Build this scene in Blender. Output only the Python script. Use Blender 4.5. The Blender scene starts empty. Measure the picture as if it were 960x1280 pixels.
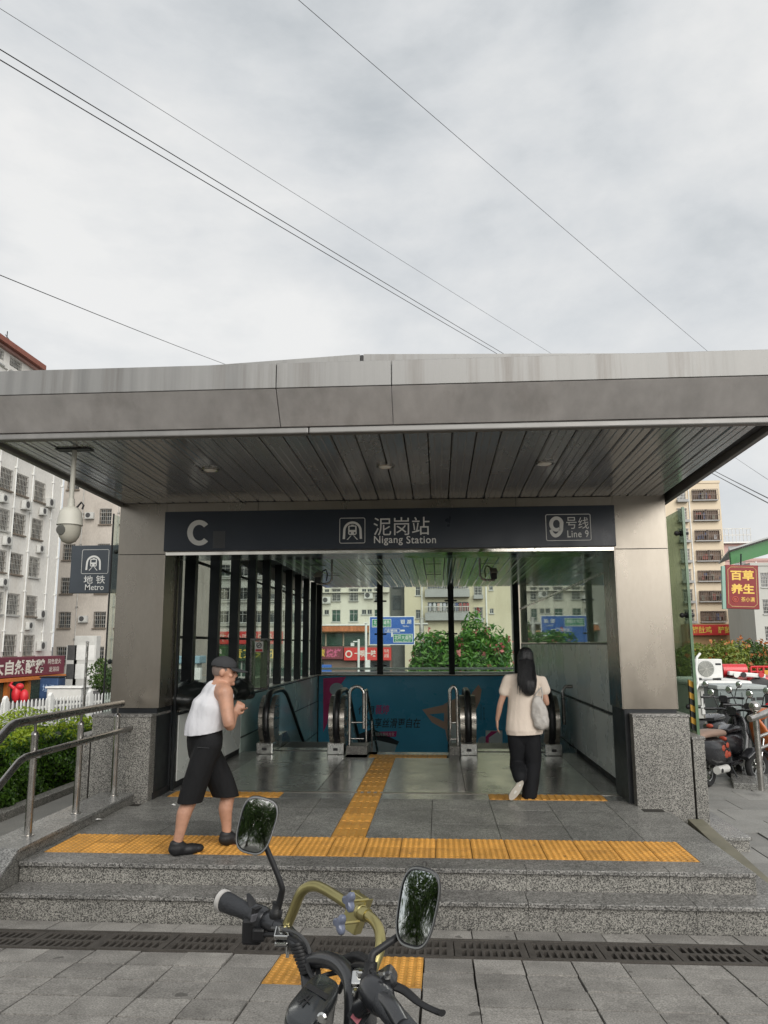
import bpy, bmesh, math, random
import numpy as np
from mathutils import Vector, Matrix, Euler
random.seed(7)
rng = np.random.default_rng(7)
PI = math.pi
rad = math.radians
sc = bpy.context.scene
COL = sc.collection

# ------------------------------------------------------------------ camera
CAM = Vector((0.0, 0.0, 1.94))
FPX = 965.0                                   # focal length in pixels of a 960 px wide frame
YAW, PITCH, ROLL = rad(3.95), rad(9.72), rad(-0.2)
c_f = Vector((-math.sin(YAW) * math.cos(PITCH), math.cos(YAW) * math.cos(PITCH), math.sin(PITCH)))
c_r = Vector((math.cos(YAW), math.sin(YAW), 0))
c_u = c_r.cross(c_f)
c_r, c_u = (math.cos(ROLL) * c_r + math.sin(ROLL) * c_u), (-math.sin(ROLL) * c_r + math.cos(ROLL) * c_u)
cam_d = bpy.data.cameras.new("camera")
cam_d.sensor_fit = 'HORIZONTAL'
cam_d.sensor_width = 36.0
cam_d.lens = 36.0 * FPX / 960.0
cam_d.clip_start, cam_d.clip_end = 0.05, 3000
cam = bpy.data.objects.new("camera", cam_d)
COL.objects.link(cam)
cam.matrix_world = Matrix(((c_r.x, c_u.x, -c_f.x, CAM.x), (c_r.y, c_u.y, -c_f.y, CAM.y), (c_r.z, c_u.z, -c_f.z, CAM.z), (0, 0, 0, 1)))
sc.camera = cam

def ray(x, y):
    return c_f + c_r * ((x - 480) / FPX) + c_u * ((640 - y) / FPX)
def at(x, y, Y):                              # where the sight line of a photo point meets the plane at depth Y
    d = ray(x, y); return CAM + d * (Y / d.y)
def atx(x, y, X):
    d = ray(x, y); return CAM + d * (X / d.x)
def atz(x, y, z):
    d = ray(x, y); return CAM + d * ((z - CAM.z) / d.z)

# ------------------------------------------------------------------ sky, sun, exposure
SUN_EL, SUN_AZ = rad(31), rad(160)            # behind the camera, a little to the right, veiled by cloud
w = bpy.data.worlds.new("World"); sc.world = w; w.use_nodes = True
nt = w.node_tree; N = nt.nodes; L = nt.links
N.clear()
out = N.new('ShaderNodeOutputWorld'); bg = N.new('ShaderNodeBackground')
sky = N.new('ShaderNodeTexSky'); sky.sky_type = 'NISHITA'; sky.sun_disc = False
sky.sun_elevation = SUN_EL; sky.sun_rotation = SUN_AZ; sky.dust_density = 3.0
tc = N.new('ShaderNodeTexCoord')
mp = N.new('ShaderNodeMapping'); mp.inputs['Scale'].default_value = (1.0, 1.0, 1.9); mp.inputs['Location'].default_value = (0.35, 1.2, 0.1)
L.new(tc.outputs['Generated'], mp.inputs['Vector'])
n1 = N.new('ShaderNodeTexNoise'); n1.inputs['Scale'].default_value = 1.7; n1.inputs['Detail'].default_value = 7; n1.inputs['Roughness'].default_value = 0.55; n1.inputs['Distortion'].default_value = 0.35
n2 = N.new('ShaderNodeTexNoise'); n2.inputs['Scale'].default_value = 6.0; n2.inputs['Detail'].default_value = 8; n2.inputs['Roughness'].default_value = 0.6
L.new(mp.outputs[0], n1.inputs['Vector']); L.new(mp.outputs[0], n2.inputs['Vector'])
mx = N.new('ShaderNodeMix'); mx.data_type = 'FLOAT'; mx.inputs[0].default_value = 0.22
L.new(n1.outputs['Fac'], mx.inputs[2]); L.new(n2.outputs['Fac'], mx.inputs[3])
cr = N.new('ShaderNodeValToRGB')
e = cr.color_ramp.elements
e[0].position = 0.38; e[0].color = (2.40, 2.54, 2.64, 1)
e[1].position = 0.62; e[1].color = (3.85, 3.84, 3.78, 1)
e2 = cr.color_ramp.elements.new(0.48); e2.color = (3.06, 3.15, 3.21, 1)
L.new(mx.outputs[0], cr.inputs[0])
sm = N.new('ShaderNodeMix'); sm.data_type = 'RGBA'; sm.inputs[0].default_value = 0.96
L.new(sky.outputs[0], sm.inputs[6]); L.new(cr.outputs[0], sm.inputs[7])
L.new(sm.outputs[2], bg.inputs['Color']); bg.inputs['Strength'].default_value = 0.1
L.new(bg.outputs[0], out.inputs[0])
sun_d = bpy.data.lights.new("sun", 'SUN'); sun_d.energy = 1.5; sun_d.angle = rad(55); sun_d.color = (1, 0.97, 0.93)
sun = bpy.data.objects.new("sun", sun_d); COL.objects.link(sun)
sdir = Vector((math.sin(SUN_AZ) * math.cos(SUN_EL), math.cos(SUN_AZ) * math.cos(SUN_EL), math.sin(SUN_EL)))
sun.rotation_euler = sdir.to_track_quat('Z', 'Y').to_euler(); sun.location = (0, -20, 40)
sc.view_settings.view_transform = 'Standard'; sc.view_settings.look = 'None'
sc.view_settings.exposure = 1.18; sc.view_settings.gamma = 1.0; sc.view_settings.use_curve_mapping = False
sc.cycles.max_bounces = 8; sc.cycles.transparent_max_bounces = 24; sc.cycles.glossy_bounces = 5
sc.cycles.use_denoising = True

# ------------------------------------------------------------------ materials
MATS = {}
def newmat(name):
    m = bpy.data.materials.new(name); m.use_nodes = True
    t = m.node_tree; b = t.nodes['Principled BSDF']
    return m, t, b
def mat(name, col=(.5, .5, .5), rough=.5, metal=0., var=.12, scale=4., bump=0., bscale=None, rnd=0., spec=.5, stain=0., stain_col=(.06, .055, .045), streak=(1, 1, 1), coat=0., fine=0., trans=0., sheen=0.):
    """procedural surface: base colour, soft mottling, fine grain, stains, per-object tone"""
    if name in MATS: return MATS[name]
    m, t, b = newmat(name); N, L = t.nodes, t.links
    tc = N.new('ShaderNodeTexCoord'); mp = N.new('ShaderNodeMapping'); mp.inputs['Scale'].default_value = streak
    L.new(tc.outputs['Object'], mp.inputs['Vector'])
    vec = mp.outputs[0]
    if rnd > 0:
        oi = N.new('ShaderNodeObjectInfo'); ad = N.new('ShaderNodeVectorMath'); ad.operation = 'SCALE'
        cx = N.new('ShaderNodeCombineXYZ')
        for i in range(3): L.new(oi.outputs['Random'], cx.inputs[i])
        L.new(cx.outputs[0], ad.inputs[0]); ad.inputs['Scale'].default_value = 50
        a2 = N.new('ShaderNodeVectorMath'); a2.operation = 'ADD'
        L.new(vec, a2.inputs[0]); L.new(ad.outputs[0], a2.inputs[1]); vec = a2.outputs[0]
    ns = N.new('ShaderNodeTexNoise'); ns.inputs['Scale'].default_value = scale; ns.inputs['Detail'].default_value = 6; ns.inputs['Roughness'].default_value = .6
    L.new(vec, ns.inputs['Vector'])
    hs = N.new('ShaderNodeHueSaturation'); hs.inputs['Color'].default_value = (*col, 1)
    mr = N.new('ShaderNodeMapRange'); mr.inputs[1].default_value = .3; mr.inputs[2].default_value = .7
    mr.inputs[3].default_value = 1 - var; mr.inputs[4].default_value = 1 + var
    L.new(ns.outputs['Fac'], mr.inputs[0])
    val = mr.outputs[0]
    if rnd > 0:
        r2 = N.new('ShaderNodeMapRange'); r2.inputs[3].default_value = 1 - rnd; r2.inputs[4].default_value = 1 + rnd
        L.new(oi.outputs['Random'], r2.inputs[0])
        mm = N.new('ShaderNodeMath'); mm.operation = 'MULTIPLY'; L.new(val, mm.inputs[0]); L.new(r2.outputs[0], mm.inputs[1]); val = mm.outputs[0]
    if fine > 0:
        nf = N.new('ShaderNodeTexNoise'); nf.inputs['Scale'].default_value = scale * 22; nf.inputs['Detail'].default_value = 3
        L.new(vec, nf.inputs['Vector'])
        r3 = N.new('ShaderNodeMapRange'); r3.inputs[1].default_value = .3; r3.inputs[2].default_value = .7; r3.inputs[3].default_value = 1 - fine; r3.inputs[4].default_value = 1 + fine
        L.new(nf.outputs['Fac'], r3.inputs[0])
        m3 = N.new('ShaderNodeMath'); m3.operation = 'MULTIPLY'; L.new(val, m3.inputs[0]); L.new(r3.outputs[0], m3.inputs[1]); val = m3.outputs[0]
    L.new(val, hs.inputs['Value'])
    colout = hs.outputs[0]
    if stain > 0:
        st = N.new('ShaderNodeTexNoise'); st.inputs['Scale'].default_value = scale * .45; st.inputs['Detail'].default_value = 9; st.inputs['Roughness'].default_value = .7
        L.new(vec, st.inputs['Vector'])
        rp = N.new('ShaderNodeMapRange'); rp.inputs[1].default_value = .52; rp.inputs[2].default_value = .74; rp.inputs[4].default_value = stain
        L.new(st.outputs['Fac'], rp.inputs[0])
        mi = N.new('ShaderNodeMix'); mi.data_type = 'RGBA'; mi.inputs[7].default_value = (*stain_col, 1)
        L.new(rp.outputs[0], mi.inputs[0]); L.new(colout, mi.inputs[6]); colout = mi.outputs[2]
    L.new(colout, b.inputs['Base Color'])
    rr = N.new('ShaderNodeMapRange'); rr.inputs[1].default_value = .3; rr.inputs[2].default_value = .7
    rr.inputs[3].default_value = max(0, rough - .1); rr.inputs[4].default_value = min(1, rough + .1)
    L.new(ns.outputs['Fac'], rr.inputs[0]); L.new(rr.outputs[0], b.inputs['Roughness'])
    b.inputs['Metallic'].default_value = metal; b.inputs['Specular IOR Level'].default_value = spec
    b.inputs['Coat Weight'].default_value = coat; b.inputs['Coat Roughness'].default_value = .12
    b.inputs['Sheen Weight'].default_value = sheen
    if bump > 0:
        nb = N.new('ShaderNodeTexNoise'); nb.inputs['Scale'].default_value = bscale or scale * 12; nb.inputs['Detail'].default_value = 4
        L.new(vec, nb.inputs['Vector'])
        bm = N.new('ShaderNodeBump'); bm.inputs['Strength'].default_value = bump; bm.inputs['Distance'].default_value = .01
        L.new(nb.outputs['Fac'], bm.inputs['Height']); L.new(bm.outputs[0], b.inputs['Normal'])
    MATS[name] = m
    return m
def granite(name, lo, mid, hi, rough=.45, scale=120., rnd=.05, dirt=.25, dirt_scale=1.6):
    if name in MATS: return MATS[name]
    m, t, b = newmat(name); N, L = t.nodes, t.links
    tc = N.new('ShaderNodeTexCoord')
    vo = N.new('ShaderNodeTexVoronoi'); vo.inputs['Scale'].default_value = scale
    L.new(tc.outputs['Object'], vo.inputs['Vector'])
    sx = N.new('ShaderNodeSeparateColor'); L.new(vo.outputs['Color'], sx.inputs[0])
    cr = N.new('ShaderNodeValToRGB'); e = cr.color_ramp.elements; cr.color_ramp.interpolation = 'EASE'
    e[0].position = .18; e[0].color = (*lo, 1); e[1].position = .85; e[1].color = (*hi, 1)
    k = cr.color_ramp.elements.new(.45); k.color = (*mid, 1)
    L.new(sx.outputs[0], cr.inputs[0])
    ns = N.new('ShaderNodeTexNoise'); ns.inputs['Scale'].default_value = dirt_scale; ns.inputs['Detail'].default_value = 8; ns.inputs['Roughness'].default_value = .65
    L.new(tc.outputs['Object'], ns.inputs['Vector'])
    mr = N.new('ShaderNodeMapRange'); mr.inputs[1].default_value = .35; mr.inputs[2].default_value = .68; mr.inputs[3].default_value = 1.08; mr.inputs[4].default_value = 1 - dirt
    L.new(ns.outputs['Fac'], mr.inputs[0])
    oi = N.new('ShaderNodeObjectInfo'); r2 = N.new('ShaderNodeMapRange'); r2.inputs[3].default_value = 1 - rnd; r2.inputs[4].default_value = 1 + rnd
    L.new(oi.outputs['Random'], r2.inputs[0])
    mm = N.new('ShaderNodeMath'); mm.operation = 'MULTIPLY'; L.new(mr.outputs[0], mm.inputs[0]); L.new(r2.outputs[0], mm.inputs[1])
    hs = N.new('ShaderNodeHueSaturation'); L.new(cr.outputs[0], hs.inputs['Color']); L.new(mm.outputs[0], hs.inputs['Value'])
    L.new(hs.outputs[0], b.inputs['Base Color'])
    rr = N.new('ShaderNodeMapRange'); rr.inputs[1].default_value = .3; rr.inputs[2].default_value = .7; rr.inputs[3].default_value = rough - .08; rr.inputs[4].default_value = rough + .12
    L.new(ns.outputs['Fac'], rr.inputs[0]); L.new(rr.outputs[0], b.inputs['Roughness'])
    MATS[name] = m
    return m
def glass(name, tint=(.8, .9, .86), refl=.08, rough=.02, haze=0.0, haze_col=(.6, .62, .6)):
    """thin sheet: tinted see-through plus a fresnel mirror, with a film of dust"""
    if name in MATS: return MATS[name]
    m = bpy.data.materials.new(name); m.use_nodes = True
    t = m.node_tree; N, L = t.nodes, t.links; N.clear()
    o = N.new('ShaderNodeOutputMaterial'); tr = N.new('ShaderNodeBsdfTransparent'); gl = N.new('ShaderNodeBsdfGlossy'); df = N.new('ShaderNodeBsdfDiffuse')
    tr.inputs[0].default_value = (*tint, 1); gl.inputs['Roughness'].default_value = rough; df.inputs[0].default_value = (*haze_col, 1)
    lw = N.new('ShaderNodeLayerWeight'); lw.inputs['Blend'].default_value = .5
    pw = N.new('ShaderNodeMath'); pw.operation = 'POWER'; pw.inputs[1].default_value = 5.0; L.new(lw.outputs['Facing'], pw.inputs[0])
    ad = N.new('ShaderNodeMath'); ad.operation = 'MULTIPLY_ADD'; ad.use_clamp = True; ad.inputs[1].default_value = .8; ad.inputs[2].default_value = refl
    L.new(pw.outputs[0], ad.inputs[0])
    m1 = N.new('ShaderNodeMixShader'); L.new(ad.outputs[0], m1.inputs[0]); L.new(tr.outputs[0], m1.inputs[1]); L.new(gl.outputs[0], m1.inputs[2])
    m2 = N.new('ShaderNodeMixShader')
    tc = N.new('ShaderNodeTexCoord'); ns = N.new('ShaderNodeTexNoise'); ns.inputs['Scale'].default_value = 1.5; ns.inputs['Detail'].default_value = 6
    L.new(tc.outputs['Object'], ns.inputs['Vector'])
    mr = N.new('ShaderNodeMapRange'); mr.inputs[1].default_value = .3; mr.inputs[2].default_value = .75; mr.inputs[3].default_value = haze * .4; mr.inputs[4].default_value = haze * 1.6
    L.new(ns.outputs['Fac'], mr.inputs[0]); L.new(mr.outputs[0], m2.inputs[0])
    L.new(m1.outputs[0], m2.inputs[1]); L.new(df.outputs[0], m2.inputs[2]); L.new(m2.outputs[0], o.inputs[0])
    MATS[name] = m
    return m
def emit(name, col, s):
    if name in MATS: return MATS[name]
    m, t, b = newmat(name); b.inputs['Base Color'].default_value = (*col, 1); b.inputs['Emission Color'].default_value = (*col, 1); b.inputs['Emission Strength'].default_value = s
    MATS[name] = m; return m

# ------------------------------------------------------------------ mesh builder
class MB:
    def __init__(self): self.v = []; self.f = []; self.m = []; self.cm = 0
    def add(self, vs, fs):
        o = len(self.v); self.v.extend([tuple(p) for p in vs])
        for f in fs: self.f.append([i + o for i in f]); self.m.append(self.cm)
        return self
    def box(self, x0, x1, y0, y1, z0, z1):
        vs = [(x, y, z) for z in (z0, z1) for y in (y0, y1) for x in (x0, x1)]
        return self.add(vs, [(0, 2, 3, 1), (4, 5, 7, 6), (0, 1, 5, 4), (2, 6, 7, 3), (0, 4, 6, 2), (1, 3, 7, 5)])
    def obox(self, c, s, M=None):
        M = M or Matrix.Identity(3); c = Vector(c)
        vs = [c + M @ Vector((x * s[0] / 2, y * s[1] / 2, z * s[2] / 2)) for z in (-1, 1) for y in (-1, 1) for x in (-1, 1)]
        return self.add(vs, [(0, 2, 3, 1), (4, 5, 7, 6), (0, 1, 5, 4), (2, 6, 7, 3), (0, 4, 6, 2), (1, 3, 7, 5)])
    def bar(self, a, b, w, h=None, up=(0, 0, 1)):
        """square bar between two points"""
        a, b = Vector(a), Vector(b); d = b - a; l = d.length; d.normalize(); up = Vector(up)
        if abs(d.dot(up)) > .98: up = Vector((1, 0, 0))
        s = d.cross(up).normalized(); u = s.cross(d)
        M = Matrix((s, d, u)).transposed()
        return self.obox((a + b) / 2, (w, l, h or w), M)
    def tube(self, pts, r, n=8, caps=True, closed=False, flat=None):
        pts = [Vector(p) for p in pts]; k = len(pts)
        rs = r if isinstance(r, (list, tuple)) else [r] * k
        vs = []; fs = []; prev = None
        for i, p in enumerate(pts):
            if closed: d = pts[(i + 1) % k] - pts[i - 1]
            else: d = pts[min(i + 1, k - 1)] - pts[max(i - 1, 0)]
            d = d.normalized() if d.length > 1e-9 else Vector((0, 0, 1))
            if prev is None:
                a = Vector((0, 0, 1)) if abs(d.z) < .9 else Vector((1, 0, 0))
                s = d.cross(a).normalized()
            else:
                s = (prev - d * prev.dot(d)); s = s.normalized() if s.length > 1e-6 else d.orthogonal().normalized()
            prev = s; u = d.cross(s)
            for j in range(n):
                t = 2 * PI * j / n
                if flat: vs.append(p + s * math.cos(t) * rs[i] * flat[0] + u * math.sin(t) * rs[i] * flat[1])
                else: vs.append(p + (s * math.cos(t) + u * math.sin(t)) * rs[i])
        rng_ = range(k) if closed else range(k - 1)
        for i in rng_:
            i2 = (i + 1) % k
            for j in range(n):
                j2 = (j + 1) % n; fs.append((i * n + j, i * n + j2, i2 * n + j2, i2 * n + j))
        if caps and not closed:
            fs.append(tuple(range(n - 1, -1, -1))); fs.append(tuple(range((k - 1) * n, k * n)))
        return self.add(vs, fs)
    def lathe(self, prof, n=16, c=(0, 0, 0), M=None, caps=True):
        M = M or Matrix.Identity(3); c = Vector(c); vs = []; fs = []; k = len(prof)
        for r, z in prof:
            for j in range(n):
                t = 2 * PI * j / n; vs.append(c + M @ Vector((r * math.cos(t), r * math.sin(t), z)))
        for i in range(k - 1):
            for j in range(n):
                j2 = (j + 1) % n; fs.append((i * n + j, i * n + j2, (i + 1) * n + j2, (i + 1) * n + j))
        if caps:
            fs.append(tuple(range(n - 1, -1, -1))); fs.append(tuple(range((k - 1) * n, k * n)))
        return self.add(vs, fs)
    def ell(self, c, r, n=12, k=8, M=None):
        M = M or Matrix.Identity(3); c = Vector(c); vs = [c + M @ Vector((0, 0, -r[2]))]; fs = []
        for i in range(1, k):
            p = -PI / 2 + PI * i / k
            for j in range(n):
                t = 2 * PI * j / n
                vs.append(c + M @ Vector((r[0] * math.cos(p) * math.cos(t), r[1] * math.cos(p) * math.sin(t), r[2] * math.sin(p))))
        vs.append(c + M @ Vector((0, 0, r[2])))
        for j in range(n): fs.append((0, 1 + (j + 1) % n, 1 + j))
        for i in range(k - 2):
            for j in range(n):
                j2 = (j + 1) % n; a = 1 + i * n; fs.append((a + j, a + j2, a + n + j2, a + n + j))
        a = 1 + (k - 2) * n
        for j in range(n): fs.append((a + j, a + (j + 1) % n, len(vs) - 1))
        return self.add(vs, fs)
    def prism(self, poly, axis, a, b):
        """poly: 2d outline; axis: the extrusion axis 0/1/2 from a to b"""
        def P(p, t):
            if axis == 0: return (t, p[0], p[1])
            if axis == 1: return (p[0], t, p[1])
            return (p[0], p[1], t)
        n = len(poly); vs = [P(p, a) for p in poly] + [P(p, b) for p in poly]
        fs = [tuple(range(n - 1, -1, -1)), tuple(range(n, 2 * n))] + [(i, (i + 1) % n, n + (i + 1) % n, n + i) for i in range(n)]
        return self.add(vs, fs)
    def quad(self, a, b, c, d): return self.add([a, b, c, d], [(0, 1, 2, 3)])
    def mesh(self, name, mats, smooth=None):
        me = bpy.data.meshes.new(name); me.from_pydata(self.v, [], self.f)
        for m in (mats if isinstance(mats, (list, tuple)) else [mats]): me.materials.append(m)
        if any(self.m): me.polygons.foreach_set('material_index', self.m)
        bm = bmesh.new(); bm.from_mesh(me); bmesh.ops.recalc_face_normals(bm, faces=bm.faces); bm.to_mesh(me); bm.free()
        if smooth is not None:
            me.shade_smooth(); me.set_sharp_from_angle(angle=rad(smooth))
        me.update(); return me
    def build(self, name, mats, parent=None, smooth=None, bevel=0., loc=None):
        o = link(name, self.mesh(name, mats, smooth), parent)
        if bevel:
            b = o.modifiers.new('bevel', 'BEVEL'); b.width = bevel; b.segments = 2; b.limit_method = 'ANGLE'; b.angle_limit = rad(40)
        if loc: o.location = loc
        return o
def link(name, data, parent=None, loc=None, rot=None):
    o = bpy.data.objects.new(name, data); COL.objects.link(o)
    if parent is not None: o.parent = parent
    if loc is not None: o.location = loc
    if rot is not None: o.rotation_euler = rot
    return o
def tag(o, label=None, cat=None, group=None, kind=None):
    if label: o['label'] = label
    if cat: o['category'] = cat
    if group: o['group'] = group
    if kind: o['kind'] = kind
    return o
def thing(name, label, cat, loc=(0, 0, 0), rz=0., group=None):
    return tag(link(name, None, None, loc, (0, 0, rz)), label, cat, group)
def copy_tree(o, parent=None):
    kids = list(o.children)
    c = o.copy(); COL.objects.link(c); c.parent = parent
    for k in kids: copy_tree(k, c)
    return c
def B(x0, x1, y0, y1, z0, z1): return MB().box(x0, x1, y0, y1, z0, z1)

def text_mesh(s, bold=0.0, res=2, spacing=1.0, shear=0.0):
    cu = bpy.data.curves.new('txt', 'FONT'); cu.body = s; cu.align_x = 'CENTER'; cu.offset = bold; cu.resolution_u = res; cu.space_character = spacing; cu.shear = shear
    ob = bpy.data.objects.new('txt', cu); COL.objects.link(ob)
    dg = bpy.context.evaluated_depsgraph_get(); me = bpy.data.meshes.new_from_object(ob.evaluated_get(dg))
    bpy.data.objects.remove(ob); bpy.data.curves.remove(cu)
    return me
def lettering(s, x0, x1, z0, z1, y, m, parent, bold=0.0, res=2, spacing=1.0, name='lettering', shear=0.0, M=None, depth=0.0):
    """flat letters filling the box x0..x1, z0..z1 on the plane y, facing -y (in the parent's frame)"""
    me = text_mesh(s, bold, res, spacing, shear)
    n = len(me.vertices); a = np.empty(n * 3); me.vertices.foreach_get('co', a); a = a.reshape(-1, 3)
    mn, mxx = a.min(0), a.max(0)
    b = np.empty_like(a)
    b[:, 0] = x0 + (a[:, 0] - mn[0]) / (mxx[0] - mn[0]) * (x1 - x0)
    b[:, 2] = z0 + (a[:, 1] - mn[1]) / (mxx[1] - mn[1]) * (z1 - z0)
    b[:, 1] = y
    if M is not None: b = (np.array(M.to_3x3()) @ b.T).T + np.array(M.translation)
    me.vertices.foreach_set('co', b.ravel()); me.materials.clear(); me.materials.append(m); me.update()
    return link(name, me, parent)

def leafmesh(name, centers, normals, size, m, parent, wl=.5, jitter=.35, fold=.25, rs=rng):
    """many folded leaves (two triangles each side of the midrib), one mesh"""
    n = len(centers); c = np.asarray(centers, float); nr = np.asarray(normals, float) + rs.normal(0, jitter, (n, 3))
    nr /= np.linalg.norm(nr, axis=1, keepdims=True) + 1e-9
    t = rs.normal(0, 1, (n, 3)); t -= nr * (t * nr).sum(1, keepdims=True); t /= np.linalg.norm(t, axis=1, keepdims=True) + 1e-9
    s = np.cross(nr, t); L_ = (size * rs.uniform(.65, 1.3, n))[:, None]; Wd = L_ * wl
    base = c - t * L_ * .5; tip = c + t * L_ * .5 - nr * L_ * .12; mid = c + nr * 0
    l = mid + s * Wd * .5 + nr * Wd * fold; r = mid - s * Wd * .5 + nr * Wd * fold
    v = np.stack([base, r, tip, l], 1).reshape(-1, 3)
    f = np.arange(n * 4).reshape(-1, 4); tri = np.concatenate([f[:, [0, 1, 2]], f[:, [0, 2, 3]]], 0)
    me = bpy.data.meshes.new(name); me.vertices.add(len(v)); me.vertices.foreach_set('co', v.ravel())
    me.loops.add(tri.size); me.loops.foreach_set('vertex_index', tri.ravel().astype(np.int32))
    me.polygons.add(len(tri)); me.polygons.foreach_set('loop_start', np.arange(0, tri.size, 3, dtype=np.int32)); me.polygons.foreach_set('loop_total', np.full(len(tri), 3, np.int32))
    me.materials.append(m); me.update(); me.validate()
    at_ = me.attributes.new('tone', 'FLOAT', 'FACE'); tv = rs.uniform(0, 1, n); at_.data.foreach_set('value', np.concatenate([tv, tv]))
    return link(name, me, parent)
def leafmat(name, dark, light, rough=.45, trans=.25):
    if name in MATS: return MATS[name]
    m, t, b = newmat(name); N, L = t.nodes, t.links
    a = N.new('ShaderNodeAttribute'); a.attribute_name = 'tone'
    cr = N.new('ShaderNodeValToRGB'); e = cr.color_ramp.elements; e[0].color = (*dark, 1); e[1].color = (*light, 1); e[0].position = .05
    L.new(a.outputs['Fac'], cr.inputs[0]); L.new(cr.outputs[0], b.inputs['Base Color']); b.inputs['Roughness'].default_value = rough
    tl = N.new('ShaderNodeBsdfTranslucent'); L.new(cr.outputs[0], tl.inputs[0])
    mx = N.new('ShaderNodeMixShader'); mx.inputs[0].default_value = trans
    o = N['Material Output']; L.new(b.outputs[0], mx.inputs[1]); L.new(tl.outputs[0], mx.inputs[2]); L.new(mx.outputs[0], o.inputs[0])
    MATS[name] = m; return m
# ------------------------------------------------------------------ shared materials
m_slab = mat('paving concrete', (.245, .233, .212), .8, var=.20, scale=5, bump=.35, bscale=160, rnd=.15, fine=.42, stain=.55, stain_col=(.06, .055, .048))
def spots(m, scale, thr, col, amt=.8, coord='Object'):
    """small dark trodden spots on top of a finished material"""
    t = m.node_tree; N, L = t.nodes, t.links; b = N['Principled BSDF']; src = b.inputs['Base Color'].links[0].from_socket
    tc = N.new('ShaderNodeTexCoord'); g = N.new('ShaderNodeNewGeometry'); vo = N.new('ShaderNodeTexVoronoi'); vo.inputs['Scale'].default_value = scale
    nz = N.new('ShaderNodeTexNoise'); nz.inputs['Scale'].default_value = scale * 3; ad = N.new('ShaderNodeVectorMath'); ad.operation = 'MULTIPLY_ADD'; ad.inputs[1].default_value = (.12 / scale * 3,) * 3
    L.new(g.outputs['Position'], nz.inputs['Vector']); L.new(nz.outputs['Color'], ad.inputs[0]); L.new(g.outputs['Position'], ad.inputs[2]); L.new(ad.outputs[0], vo.inputs['Vector'])
    sc_ = N.new('ShaderNodeSeparateColor'); L.new(vo.outputs['Color'], sc_.inputs[0])
    r = N.new('ShaderNodeMapRange'); r.inputs[3].default_value = 0; r.inputs[4].default_value = thr; L.new(sc_.outputs[0], r.inputs[0])
    lt = N.new('ShaderNodeMath'); lt.operation = 'LESS_THAN'; L.new(vo.outputs['Distance'], lt.inputs[0]); L.new(r.outputs[0], lt.inputs[1])
    ml = N.new('ShaderNodeMath'); ml.operation = 'MULTIPLY'; ml.inputs[1].default_value = amt; L.new(lt.outputs[0], ml.inputs[0])
    mi = N.new('ShaderNodeMix'); mi.data_type = 'RGBA'; mi.inputs[7].default_value = (*col, 1); L.new(ml.outputs[0], mi.inputs[0]); L.new(src, mi.inputs[6]); L.new(mi.outputs[2], b.inputs['Base Color'])
spots(m_slab, 3.2, .16, (.07, .066, .058), .75)
m_joint = mat('joint dirt', (.028, .026, .021), .95, var=.3, scale=9)
m_asph = mat('asphalt', (.06, .06, .06), .9, var=.2, scale=3, bump=.3, bscale=80)
m_earth = mat('soil', (.05, .045, .03), .95, var=.3, scale=6, bump=.4)
m_gran = granite('speckled granite', (.042, .040, .036), (.16, .155, .14), (.33, .318, .285), .5, 170, dirt=.3)
m_grant = granite('tread granite', (.055, .053, .049), (.15, .147, .136), (.31, .30, .28), .42, 130, dirt=.38)
m_gtile = granite('floor granite', (.050, .050, .046), (.150, .148, .138), (.33, .325, .30), .38, 150, rnd=.16, dirt=.35, dirt_scale=2.2)
m_gtile2 = granite('polished dark granite', (.06, .06, .058), (.12, .12, .115), (.21, .21, .2), .19, 150, rnd=.12, dirt=.3)
m_orange = mat('tactile tile orange', (.51, .26, .052), .6, var=.16, scale=7, rnd=.16, fine=.14, stain=.7, stain_col=(.20, .10, .035), bump=.1)
spots(m_orange, 5.0, .14, (.10, .06, .03), .55); spots(m_gtile, 3.0, .12, (.05, .05, .046), .6); spots(m_grant, 3.5, .12, (.06, .058, .05), .55)
m_iron = mat('cast iron', (.075, .067, .058), .7, metal=.3, var=.25, scale=6, bump=.2, fine=.2)
m_black = mat('void black', (.004, .004, .004), .9, var=0)
m_steel = mat('brushed steel', (.46, .43, .385), .30, metal=.92, var=.10, scale=1.2, streak=(1, 1, 14), stain=.35, stain_col=(.30, .27, .22))
m_steelp = mat('steel cladding', (.29, .262, .222), .30, metal=.9, var=.10, scale=.9, streak=(1.4, 1.4, .6), stain=.5, stain_col=(.20, .17, .135), fine=.03)
m_tubes = mat('stainless tube', (.50, .48, .45), .24, metal=1, var=.08, scale=8)
m_rail = mat('handrail steel dark', (.28, .27, .26), .27, metal=.95, var=.1, scale=6)
m_alu = mat('aluminium fascia', (.215, .213, .205), .45, metal=.4, var=.20, scale=1.6, streak=(5, 5, .22), stain=.9, stain_col=(.115, .10, .085))
m_alu2 = mat('aluminium fascia lower', (.50, .48, .465), .4, metal=.5, var=.14, scale=1.4, streak=(4, 4, .3), stain=.35, stain_col=(.20, .17, .15))
m_soff = mat('soffit metal', (.68, .69, .69), .22, metal=.75, var=.03, scale=.8, streak=(1, .5, 1), rnd=.03)
m_soffi = mat('inner ceiling metal', (.80, .86, .81), .17, metal=.8, var=.03, scale=1.5, streak=(6, .35, 1), rnd=.08)
m_navy = mat('sign navy', (.013, .020, .032), .35, var=.06, scale=2)
m_white = mat('sign white', (.66, .66, .63), .5, var=.03)
m_dark = mat('dark steel', (.018, .020, .022), .38, metal=.4, var=.15, scale=3)
m_blk = mat('matt black', (.012, .012, .013), .5, var=.15)
m_gl = glass('clear glass', (.90, .95, .92), .03, .01, .045)
m_glg = glass('green tinted glass', (.70, .80, .70), .06, .02, .22, (.36, .42, .30))
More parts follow.
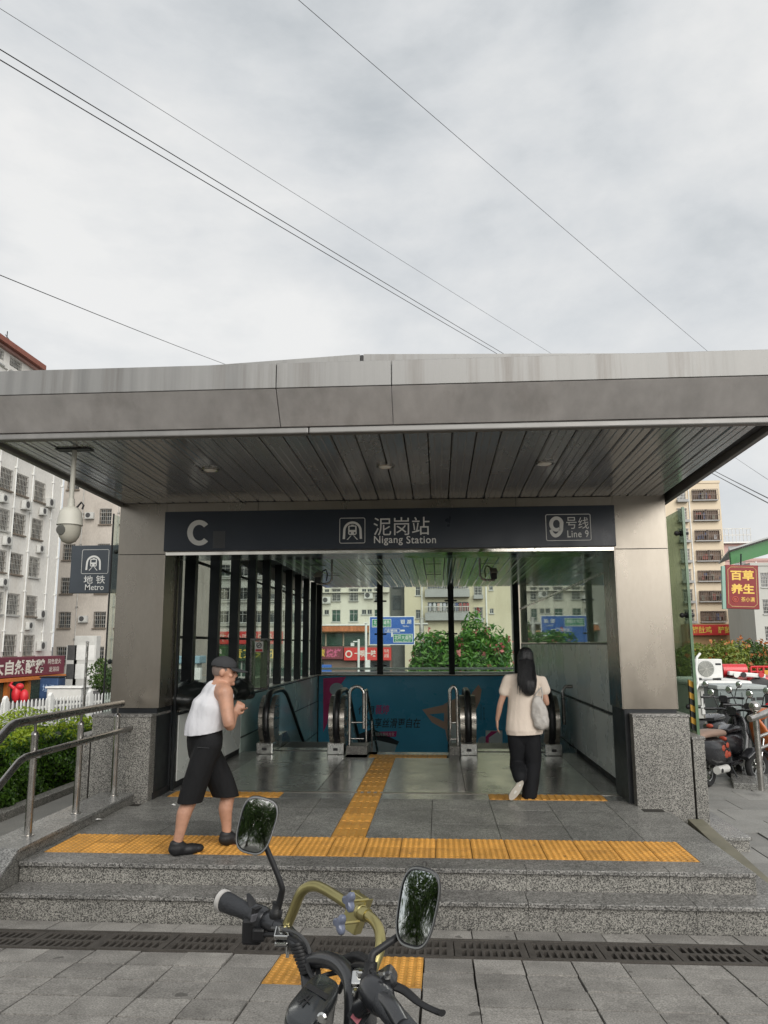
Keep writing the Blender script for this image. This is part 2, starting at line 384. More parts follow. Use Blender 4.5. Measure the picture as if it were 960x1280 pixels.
m_film = glass('filmed glass', (.60, .67, .61), .26, .02, .14, (.42, .47, .41))
m_mir = mat('dark mirror panel', (.55, .61, .56), .09, metal=.65, var=.10, scale=1.2, streak=(1, 1, .5), spec=.7)
m_pan = mat('pale wall panel', (.70, .72, .68), .28, metal=.15, var=.05, scale=1.0, stain=.06, stain_col=(.17, .17, .15))
m_pan2 = mat('greenish wall panel', (.58, .70, .63), .22, metal=.2, var=.07, scale=1.2)
m_wpaint = mat('white paint', (.72, .72, .69), .5, var=.08, scale=3, stain=.25, stain_col=(.4, .38, .32))

m_pane = mat('window glass', (.030, .036, .038), .10, var=.5, scale=.9, spec=.9, rnd=.3)
m_paneg = mat('window glass green', (.035, .075, .055), .12, var=.4, scale=.9, spec=.9)
m_cage = mat('window bars', (.44, .43, .40), .5, metal=.5, var=.3, scale=2)
m_ac = mat('ac casing', (.56, .56, .53), .5, var=.1, scale=2, stain=.3, stain_col=(.3, .28, .22))
m_acd = mat('ac grille', (.07, .07, .07), .6, var=.2)

# ------------------------------------------------------------------ ground
g = MB()
g.quad((-900, -400, -1.45), (900, -400, -1.45), (900, 1600, -1.45), (-900, 1600, -1.45))
tag(g.build('ground', m_asph), kind='structure')
# raised forecourt the entrance stands on (a solid block with sloping edges; the stair pit is cut out of it)
g = MB()
def deck(x0, x1, y0, y1, z=-.12): g.box(x0, x1, y0, y1, -1.6, z)
deck(-30, 30, 5.2, 8.0); deck(-30, -3.95, 8.0, 19); deck(2.9, 30, 8.0, 26)
g.add([(-30, 19, -.12), (-3.95, 19, -.12), (-3.95, 27, -1.44), (-30, 27, -1.44)], [(0, 1, 2, 3)])
tag(g.build('forecourt', m_asph), kind='structure')

# ------------------------------------------------------------------ sloping pavement of single slabs
SL = .104
def pz(y): return SL * (5.55 - y)
pv = MB()
pv.add([(-16, -14, pz(-14) - .035), (16, -14, pz(-14) - .035), (16, 5.84, pz(5.84) - .035), (-16, 5.84, pz(5.84) - .035)], [(0, 1, 2, 3)])
pavement = tag(pv.build('pavement', m_joint), kind='structure')
sl_m = MB(); sl_m.box(-.1435, .1435, -.1335, .1335, -.03, 0)
slab_me = sl_m.mesh('paving_slab', m_slab)
rot_p = math.atan(SL)
def put_slab(x, y, sx=1., sy=1., dz=0., name='paving_slab', me=None):
    o = link(name, me or slab_me, pavement, (x, y, pz(y) + dz), (-rot_p + random.gauss(0, .003), random.gauss(0, .003), random.gauss(0, .003)))
    o.scale = (sx, sy, 1); return o
rows = [5.13 - .14 - .28 * i for i in range(0, 60)]
rest = MB(); Mrot = Matrix.Rotation(-rot_p, 3, 'X')
OR_X = [.177 - .295 * k - .1475 for k in (1, 2, 3)]
def is_orange(x, y): return any(abs(x - ox) < .05 for ox in OR_X) and y > 4.57
cnt = 0
for ri, y in enumerate(rows):
    for k in range(-45, 45):
        x = .177 + .295 * k + .1475
        if y < -9 or abs(x) > 9: continue
        if is_orange(x, y): continue
        jx = random.gauss(0, .002); 
        if y > 2.72 and -.62 * y - .5 < x < .46 * y + .45 and cnt < 235:
            put_slab(x + jx, y, random.uniform(.985, 1.0), random.uniform(.985, 1), random.gauss(0, .0022)); cnt += 1
        else:
            rest.obox((x, y, pz(y) - .015), (.287, .267, .03), Mrot)
# the course between drain and steps: one full slab, one cut strip
for k in range(-30, 30):
    x = .05 + .295 * k
    if -3.6 < x < 2.9: put_slab(x, 5.71, 1, .86, random.gauss(0, .002))
    elif abs(x) < 8: rest.obox((x, 5.71, pz(5.71) - .015), (.287, .24, .03), Mrot)
tag(rest.build('paving_slabs_rest', m_slab, pavement), kind='stuff')

# tactile tiles: raised studs or bars on a square plate
def tactile(kind, s=.29, n=6):
    t = MB(); t.box(-s / 2, s / 2, -s / 2, s / 2, -.02, 0); h = .007
    if kind == 'stud':
        for i in range(n):
            for j in range(n):
                cx, cy = (i + .5) / n * s - s / 2, (j + .5) / n * s - s / 2
                t.lathe([(.0165, -.001), (.0155, h * .7), (.010, h)], 8, (cx, cy, 0))
    else:
        for i in range(4):
            cx = (i + .5) / 4 * s - s / 2
            t.box(cx - .017, cx + .017, -s * .46, s * .46, -.001, h)
    return t.mesh('tactile_tile', m_orange)
stud_me, bar_me = tactile('stud'), tactile('bar')
for ox in OR_X:
    for y in rows[:2]:
        put_slab(ox, y, 1, .96, .002, 'tactile_tile', stud_me)

# drain: iron grates in a channel
drain = thing('drain_channel', 'long iron drain channel with slotted grates across the pavement before the steps', 'drain')
ch = MB(); ch.add([(-9, 5.15, pz(5.15) - .20), (9, 5.15, pz(5.15) - .20), (9, 5.57, pz(5.57) - .20), (-9, 5.57, pz(5.57) - .20)], [(0, 1, 2, 3)])
ch.build('channel_bed', m_black, drain)
fr = MB()
for y in (5.155, 5.565): fr.obox((0, y, pz(y) - .02), (18, .022, .05), Mrot)
fr.build('channel_frame', m_iron, drain)
gw, gd = .455, .375
gm = MB(); z0, z1 = -.035, 0
gm.box(-gw / 2, gw / 2, -gd / 2, -gd / 2 + .03, z0, z1); gm.box(-gw / 2, gw / 2, gd / 2 - .03, gd / 2, z0, z1); gm.box(-gw / 2, gw / 2, -.016, .016, z0, z1)
xs = np.linspace(-gw / 2 + .035, gw / 2 - .035, 9)
for s0, s1 in ((-gd / 2 + .03, -.016), (.016, gd / 2 - .03)):
    for i, x in enumerate(xs): gm.box(x - .0085, x + .0085, s0, s1, z0, z1 - .001)
    gm.box(-gw / 2, xs[0] - .0085, s0, s1, z0, z1); gm.box(xs[-1] + .0085, gw / 2, s0, s1, z0, z1)
g_me = gm.mesh('drain_grate', m_iron)
for k in range(-10, 10):
    link('drain_grate', g_me, drain, (.3 + k * .462, 5.36, pz(5.36) + random.gauss(0, .002)), (-rot_p, random.gauss(0, .004), random.gauss(0, .004)))

# ------------------------------------------------------------------ platform and steps
PZ = .30
XL, XR = -3.09, 2.26
YP = 12.35                                    # where the floor ends and the stairs go down
plat = MB()
plat.box(-3.3, 2.24, 6.16, 8.98, -.2, PZ - .022)
plat.box(-3.3, 2.1, 8.981, YP - .01, -.2, PZ - .022)
platform = tag(plat.build('platform', m_joint), kind='structure')
def step(y0, y1, z, x0, x1, seams, nm):
    xs = [x0] + seams + [x1]
    for a, b in zip(xs[:-1], xs[1:]):
        B(a + .0015, b - .0015, y0 - .022, y1, z - .03, z).build('step_tread', m_grant, platform, bevel=.004)
        B(a + .0015, b - .0015, y0, y0 + .03, z - .20, z - .031).build('step_riser', m_gran, platform)
step(6.12, 6.26, PZ, -3.248, 2.262, [-2.45, -1.25, -.12, .62, 1.65], 'upper')
step(5.86, 6.119, .15, -3.248, 2.62, [-2.0, -.68, .60, 1.75], 'lower')
# right hand return of the lower step, then the sloped kerb stone
B(2.264, 2.46, 6.121, 8.35, .10, .15).build('side_step_tread', m_grant, platform, bevel=.004)
B(2.264, 2.46, 6.121, 8.35, -.2, .099).build('side_step_core', m_gran, platform)
k = MB(); k.add([(2.47, 5.6, -.02), (2.62, 5.6, -.02), (2.62, 8.36, .20), (2.47, 8.36, .20), (2.47, 5.6, -.3), (2.62, 5.6, -.3), (2.62, 8.36, -.3), (2.47, 8.36, -.3)],
               [(0, 1, 2, 3), (0, 4, 5, 1), (1, 5, 6, 2), (3, 2, 6, 7), (0, 3, 7, 4), (4, 7, 6, 5)])
m_moss = mat('mossy kerb stone', (.16, .15, .11), .8, var=.25, scale=5, stain=.6, stain_col=(.07, .075, .03), bump=.2)
k.build('side_kerb', m_moss, platform, bevel=.006)
# floor tiles (outside) and polished tiles (inside)
TW = .72
ys = [6.261, 6.31, 6.94, 7.62, 8.24, 8.70]
tac_front = []
def tile(x0, x1, y0, y1, m, z=PZ): return B(x0 + .003, x1 - .003, y0 + .004, y1 - .004, z - .02, z).build('floor_tile', m, platform)
xt = [-3.25, -2.49] + [-3.09 + .60 * i for i in range(2, 9)] + [2.258]
gx0, gx1 = -.955, -.655                     # the guide strip
def split(x0, x1):
    if x1 <= gx0 or x0 >= gx1: return [(x0, x1)]
    r = []
    if x0 < gx0: r.append((x0, gx0))
    if x1 > gx1: r.append((gx1, x1))
    return r
ys1 = [6.987, 7.55, 8.17, 8.69]
for y0, y1 in zip(ys1[:-1], ys1[1:]):
    for x0, x1 in zip(xt[:-1], xt[1:]):
        for a, b in split(x0, x1):
            if y1 > 8.3: b = min(b, 2.0); a = max(a, -3.12)
            if b - a > .02: tile(a, b, y0, y1, m_gtile)
# margins of the front tactile strip
tile(-3.25, -3.2, 6.261, 6.986, m_gtile); tile(1.96, 2.258, 6.261, 6.986, m_gtile)
B(-3.2, 1.96, 6.262, 6.382, PZ - .02, PZ).build('floor_tile', m_grant, platform)
nfx = 18
for i in range(nfx):
    for j in range(2):
        x = -3.2 + (i + .5) * (5.16 / nfx); y = 6.384 + (j + .5) * .301
        o = link('tactile_tile', stud_me, platform, (x, y, PZ + .001), (0, 0, 0)); o.scale = (5.16 / nfx / .29 * .976, 1.012, 1)
# guide strip
y = 6.99
while y < 11.7:
    o = link('tactile_tile', bar_me, platform, ((gx0 + gx1) / 2, y + .15, PZ + .001)); o.scale = (1.02, 1.012, 1); y += .3
for i in range(4):
    o = link('tactile_tile', bar_me, platform, (-1.06 + .29 * i + .145, 11.90 + .0, PZ + .001)); o.scale = (.98, 1, 1)
B(-1.08, .12, 12.06, YP - .002, PZ - .02, PZ).build('floor_tile', m_gtile2, platform)
# warning strips before the escalators
for X0, X1, Y0, Y1 in ((-3.0, -1.76, 8.70, 8.99), (.52, 1.76, 8.70, 8.99)):
    n = 4
    for i in range(n):
        o = link('tactile_tile', bar_me, platform, (X0 + (i + .5) * (X1 - X0) / n, (Y0 + Y1) / 2, PZ + .001)); o.scale = ((X1 - X0) / n / .29 * .99, 1, 1)
for a, b in ((-3.09, -3.0), (-1.76, gx0), (gx1, .52), (1.76, 2.0)): tile(a, b, 8.69, 8.99, m_gtile2)
B(-3.08, 2.0, 8.995, 9.075, PZ - .02, PZ + .004).build('threshold_strip', m_steel, platform)
# polished tiles inside, then steel landing plates of the escalators
ys2 = [9.08, 9.75, 10.45, 11.15, 11.75, YP]
xi = [-3.08, -2.72, -1.40, gx0, gx1, .28, 1.78, 2.07]
for y0, y1 in zip(ys2[:-1], ys2[1:]):
    for x0, x1 in zip(xi[:-1], xi[1:]):
        if (x0, x1) == (gx0, gx1): continue
        if (x0, x1) in ((-2.72, -1.40), (.28, 1.78)) and y1 > 9.2: continue
        if y0 >= 11.7 and -1.3 < x0 < .2: continue
        tile(x0, x1, y0, y1, m_gtile2)
for a, b in ((-1.40, -1.08), (.12, .28)): tile(a, b, 11.75, YP, m_gtile2)
m_plate = mat('landing plate steel', (.40, .41, .39), .22, metal=.85, var=.12, scale=2, stain=.3, stain_col=(.2, .2, .19), fine=.1)
pm = MB(); pm.box(-.655, .655, 0, .79, -.02, .0)
for x0, x1 in ((-2.72, -1.40), (.28, 1.78)):
    for i in range(4):
        wv = (x1 - x0) / 2 - .004
        MB().box((x0 + x1) / 2 - wv, (x0 + x1) / 2 + wv, 9.085 + i * .815, 9.085 + i * .815 + .81, PZ - .02, PZ + .002).build('landing_plate', m_plate, platform)

# scraps of paper on the platform
m_paper = mat('paper scrap', (.70, .70, .67), .7, var=.05)
for (px, py), lab in (((122, 1026), 'crumpled white paper scrap on the platform beside the left parapet'), ((217, 1007), 'tiny white paper scrap on the platform near the left plinth')):
    p = atz(px, py, PZ); t = MB(); n = 7
    vs = [(p.x + (.045 if px < 200 else .03) * math.cos(2 * PI * i / n) * random.uniform(.5, 1.1), p.y + .03 * math.sin(2 * PI * i / n) * random.uniform(.5, 1.1), PZ + random.uniform(.004, .016)) for i in range(n)] + [(p.x, p.y, PZ + .022)]
    t.add(vs, [(i, (i + 1) % n, n) for i in range(n)]); tag(t.build('paper_scrap', m_paper), lab, 'litter')
# ------------------------------------------------------------------ the metro entrance building
ent = thing('metro_entrance', 'metro station entrance with steel pillars, granite plinths and a flat metal canopy', 'station entrance', (0, 0, 0))
YF = 8.55; ZT = 3.548
def P_(x0, x1, y0, y1, z0, z1, nm, m, bev=.003, par=None): return B(x0, x1, y0, y1, z0, z1).build(nm, m, par or ent, bevel=bev)
# pillars: a core with cladding panels proud of it
for s, (x0, x1) in (('l', (-3.63, -3.095)), ('r', (1.94, 2.50))):
    core = P_(x0 + .01, x1 - .01, YF + .01, YF + .60, .2, ZT - .003, 'pillar', m_dark, 0)
    for z0, z1 in ((1.255, 2.955), (2.961, ZT)):
        B(x0, x1, YF, YF + .009, z0, z1).build('cladding_panel', m_steelp, core, bevel=.002)
        for xa, xb in ((x0 - .009, x0 - .0005), (x1 + .0005, x1 + .009)):
            B(xa, xb, YF + .002, YF + .6, z0, z1).build('cladding_panel', m_steelp, core)
# header beam with three cladding strips, its underside a bright trim
hd = P_(-3.085, 1.93, YF + .02, YF + .60, 2.99, ZT - .004, 'header_beam', m_dark, 0)
for a, b in ((-3.084, -2.03), (-2.025, .88), (.885, 1.929)):
    B(a, b, YF - .001, YF + .019, 3.40, ZT - .003).build('cladding_panel', m_steelp, hd, bevel=.002)
B(-3.084, 1.929, YF + .0, YF + .598, 2.945, 2.989).build('underside_trim', mat('bright trim', (.62, .58, .52), .12, metal=1, var=.25, scale=2.5), hd)
# plinths
def plinth(x0, x1, y0, y1, z1, nm='plinth'):
    c = P_(x0 + .02, x1 - .02, y0 + .02, y1 - .02, -.2, z1 - .03, nm, m_gran, 0)
    B(x0, x1, y0, y0 + .019, -.2, z1 - .031).build('granite_facing', m_gran, c, bevel=.003)
    B(x0, x0 + .019, y0 + .02, y1, -.2, z1 - .031).build('granite_facing', m_gran, c)
    B(x1 - .019, x1, y0 + .02, y1, -.2, z1 - .031).build('granite_facing', m_gran, c)
    B(x0 - .008, x1 + .008, y0 - .008, y1, z1 - .029, z1).build('granite_cap', m_grant, c, bevel=.004)
    return c
plinth(-3.76, -3.11, 8.40, 9.2, 1.20)
plinth(-3.92, -3.785, 8.42, 20, .99, 'plinth')
plinth(2.0, 2.57, 8.42, 9.2, 1.215)
plinth(2.59, 2.71, 8.42, 20, .99, 'plinth')
# dark toe recess and inner steel reveals
P_(-3.108, -3.092, 8.52, 9.25, .30, .37, 'skirting', m_blk, 0)
# ---- walls of the stair well
LZ = 1.185
def zrow(x0, x1, ys_, zs, nm, m, par, gap=.008):
    for y0, y1 in zip(ys_[:-1], ys_[1:]):
        for z0, z1 in zip(zs[:-1], zs[1:]):
            B(x0, x1, y0 + gap, y1 - gap, z0 + gap, z1 - gap).build(nm, m, par)
wl = P_(-3.30, -3.10, 9.21, 20.2, -1.44, LZ - .03, 'side_wall', m_blk, 0)
zrow(-3.099, -3.085, [9.25, 9.95, 11.0, 12.2], [.36, LZ - .06], 'wall_panel', m_pan, wl)
zrow(-3.099, -3.085, [12.2, 14.8, 17.4, 19.98], [-1.44, -.25, .52, LZ - .04], 'wall_panel', m_pan2, wl, .014)
P_(-3.32, -3.07, 9.22, 20.2, LZ - .028, LZ, 'ledge', m_steel, .004)
wr = P_(2.10, 2.5, 9.16, 20.2, -1.44, 1.94, 'side_wall', m_blk, 0)
yR = [9.25, 11.4, 14.2, 17.0, 19.98]
zrow(2.075, 2.099, yR, [.36, 1.08], 'wall_panel', m_pan, wr, .004)
zrow(2.075, 2.099, yR, [1.115, 1.93], 'wall_panel', m_pan, wr, .004)
zrow(2.085, 2.097, yR, [1.955, 2.80], 'glass_panel', m_film, wr, .006)
zrow(2.085, 2.097, yR, [2.835, ZT - .03], 'glass_panel', m_film, wr, .006)
for y_ in yR[1:-1]: B(2.10, 2.16, y_ - .03, y_ + .03, 1.95, ZT - .05).build('glazing_bar', m_cage, wr)
B(2.08, 2.12, 9.2, 19.98, 1.941, 1.954).build('trim_strip', m_dark, wr)
zrow(2.075, 2.099, [12.4, 14.2, 17.0, 19.98], [-1.44, .34], 'wall_panel', m_pan, wr, .004)
B(2.068, 2.098, 9.25, 19.98, 2.803, 2.832).build('trim_strip', m_tubes, wr)
B(2.07, 2.098, 9.25, 12.35, .301, .358).build('skirting', m_blk, wr)
# inner pillar reveals: black uprights beside each opening edge
for x in (-3.10, -3.06): P_(x - .012, x + .012, 9.0, 9.06, .3, 2.94, 'upright', m_dark, 0)
P_(2.02, 2.05, 8.98, 9.05, .3, 2.94, 'upright', m_dark, 0); P_(2.02, 2.06, 9.12, 9.2, .3, 2.94, 'upright', m_rail, 0)
# back wall with its ledge and rail
wb = P_(-3.10, 2.098, 20.0, 20.2, -1.44, LZ - .03, 'back_wall', m_blk, 0)
P_(-3.07, 2.07, 19.9, 20.24, LZ - .028, LZ, 'ledge', m_steel, .004)
P_(-3.07, 2.07, 20.26, 20.5, LZ - .03, LZ + .05, 'outer_kerb', m_wpaint, .004)
P_(-3.9, 2.7, 20.5, 20.56, LZ + .10, LZ + .155, 'outer_rail', m_wpaint, .01)
# mullions on the left, posts at the back
for k in range(10):
    y = 9.77 + 1.1 * k
    P_(-3.24, -3.10, y - .06, y + .06, LZ + .001, ZT - .03, 'mullion', m_dark, .004)
for z in (2.02, 3.05):
    P_(-3.32, -3.29, 9.3, 20.2, z, z + .035, 'glazing_rail', m_blk, 0)
for x in (-3.09, -1.50, .33, 1.98):
    P_(x - .075, x + .075, 20.02, 20.16, LZ + .001, ZT - .05, 'mullion', m_dark, .004)
# outer glass: left, right and rear panes on black spider clamps
def pane_yz(x, y0, y1, z0, z1, m): return B(x - .006, x + .006, y0, y1, z0, z1).build('glass_pane', m, ent)
for y0, y1 in ((9.25, 12.0), (12.02, 14.9), (14.92, 17.7), (17.72, 20.5)):
    pane_yz(-3.80, y0 - .5 if y0 < 10 else y0, y1, 1.0, 3.46, m_gl)
    pane_yz(2.80, y0 - .35 if y0 < 10 else y0, y1, .72, 3.46, m_glg)
for x0, x1 in ((-3.9, -1.51), (-1.49, .32), (.34, 2.05)):
    B(x0, x1, 20.27, 20.282, LZ + .06, 3.42).build('glass_pane', m_gl, ent)
P_(-3.808, -3.792, 8.735, 8.748, .99, 3.47, 'glass_edge', m_blk, 0)
P_(2.785, 2.815, 8.875, 8.898, .6, 3.47, 'glass_edge', mat('green glass edge', (.10, .17, .10), .2, var=.2), 0)
def clamp(x, y, z, sx):
    c = MB(); c.tube([(x - .07 * sx, y, z), (x + .05 * sx, y, z)], .018, 8); c.lathe([(.035, -.012), (.035, .012)], 10, (x - .012, y, z), Matrix.Rotation(PI / 2, 3, 'Y')); c.ell((x + .06 * sx, y, z), (.03, .03, .03), 8, 6)
    c.build('glass_clamp', m_blk, ent, 40)
for z in (3.05, 1.75): clamp(-3.80, 9.0, z, -1)
for z in (3.18, 2.25, 1.25): clamp(2.80, 8.97, z, -1)
for x in (-1.5, .33):
    for z in (1.4, 2.2, 3.05):
        for s in (-1, 1):
            MB().tube([(x + s * .05, 20.2, z), (x + s * .15, 20.26, z)], .022, 8).build('glass_clamp', m_blk, ent)

# ------------------------------------------------------------------ canopy
m_lip = mat('fascia lip metal', (.22, .215, .205), .45, metal=.4, var=.12, scale=1.5, streak=(4, 4, .5))
can = MB()
YC = 5.62; X0, X1 = -3.66, 2.64; YB = 20.6
ZS = 3.60                                      # soffit plane at the front lip
def zs(y): return 3.605 - .020 * (y - 5.7)
can.box(X0 + .06, X1 - .06, YC + .30, YB, 3.66, 3.98)
canopy = can.build('canopy', m_alu2, ent)
prof_t = 4.085; zb = 3.885; zl = 3.635
def fascia(xa, xb, first=0):
    t = MB(); t.add([(xa, YC, zb), (xb, YC, zb), (xb, YC, prof_t), (xa, YC, prof_t), (xa, YC + .10, zb), (xb, YC + .10, zb), (xb, YC + .10, prof_t), (xa, YC + .10, prof_t)],
                   [(0, 1, 2, 3), (3, 2, 6, 7), (0, 4, 5, 1), (4, 7, 6, 5), (0, 3, 7, 4), (1, 5, 6, 2)])
    t.build('fascia_panel', m_alu, canopy, bevel=.004)
    t = MB(); a, b = (YC + .004, zb - .004), (YC + .205, zl); c, d = (YC + .24, zl), (YC + .11, zb - .004)
    t.prism([a, b, c, d], 0, xa, xb); t.build('fascia_slope_panel', m_alu2, canopy, bevel=.003)
for xa, xb in ((X0, -1.222), (-1.216, -.331), (-.325, X1)): fascia(xa, xb)
for xa, xb in ((X0 + .02, -1.0), (-.995, X1 - .02)):
    B(xa, xb, YC + .215, YC + .30, zs(5.9) - .02, zl - .003).build('fascia_lip', m_lip, canopy, bevel=.01)
# side eaves
for xa, xb in ((X0, X0 + .05), (X1 - .05, X1)):
    t = MB(); t.prism([(YC + .25, zs(5.8) - .03), (YC + .25, 3.9), (YC + .12, 4.08), (YB, 3.95), (YB, zs(YB) - .03)], 0, xa, xb); t.build('side_eave', m_lip, canopy, bevel=.004)
# raised gutter on the roof, two lengths meeting at a black joint
t = MB()
t.add([(-3.5, YC + .30, 4.0), (-.60, YC + .30, 4.0), (-.60, YC + .30, 4.256), (-3.5, YC + .30, 4.12), (-3.5, YC + .9, 4.0), (-.60, YC + .9, 4.0), (-.60, YC + .9, 4.256), (-3.5, YC + .9, 4.12)],
      [(0, 1, 2, 3), (3, 2, 6, 7), (0, 4, 5, 1), (4, 7, 6, 5), (0, 3, 7, 4), (1, 5, 6, 2)]); t.build('roof_gutter', m_alu, canopy)
B(-.597, -.573, YC + .31, YC + .9, 4.0, 4.252).build('joint_gasket', m_blk, canopy)
t = MB()
t.add([(-.57, YC + .30, 4.0), (2.6, YC + .30, 4.0), (2.6, YC + .30, 4.17), (-.57, YC + .30, 4.256), (-.57, YC + .9, 4.0), (2.6, YC + .9, 4.0), (2.6, YC + .9, 4.17), (-.57, YC + .9, 4.256)],
      [(0, 1, 2, 3), (3, 2, 6, 7), (0, 4, 5, 1), (4, 7, 6, 5), (0, 3, 7, 4), (1, 5, 6, 2)]); t.build('roof_gutter', m_alu, canopy)
# soffit panels: ribbed strips running inwards
PW = .196
sp = MB(); sp.cm = 0
prof = [(-PW / 2 + .005, .03), (-PW / 2 + .005, .012), (-PW / 2 + .014, 0), (-.052, 0), (-.046, .006), (-.040, 0), (.012, 0), (.018, .006), (.024, 0), (PW / 2 - .014, 0), (PW / 2 - .005, .012), (PW / 2 - .005, .03)]
def strip(y0, y1):
    t = MB(); n = len(prof); vs = [(p[0], y0, p[1]) for p in prof] + [(p[0], y1, p[1]) for p in prof]
    t.add(vs, [(i, i + 1, n + i + 1, n + i) for i in range(n - 1)]); return t
L1 = 2.66; s1 = strip(0, L1).mesh('soffit_panel', m_soff); s2 = strip(0, 11.35).mesh('soffit_panel', m_soffi)
x = X0 + .06 + PW / 2; i = 0
tilt = -.020
while x < X1 - .06:
    o = link('soffit_panel', s1, canopy, (x, 5.93, zs(5.93) + random.gauss(0, .0006)), (tilt, random.gauss(0, .0008), 0))
    if -3.1 < x < 2.1: link('soffit_panel', s2, canopy, (x, 9.16, 3.50), (-.006, 0, 0))
    x += PW + .0006
B(X0 + .06, X1 - .06, 5.9, 20.4, 3.585, 3.60).build('soffit_backing', m_blk, canopy).location.z = .03
B(-3.6, 2.5, 8.53, 8.549, ZT - .0, 3.60).build('shadow_gap', m_blk, canopy)
# ceiling slots inside
for x in (-2.3, -1.2, -.1, 1.0):
    for y in (10.5, 12.6, 14.7, 16.8): B(x - .17, x + .17, y, y + .05, 3.478 - .006 * (y - 9.16), 3.484 - .006 * (y - 9.16)).build('ceiling_slot', m_blk, canopy)

# downlights
m_lamp = mat('frosted diffuser', (.75, .75, .70), .35, var=.05)
for i, (x, wh) in enumerate(((-2.13, 'above the letter C'), (-.47, 'above the station name'), (1.0, 'above the line number'))):
    d = thing('downlight', 'round recessed downlight in the canopy soffit ' + wh, 'light', (x, 7.0, zs(7.0)), group='canopy downlights')
    MB().lathe([(.085, .0), (.088, -.012), (.075, -.016), (.066, -.006)], 20).build('trim_ring', m_tubes, d, 40)
    MB().lathe([(.066, -.004), (.055, -.016), (.03, -.024), (.004, -.027)], 20).build('diffuser', m_lamp, d, 40)

# ------------------------------------------------------------------ station sign
sg = thing('station_sign', 'long dark navy station name board across the entrance header, lettered Nigang Station', 'sign', (0, YF - .06, 0))
B(-3.09, 1.945, 0, .058, 2.985, 3.437).build('sign_board', m_navy, sg, bevel=.004)
def sx(px, py): p = at(px, py, YF - .062); return p.x, p.z
def letters(s, px0, py0, px1, py1, m=None, bold=.0, par=None, **k):
    x0, z1 = sx(px0, py0); x1, z0 = sx(px1, py1)
    return lettering(s, x0, x1, z0, z1, -.003, m or m_white, par or sg, bold, res=4, **k)
def arcs(segs, par, m=None):
    t = MB()
    for pts in segs:
        n = len(pts) // 2; t.add([(*sx(*q), ) for q in pts] and [(sx(*q)[0], -.003, sx(*q)[1]) for q in pts], [(i, i + 1, n + i + 1, n + i) for i in range(n - 1)])
    return t.build('lettering', m or m_white, par)
def arc(cx, cy, rx_, ry_, tx, ty, a0, a1, n=28):
    A = [rad(a0 + (a1 - a0) * i / n) for i in range(n + 1)]
    return [(cx + rx_ * math.cos(a), cy - ry_ * math.sin(a)) for a in A] + [(cx + (rx_ - tx) * math.cos(a), cy - (ry_ - ty) * math.sin(a)) for a in A]
arcs([arc(249, 666, 15, 16, 7, 6, 42, 318)], sg)
def nine():
    o_, i_ = [], []
    for k in range(0, 31):                    # bowl: from its lower right round over the top, then the tail sweeping down to the left
        a = rad(-50 - 300 * k / 30); o_.append((695.5 + 9 * math.cos(a), 655 - 9.5 * math.sin(a))); i_.append((695.5 + 4.2 * math.cos(a), 655 - 5.2 * math.sin(a)))
    for k in range(1, 16):
        t_ = k / 15; a = rad(-10 - 150 * t_); o_.append((694.5 + 10 * math.cos(a) * (1 - .18 * t_), 658 - 14 * math.sin(a) * (1 - .02 * t_) + 0)); i_.append((694.5 + 5 * math.cos(a) * (1 - .1 * t_), 658 - 9.2 * math.sin(a)))
    return o_ + i_
arcs([nine()], sg)
letters('泥岗站', 467, 647, 537, 668.5)
letters('Nigang', 467.5, 670, 503.5, 681.5, bold=.008, spacing=1.08); letters('Station', 508, 670, 545, 679, bold=.008, spacing=1.08)
letters('号', 707.5, 646.5, 721, 661); letters('线', 722.5, 646.5, 736, 661)
letters('Line 9', 709, 663, 736, 671.5, bold=.008, spacing=1.1)
m_patch = mat('dull patch', (.055, .058, .062), .5, var=.1)
x0, z1 = sx(266.5, 664); x1, z0 = sx(281, 685)
B(x0, x1, -.002, .0, z0, z1).build('covered_patch', m_patch, sg)
def ring(px0, py0, px1, py1, tk, par, rr=.02, m=None, y=-.0035, conv=None):
    conv = conv or sx
    x0, z1 = conv(px0, py0); x1, z0 = conv(px1, py1); pts = []
    for cx, cz, a0 in ((x1 - rr, z1 - rr, 0), (x0 + rr, z1 - rr, 90), (x0 + rr, z0 + rr, 180), (x1 - rr, z0 + rr, 270)):
        for a in (0, 30, 60, 90): pts.append((cx + rr * math.cos(rad(a0 + a)), cz + rr * math.sin(rad(a0 + a)), cx + (rr - tk) * math.cos(rad(a0 + a)), cz + (rr - tk) * math.sin(rad(a0 + a))))
    t = MB(); n = len(pts)
    vs = [(p[0], y, p[1]) for p in pts] + [(p[2], y, p[3]) for p in pts]
    t.add(vs, [(i, (i + 1) % n, n + (i + 1) % n, n + i) for i in range(n)])
    return t.build('border_line', m or m_white, par)
ring(424.5, 647.5, 456.5, 679, .006, sg); ring(681.5, 643, 739.5, 675.5, .007, sg)
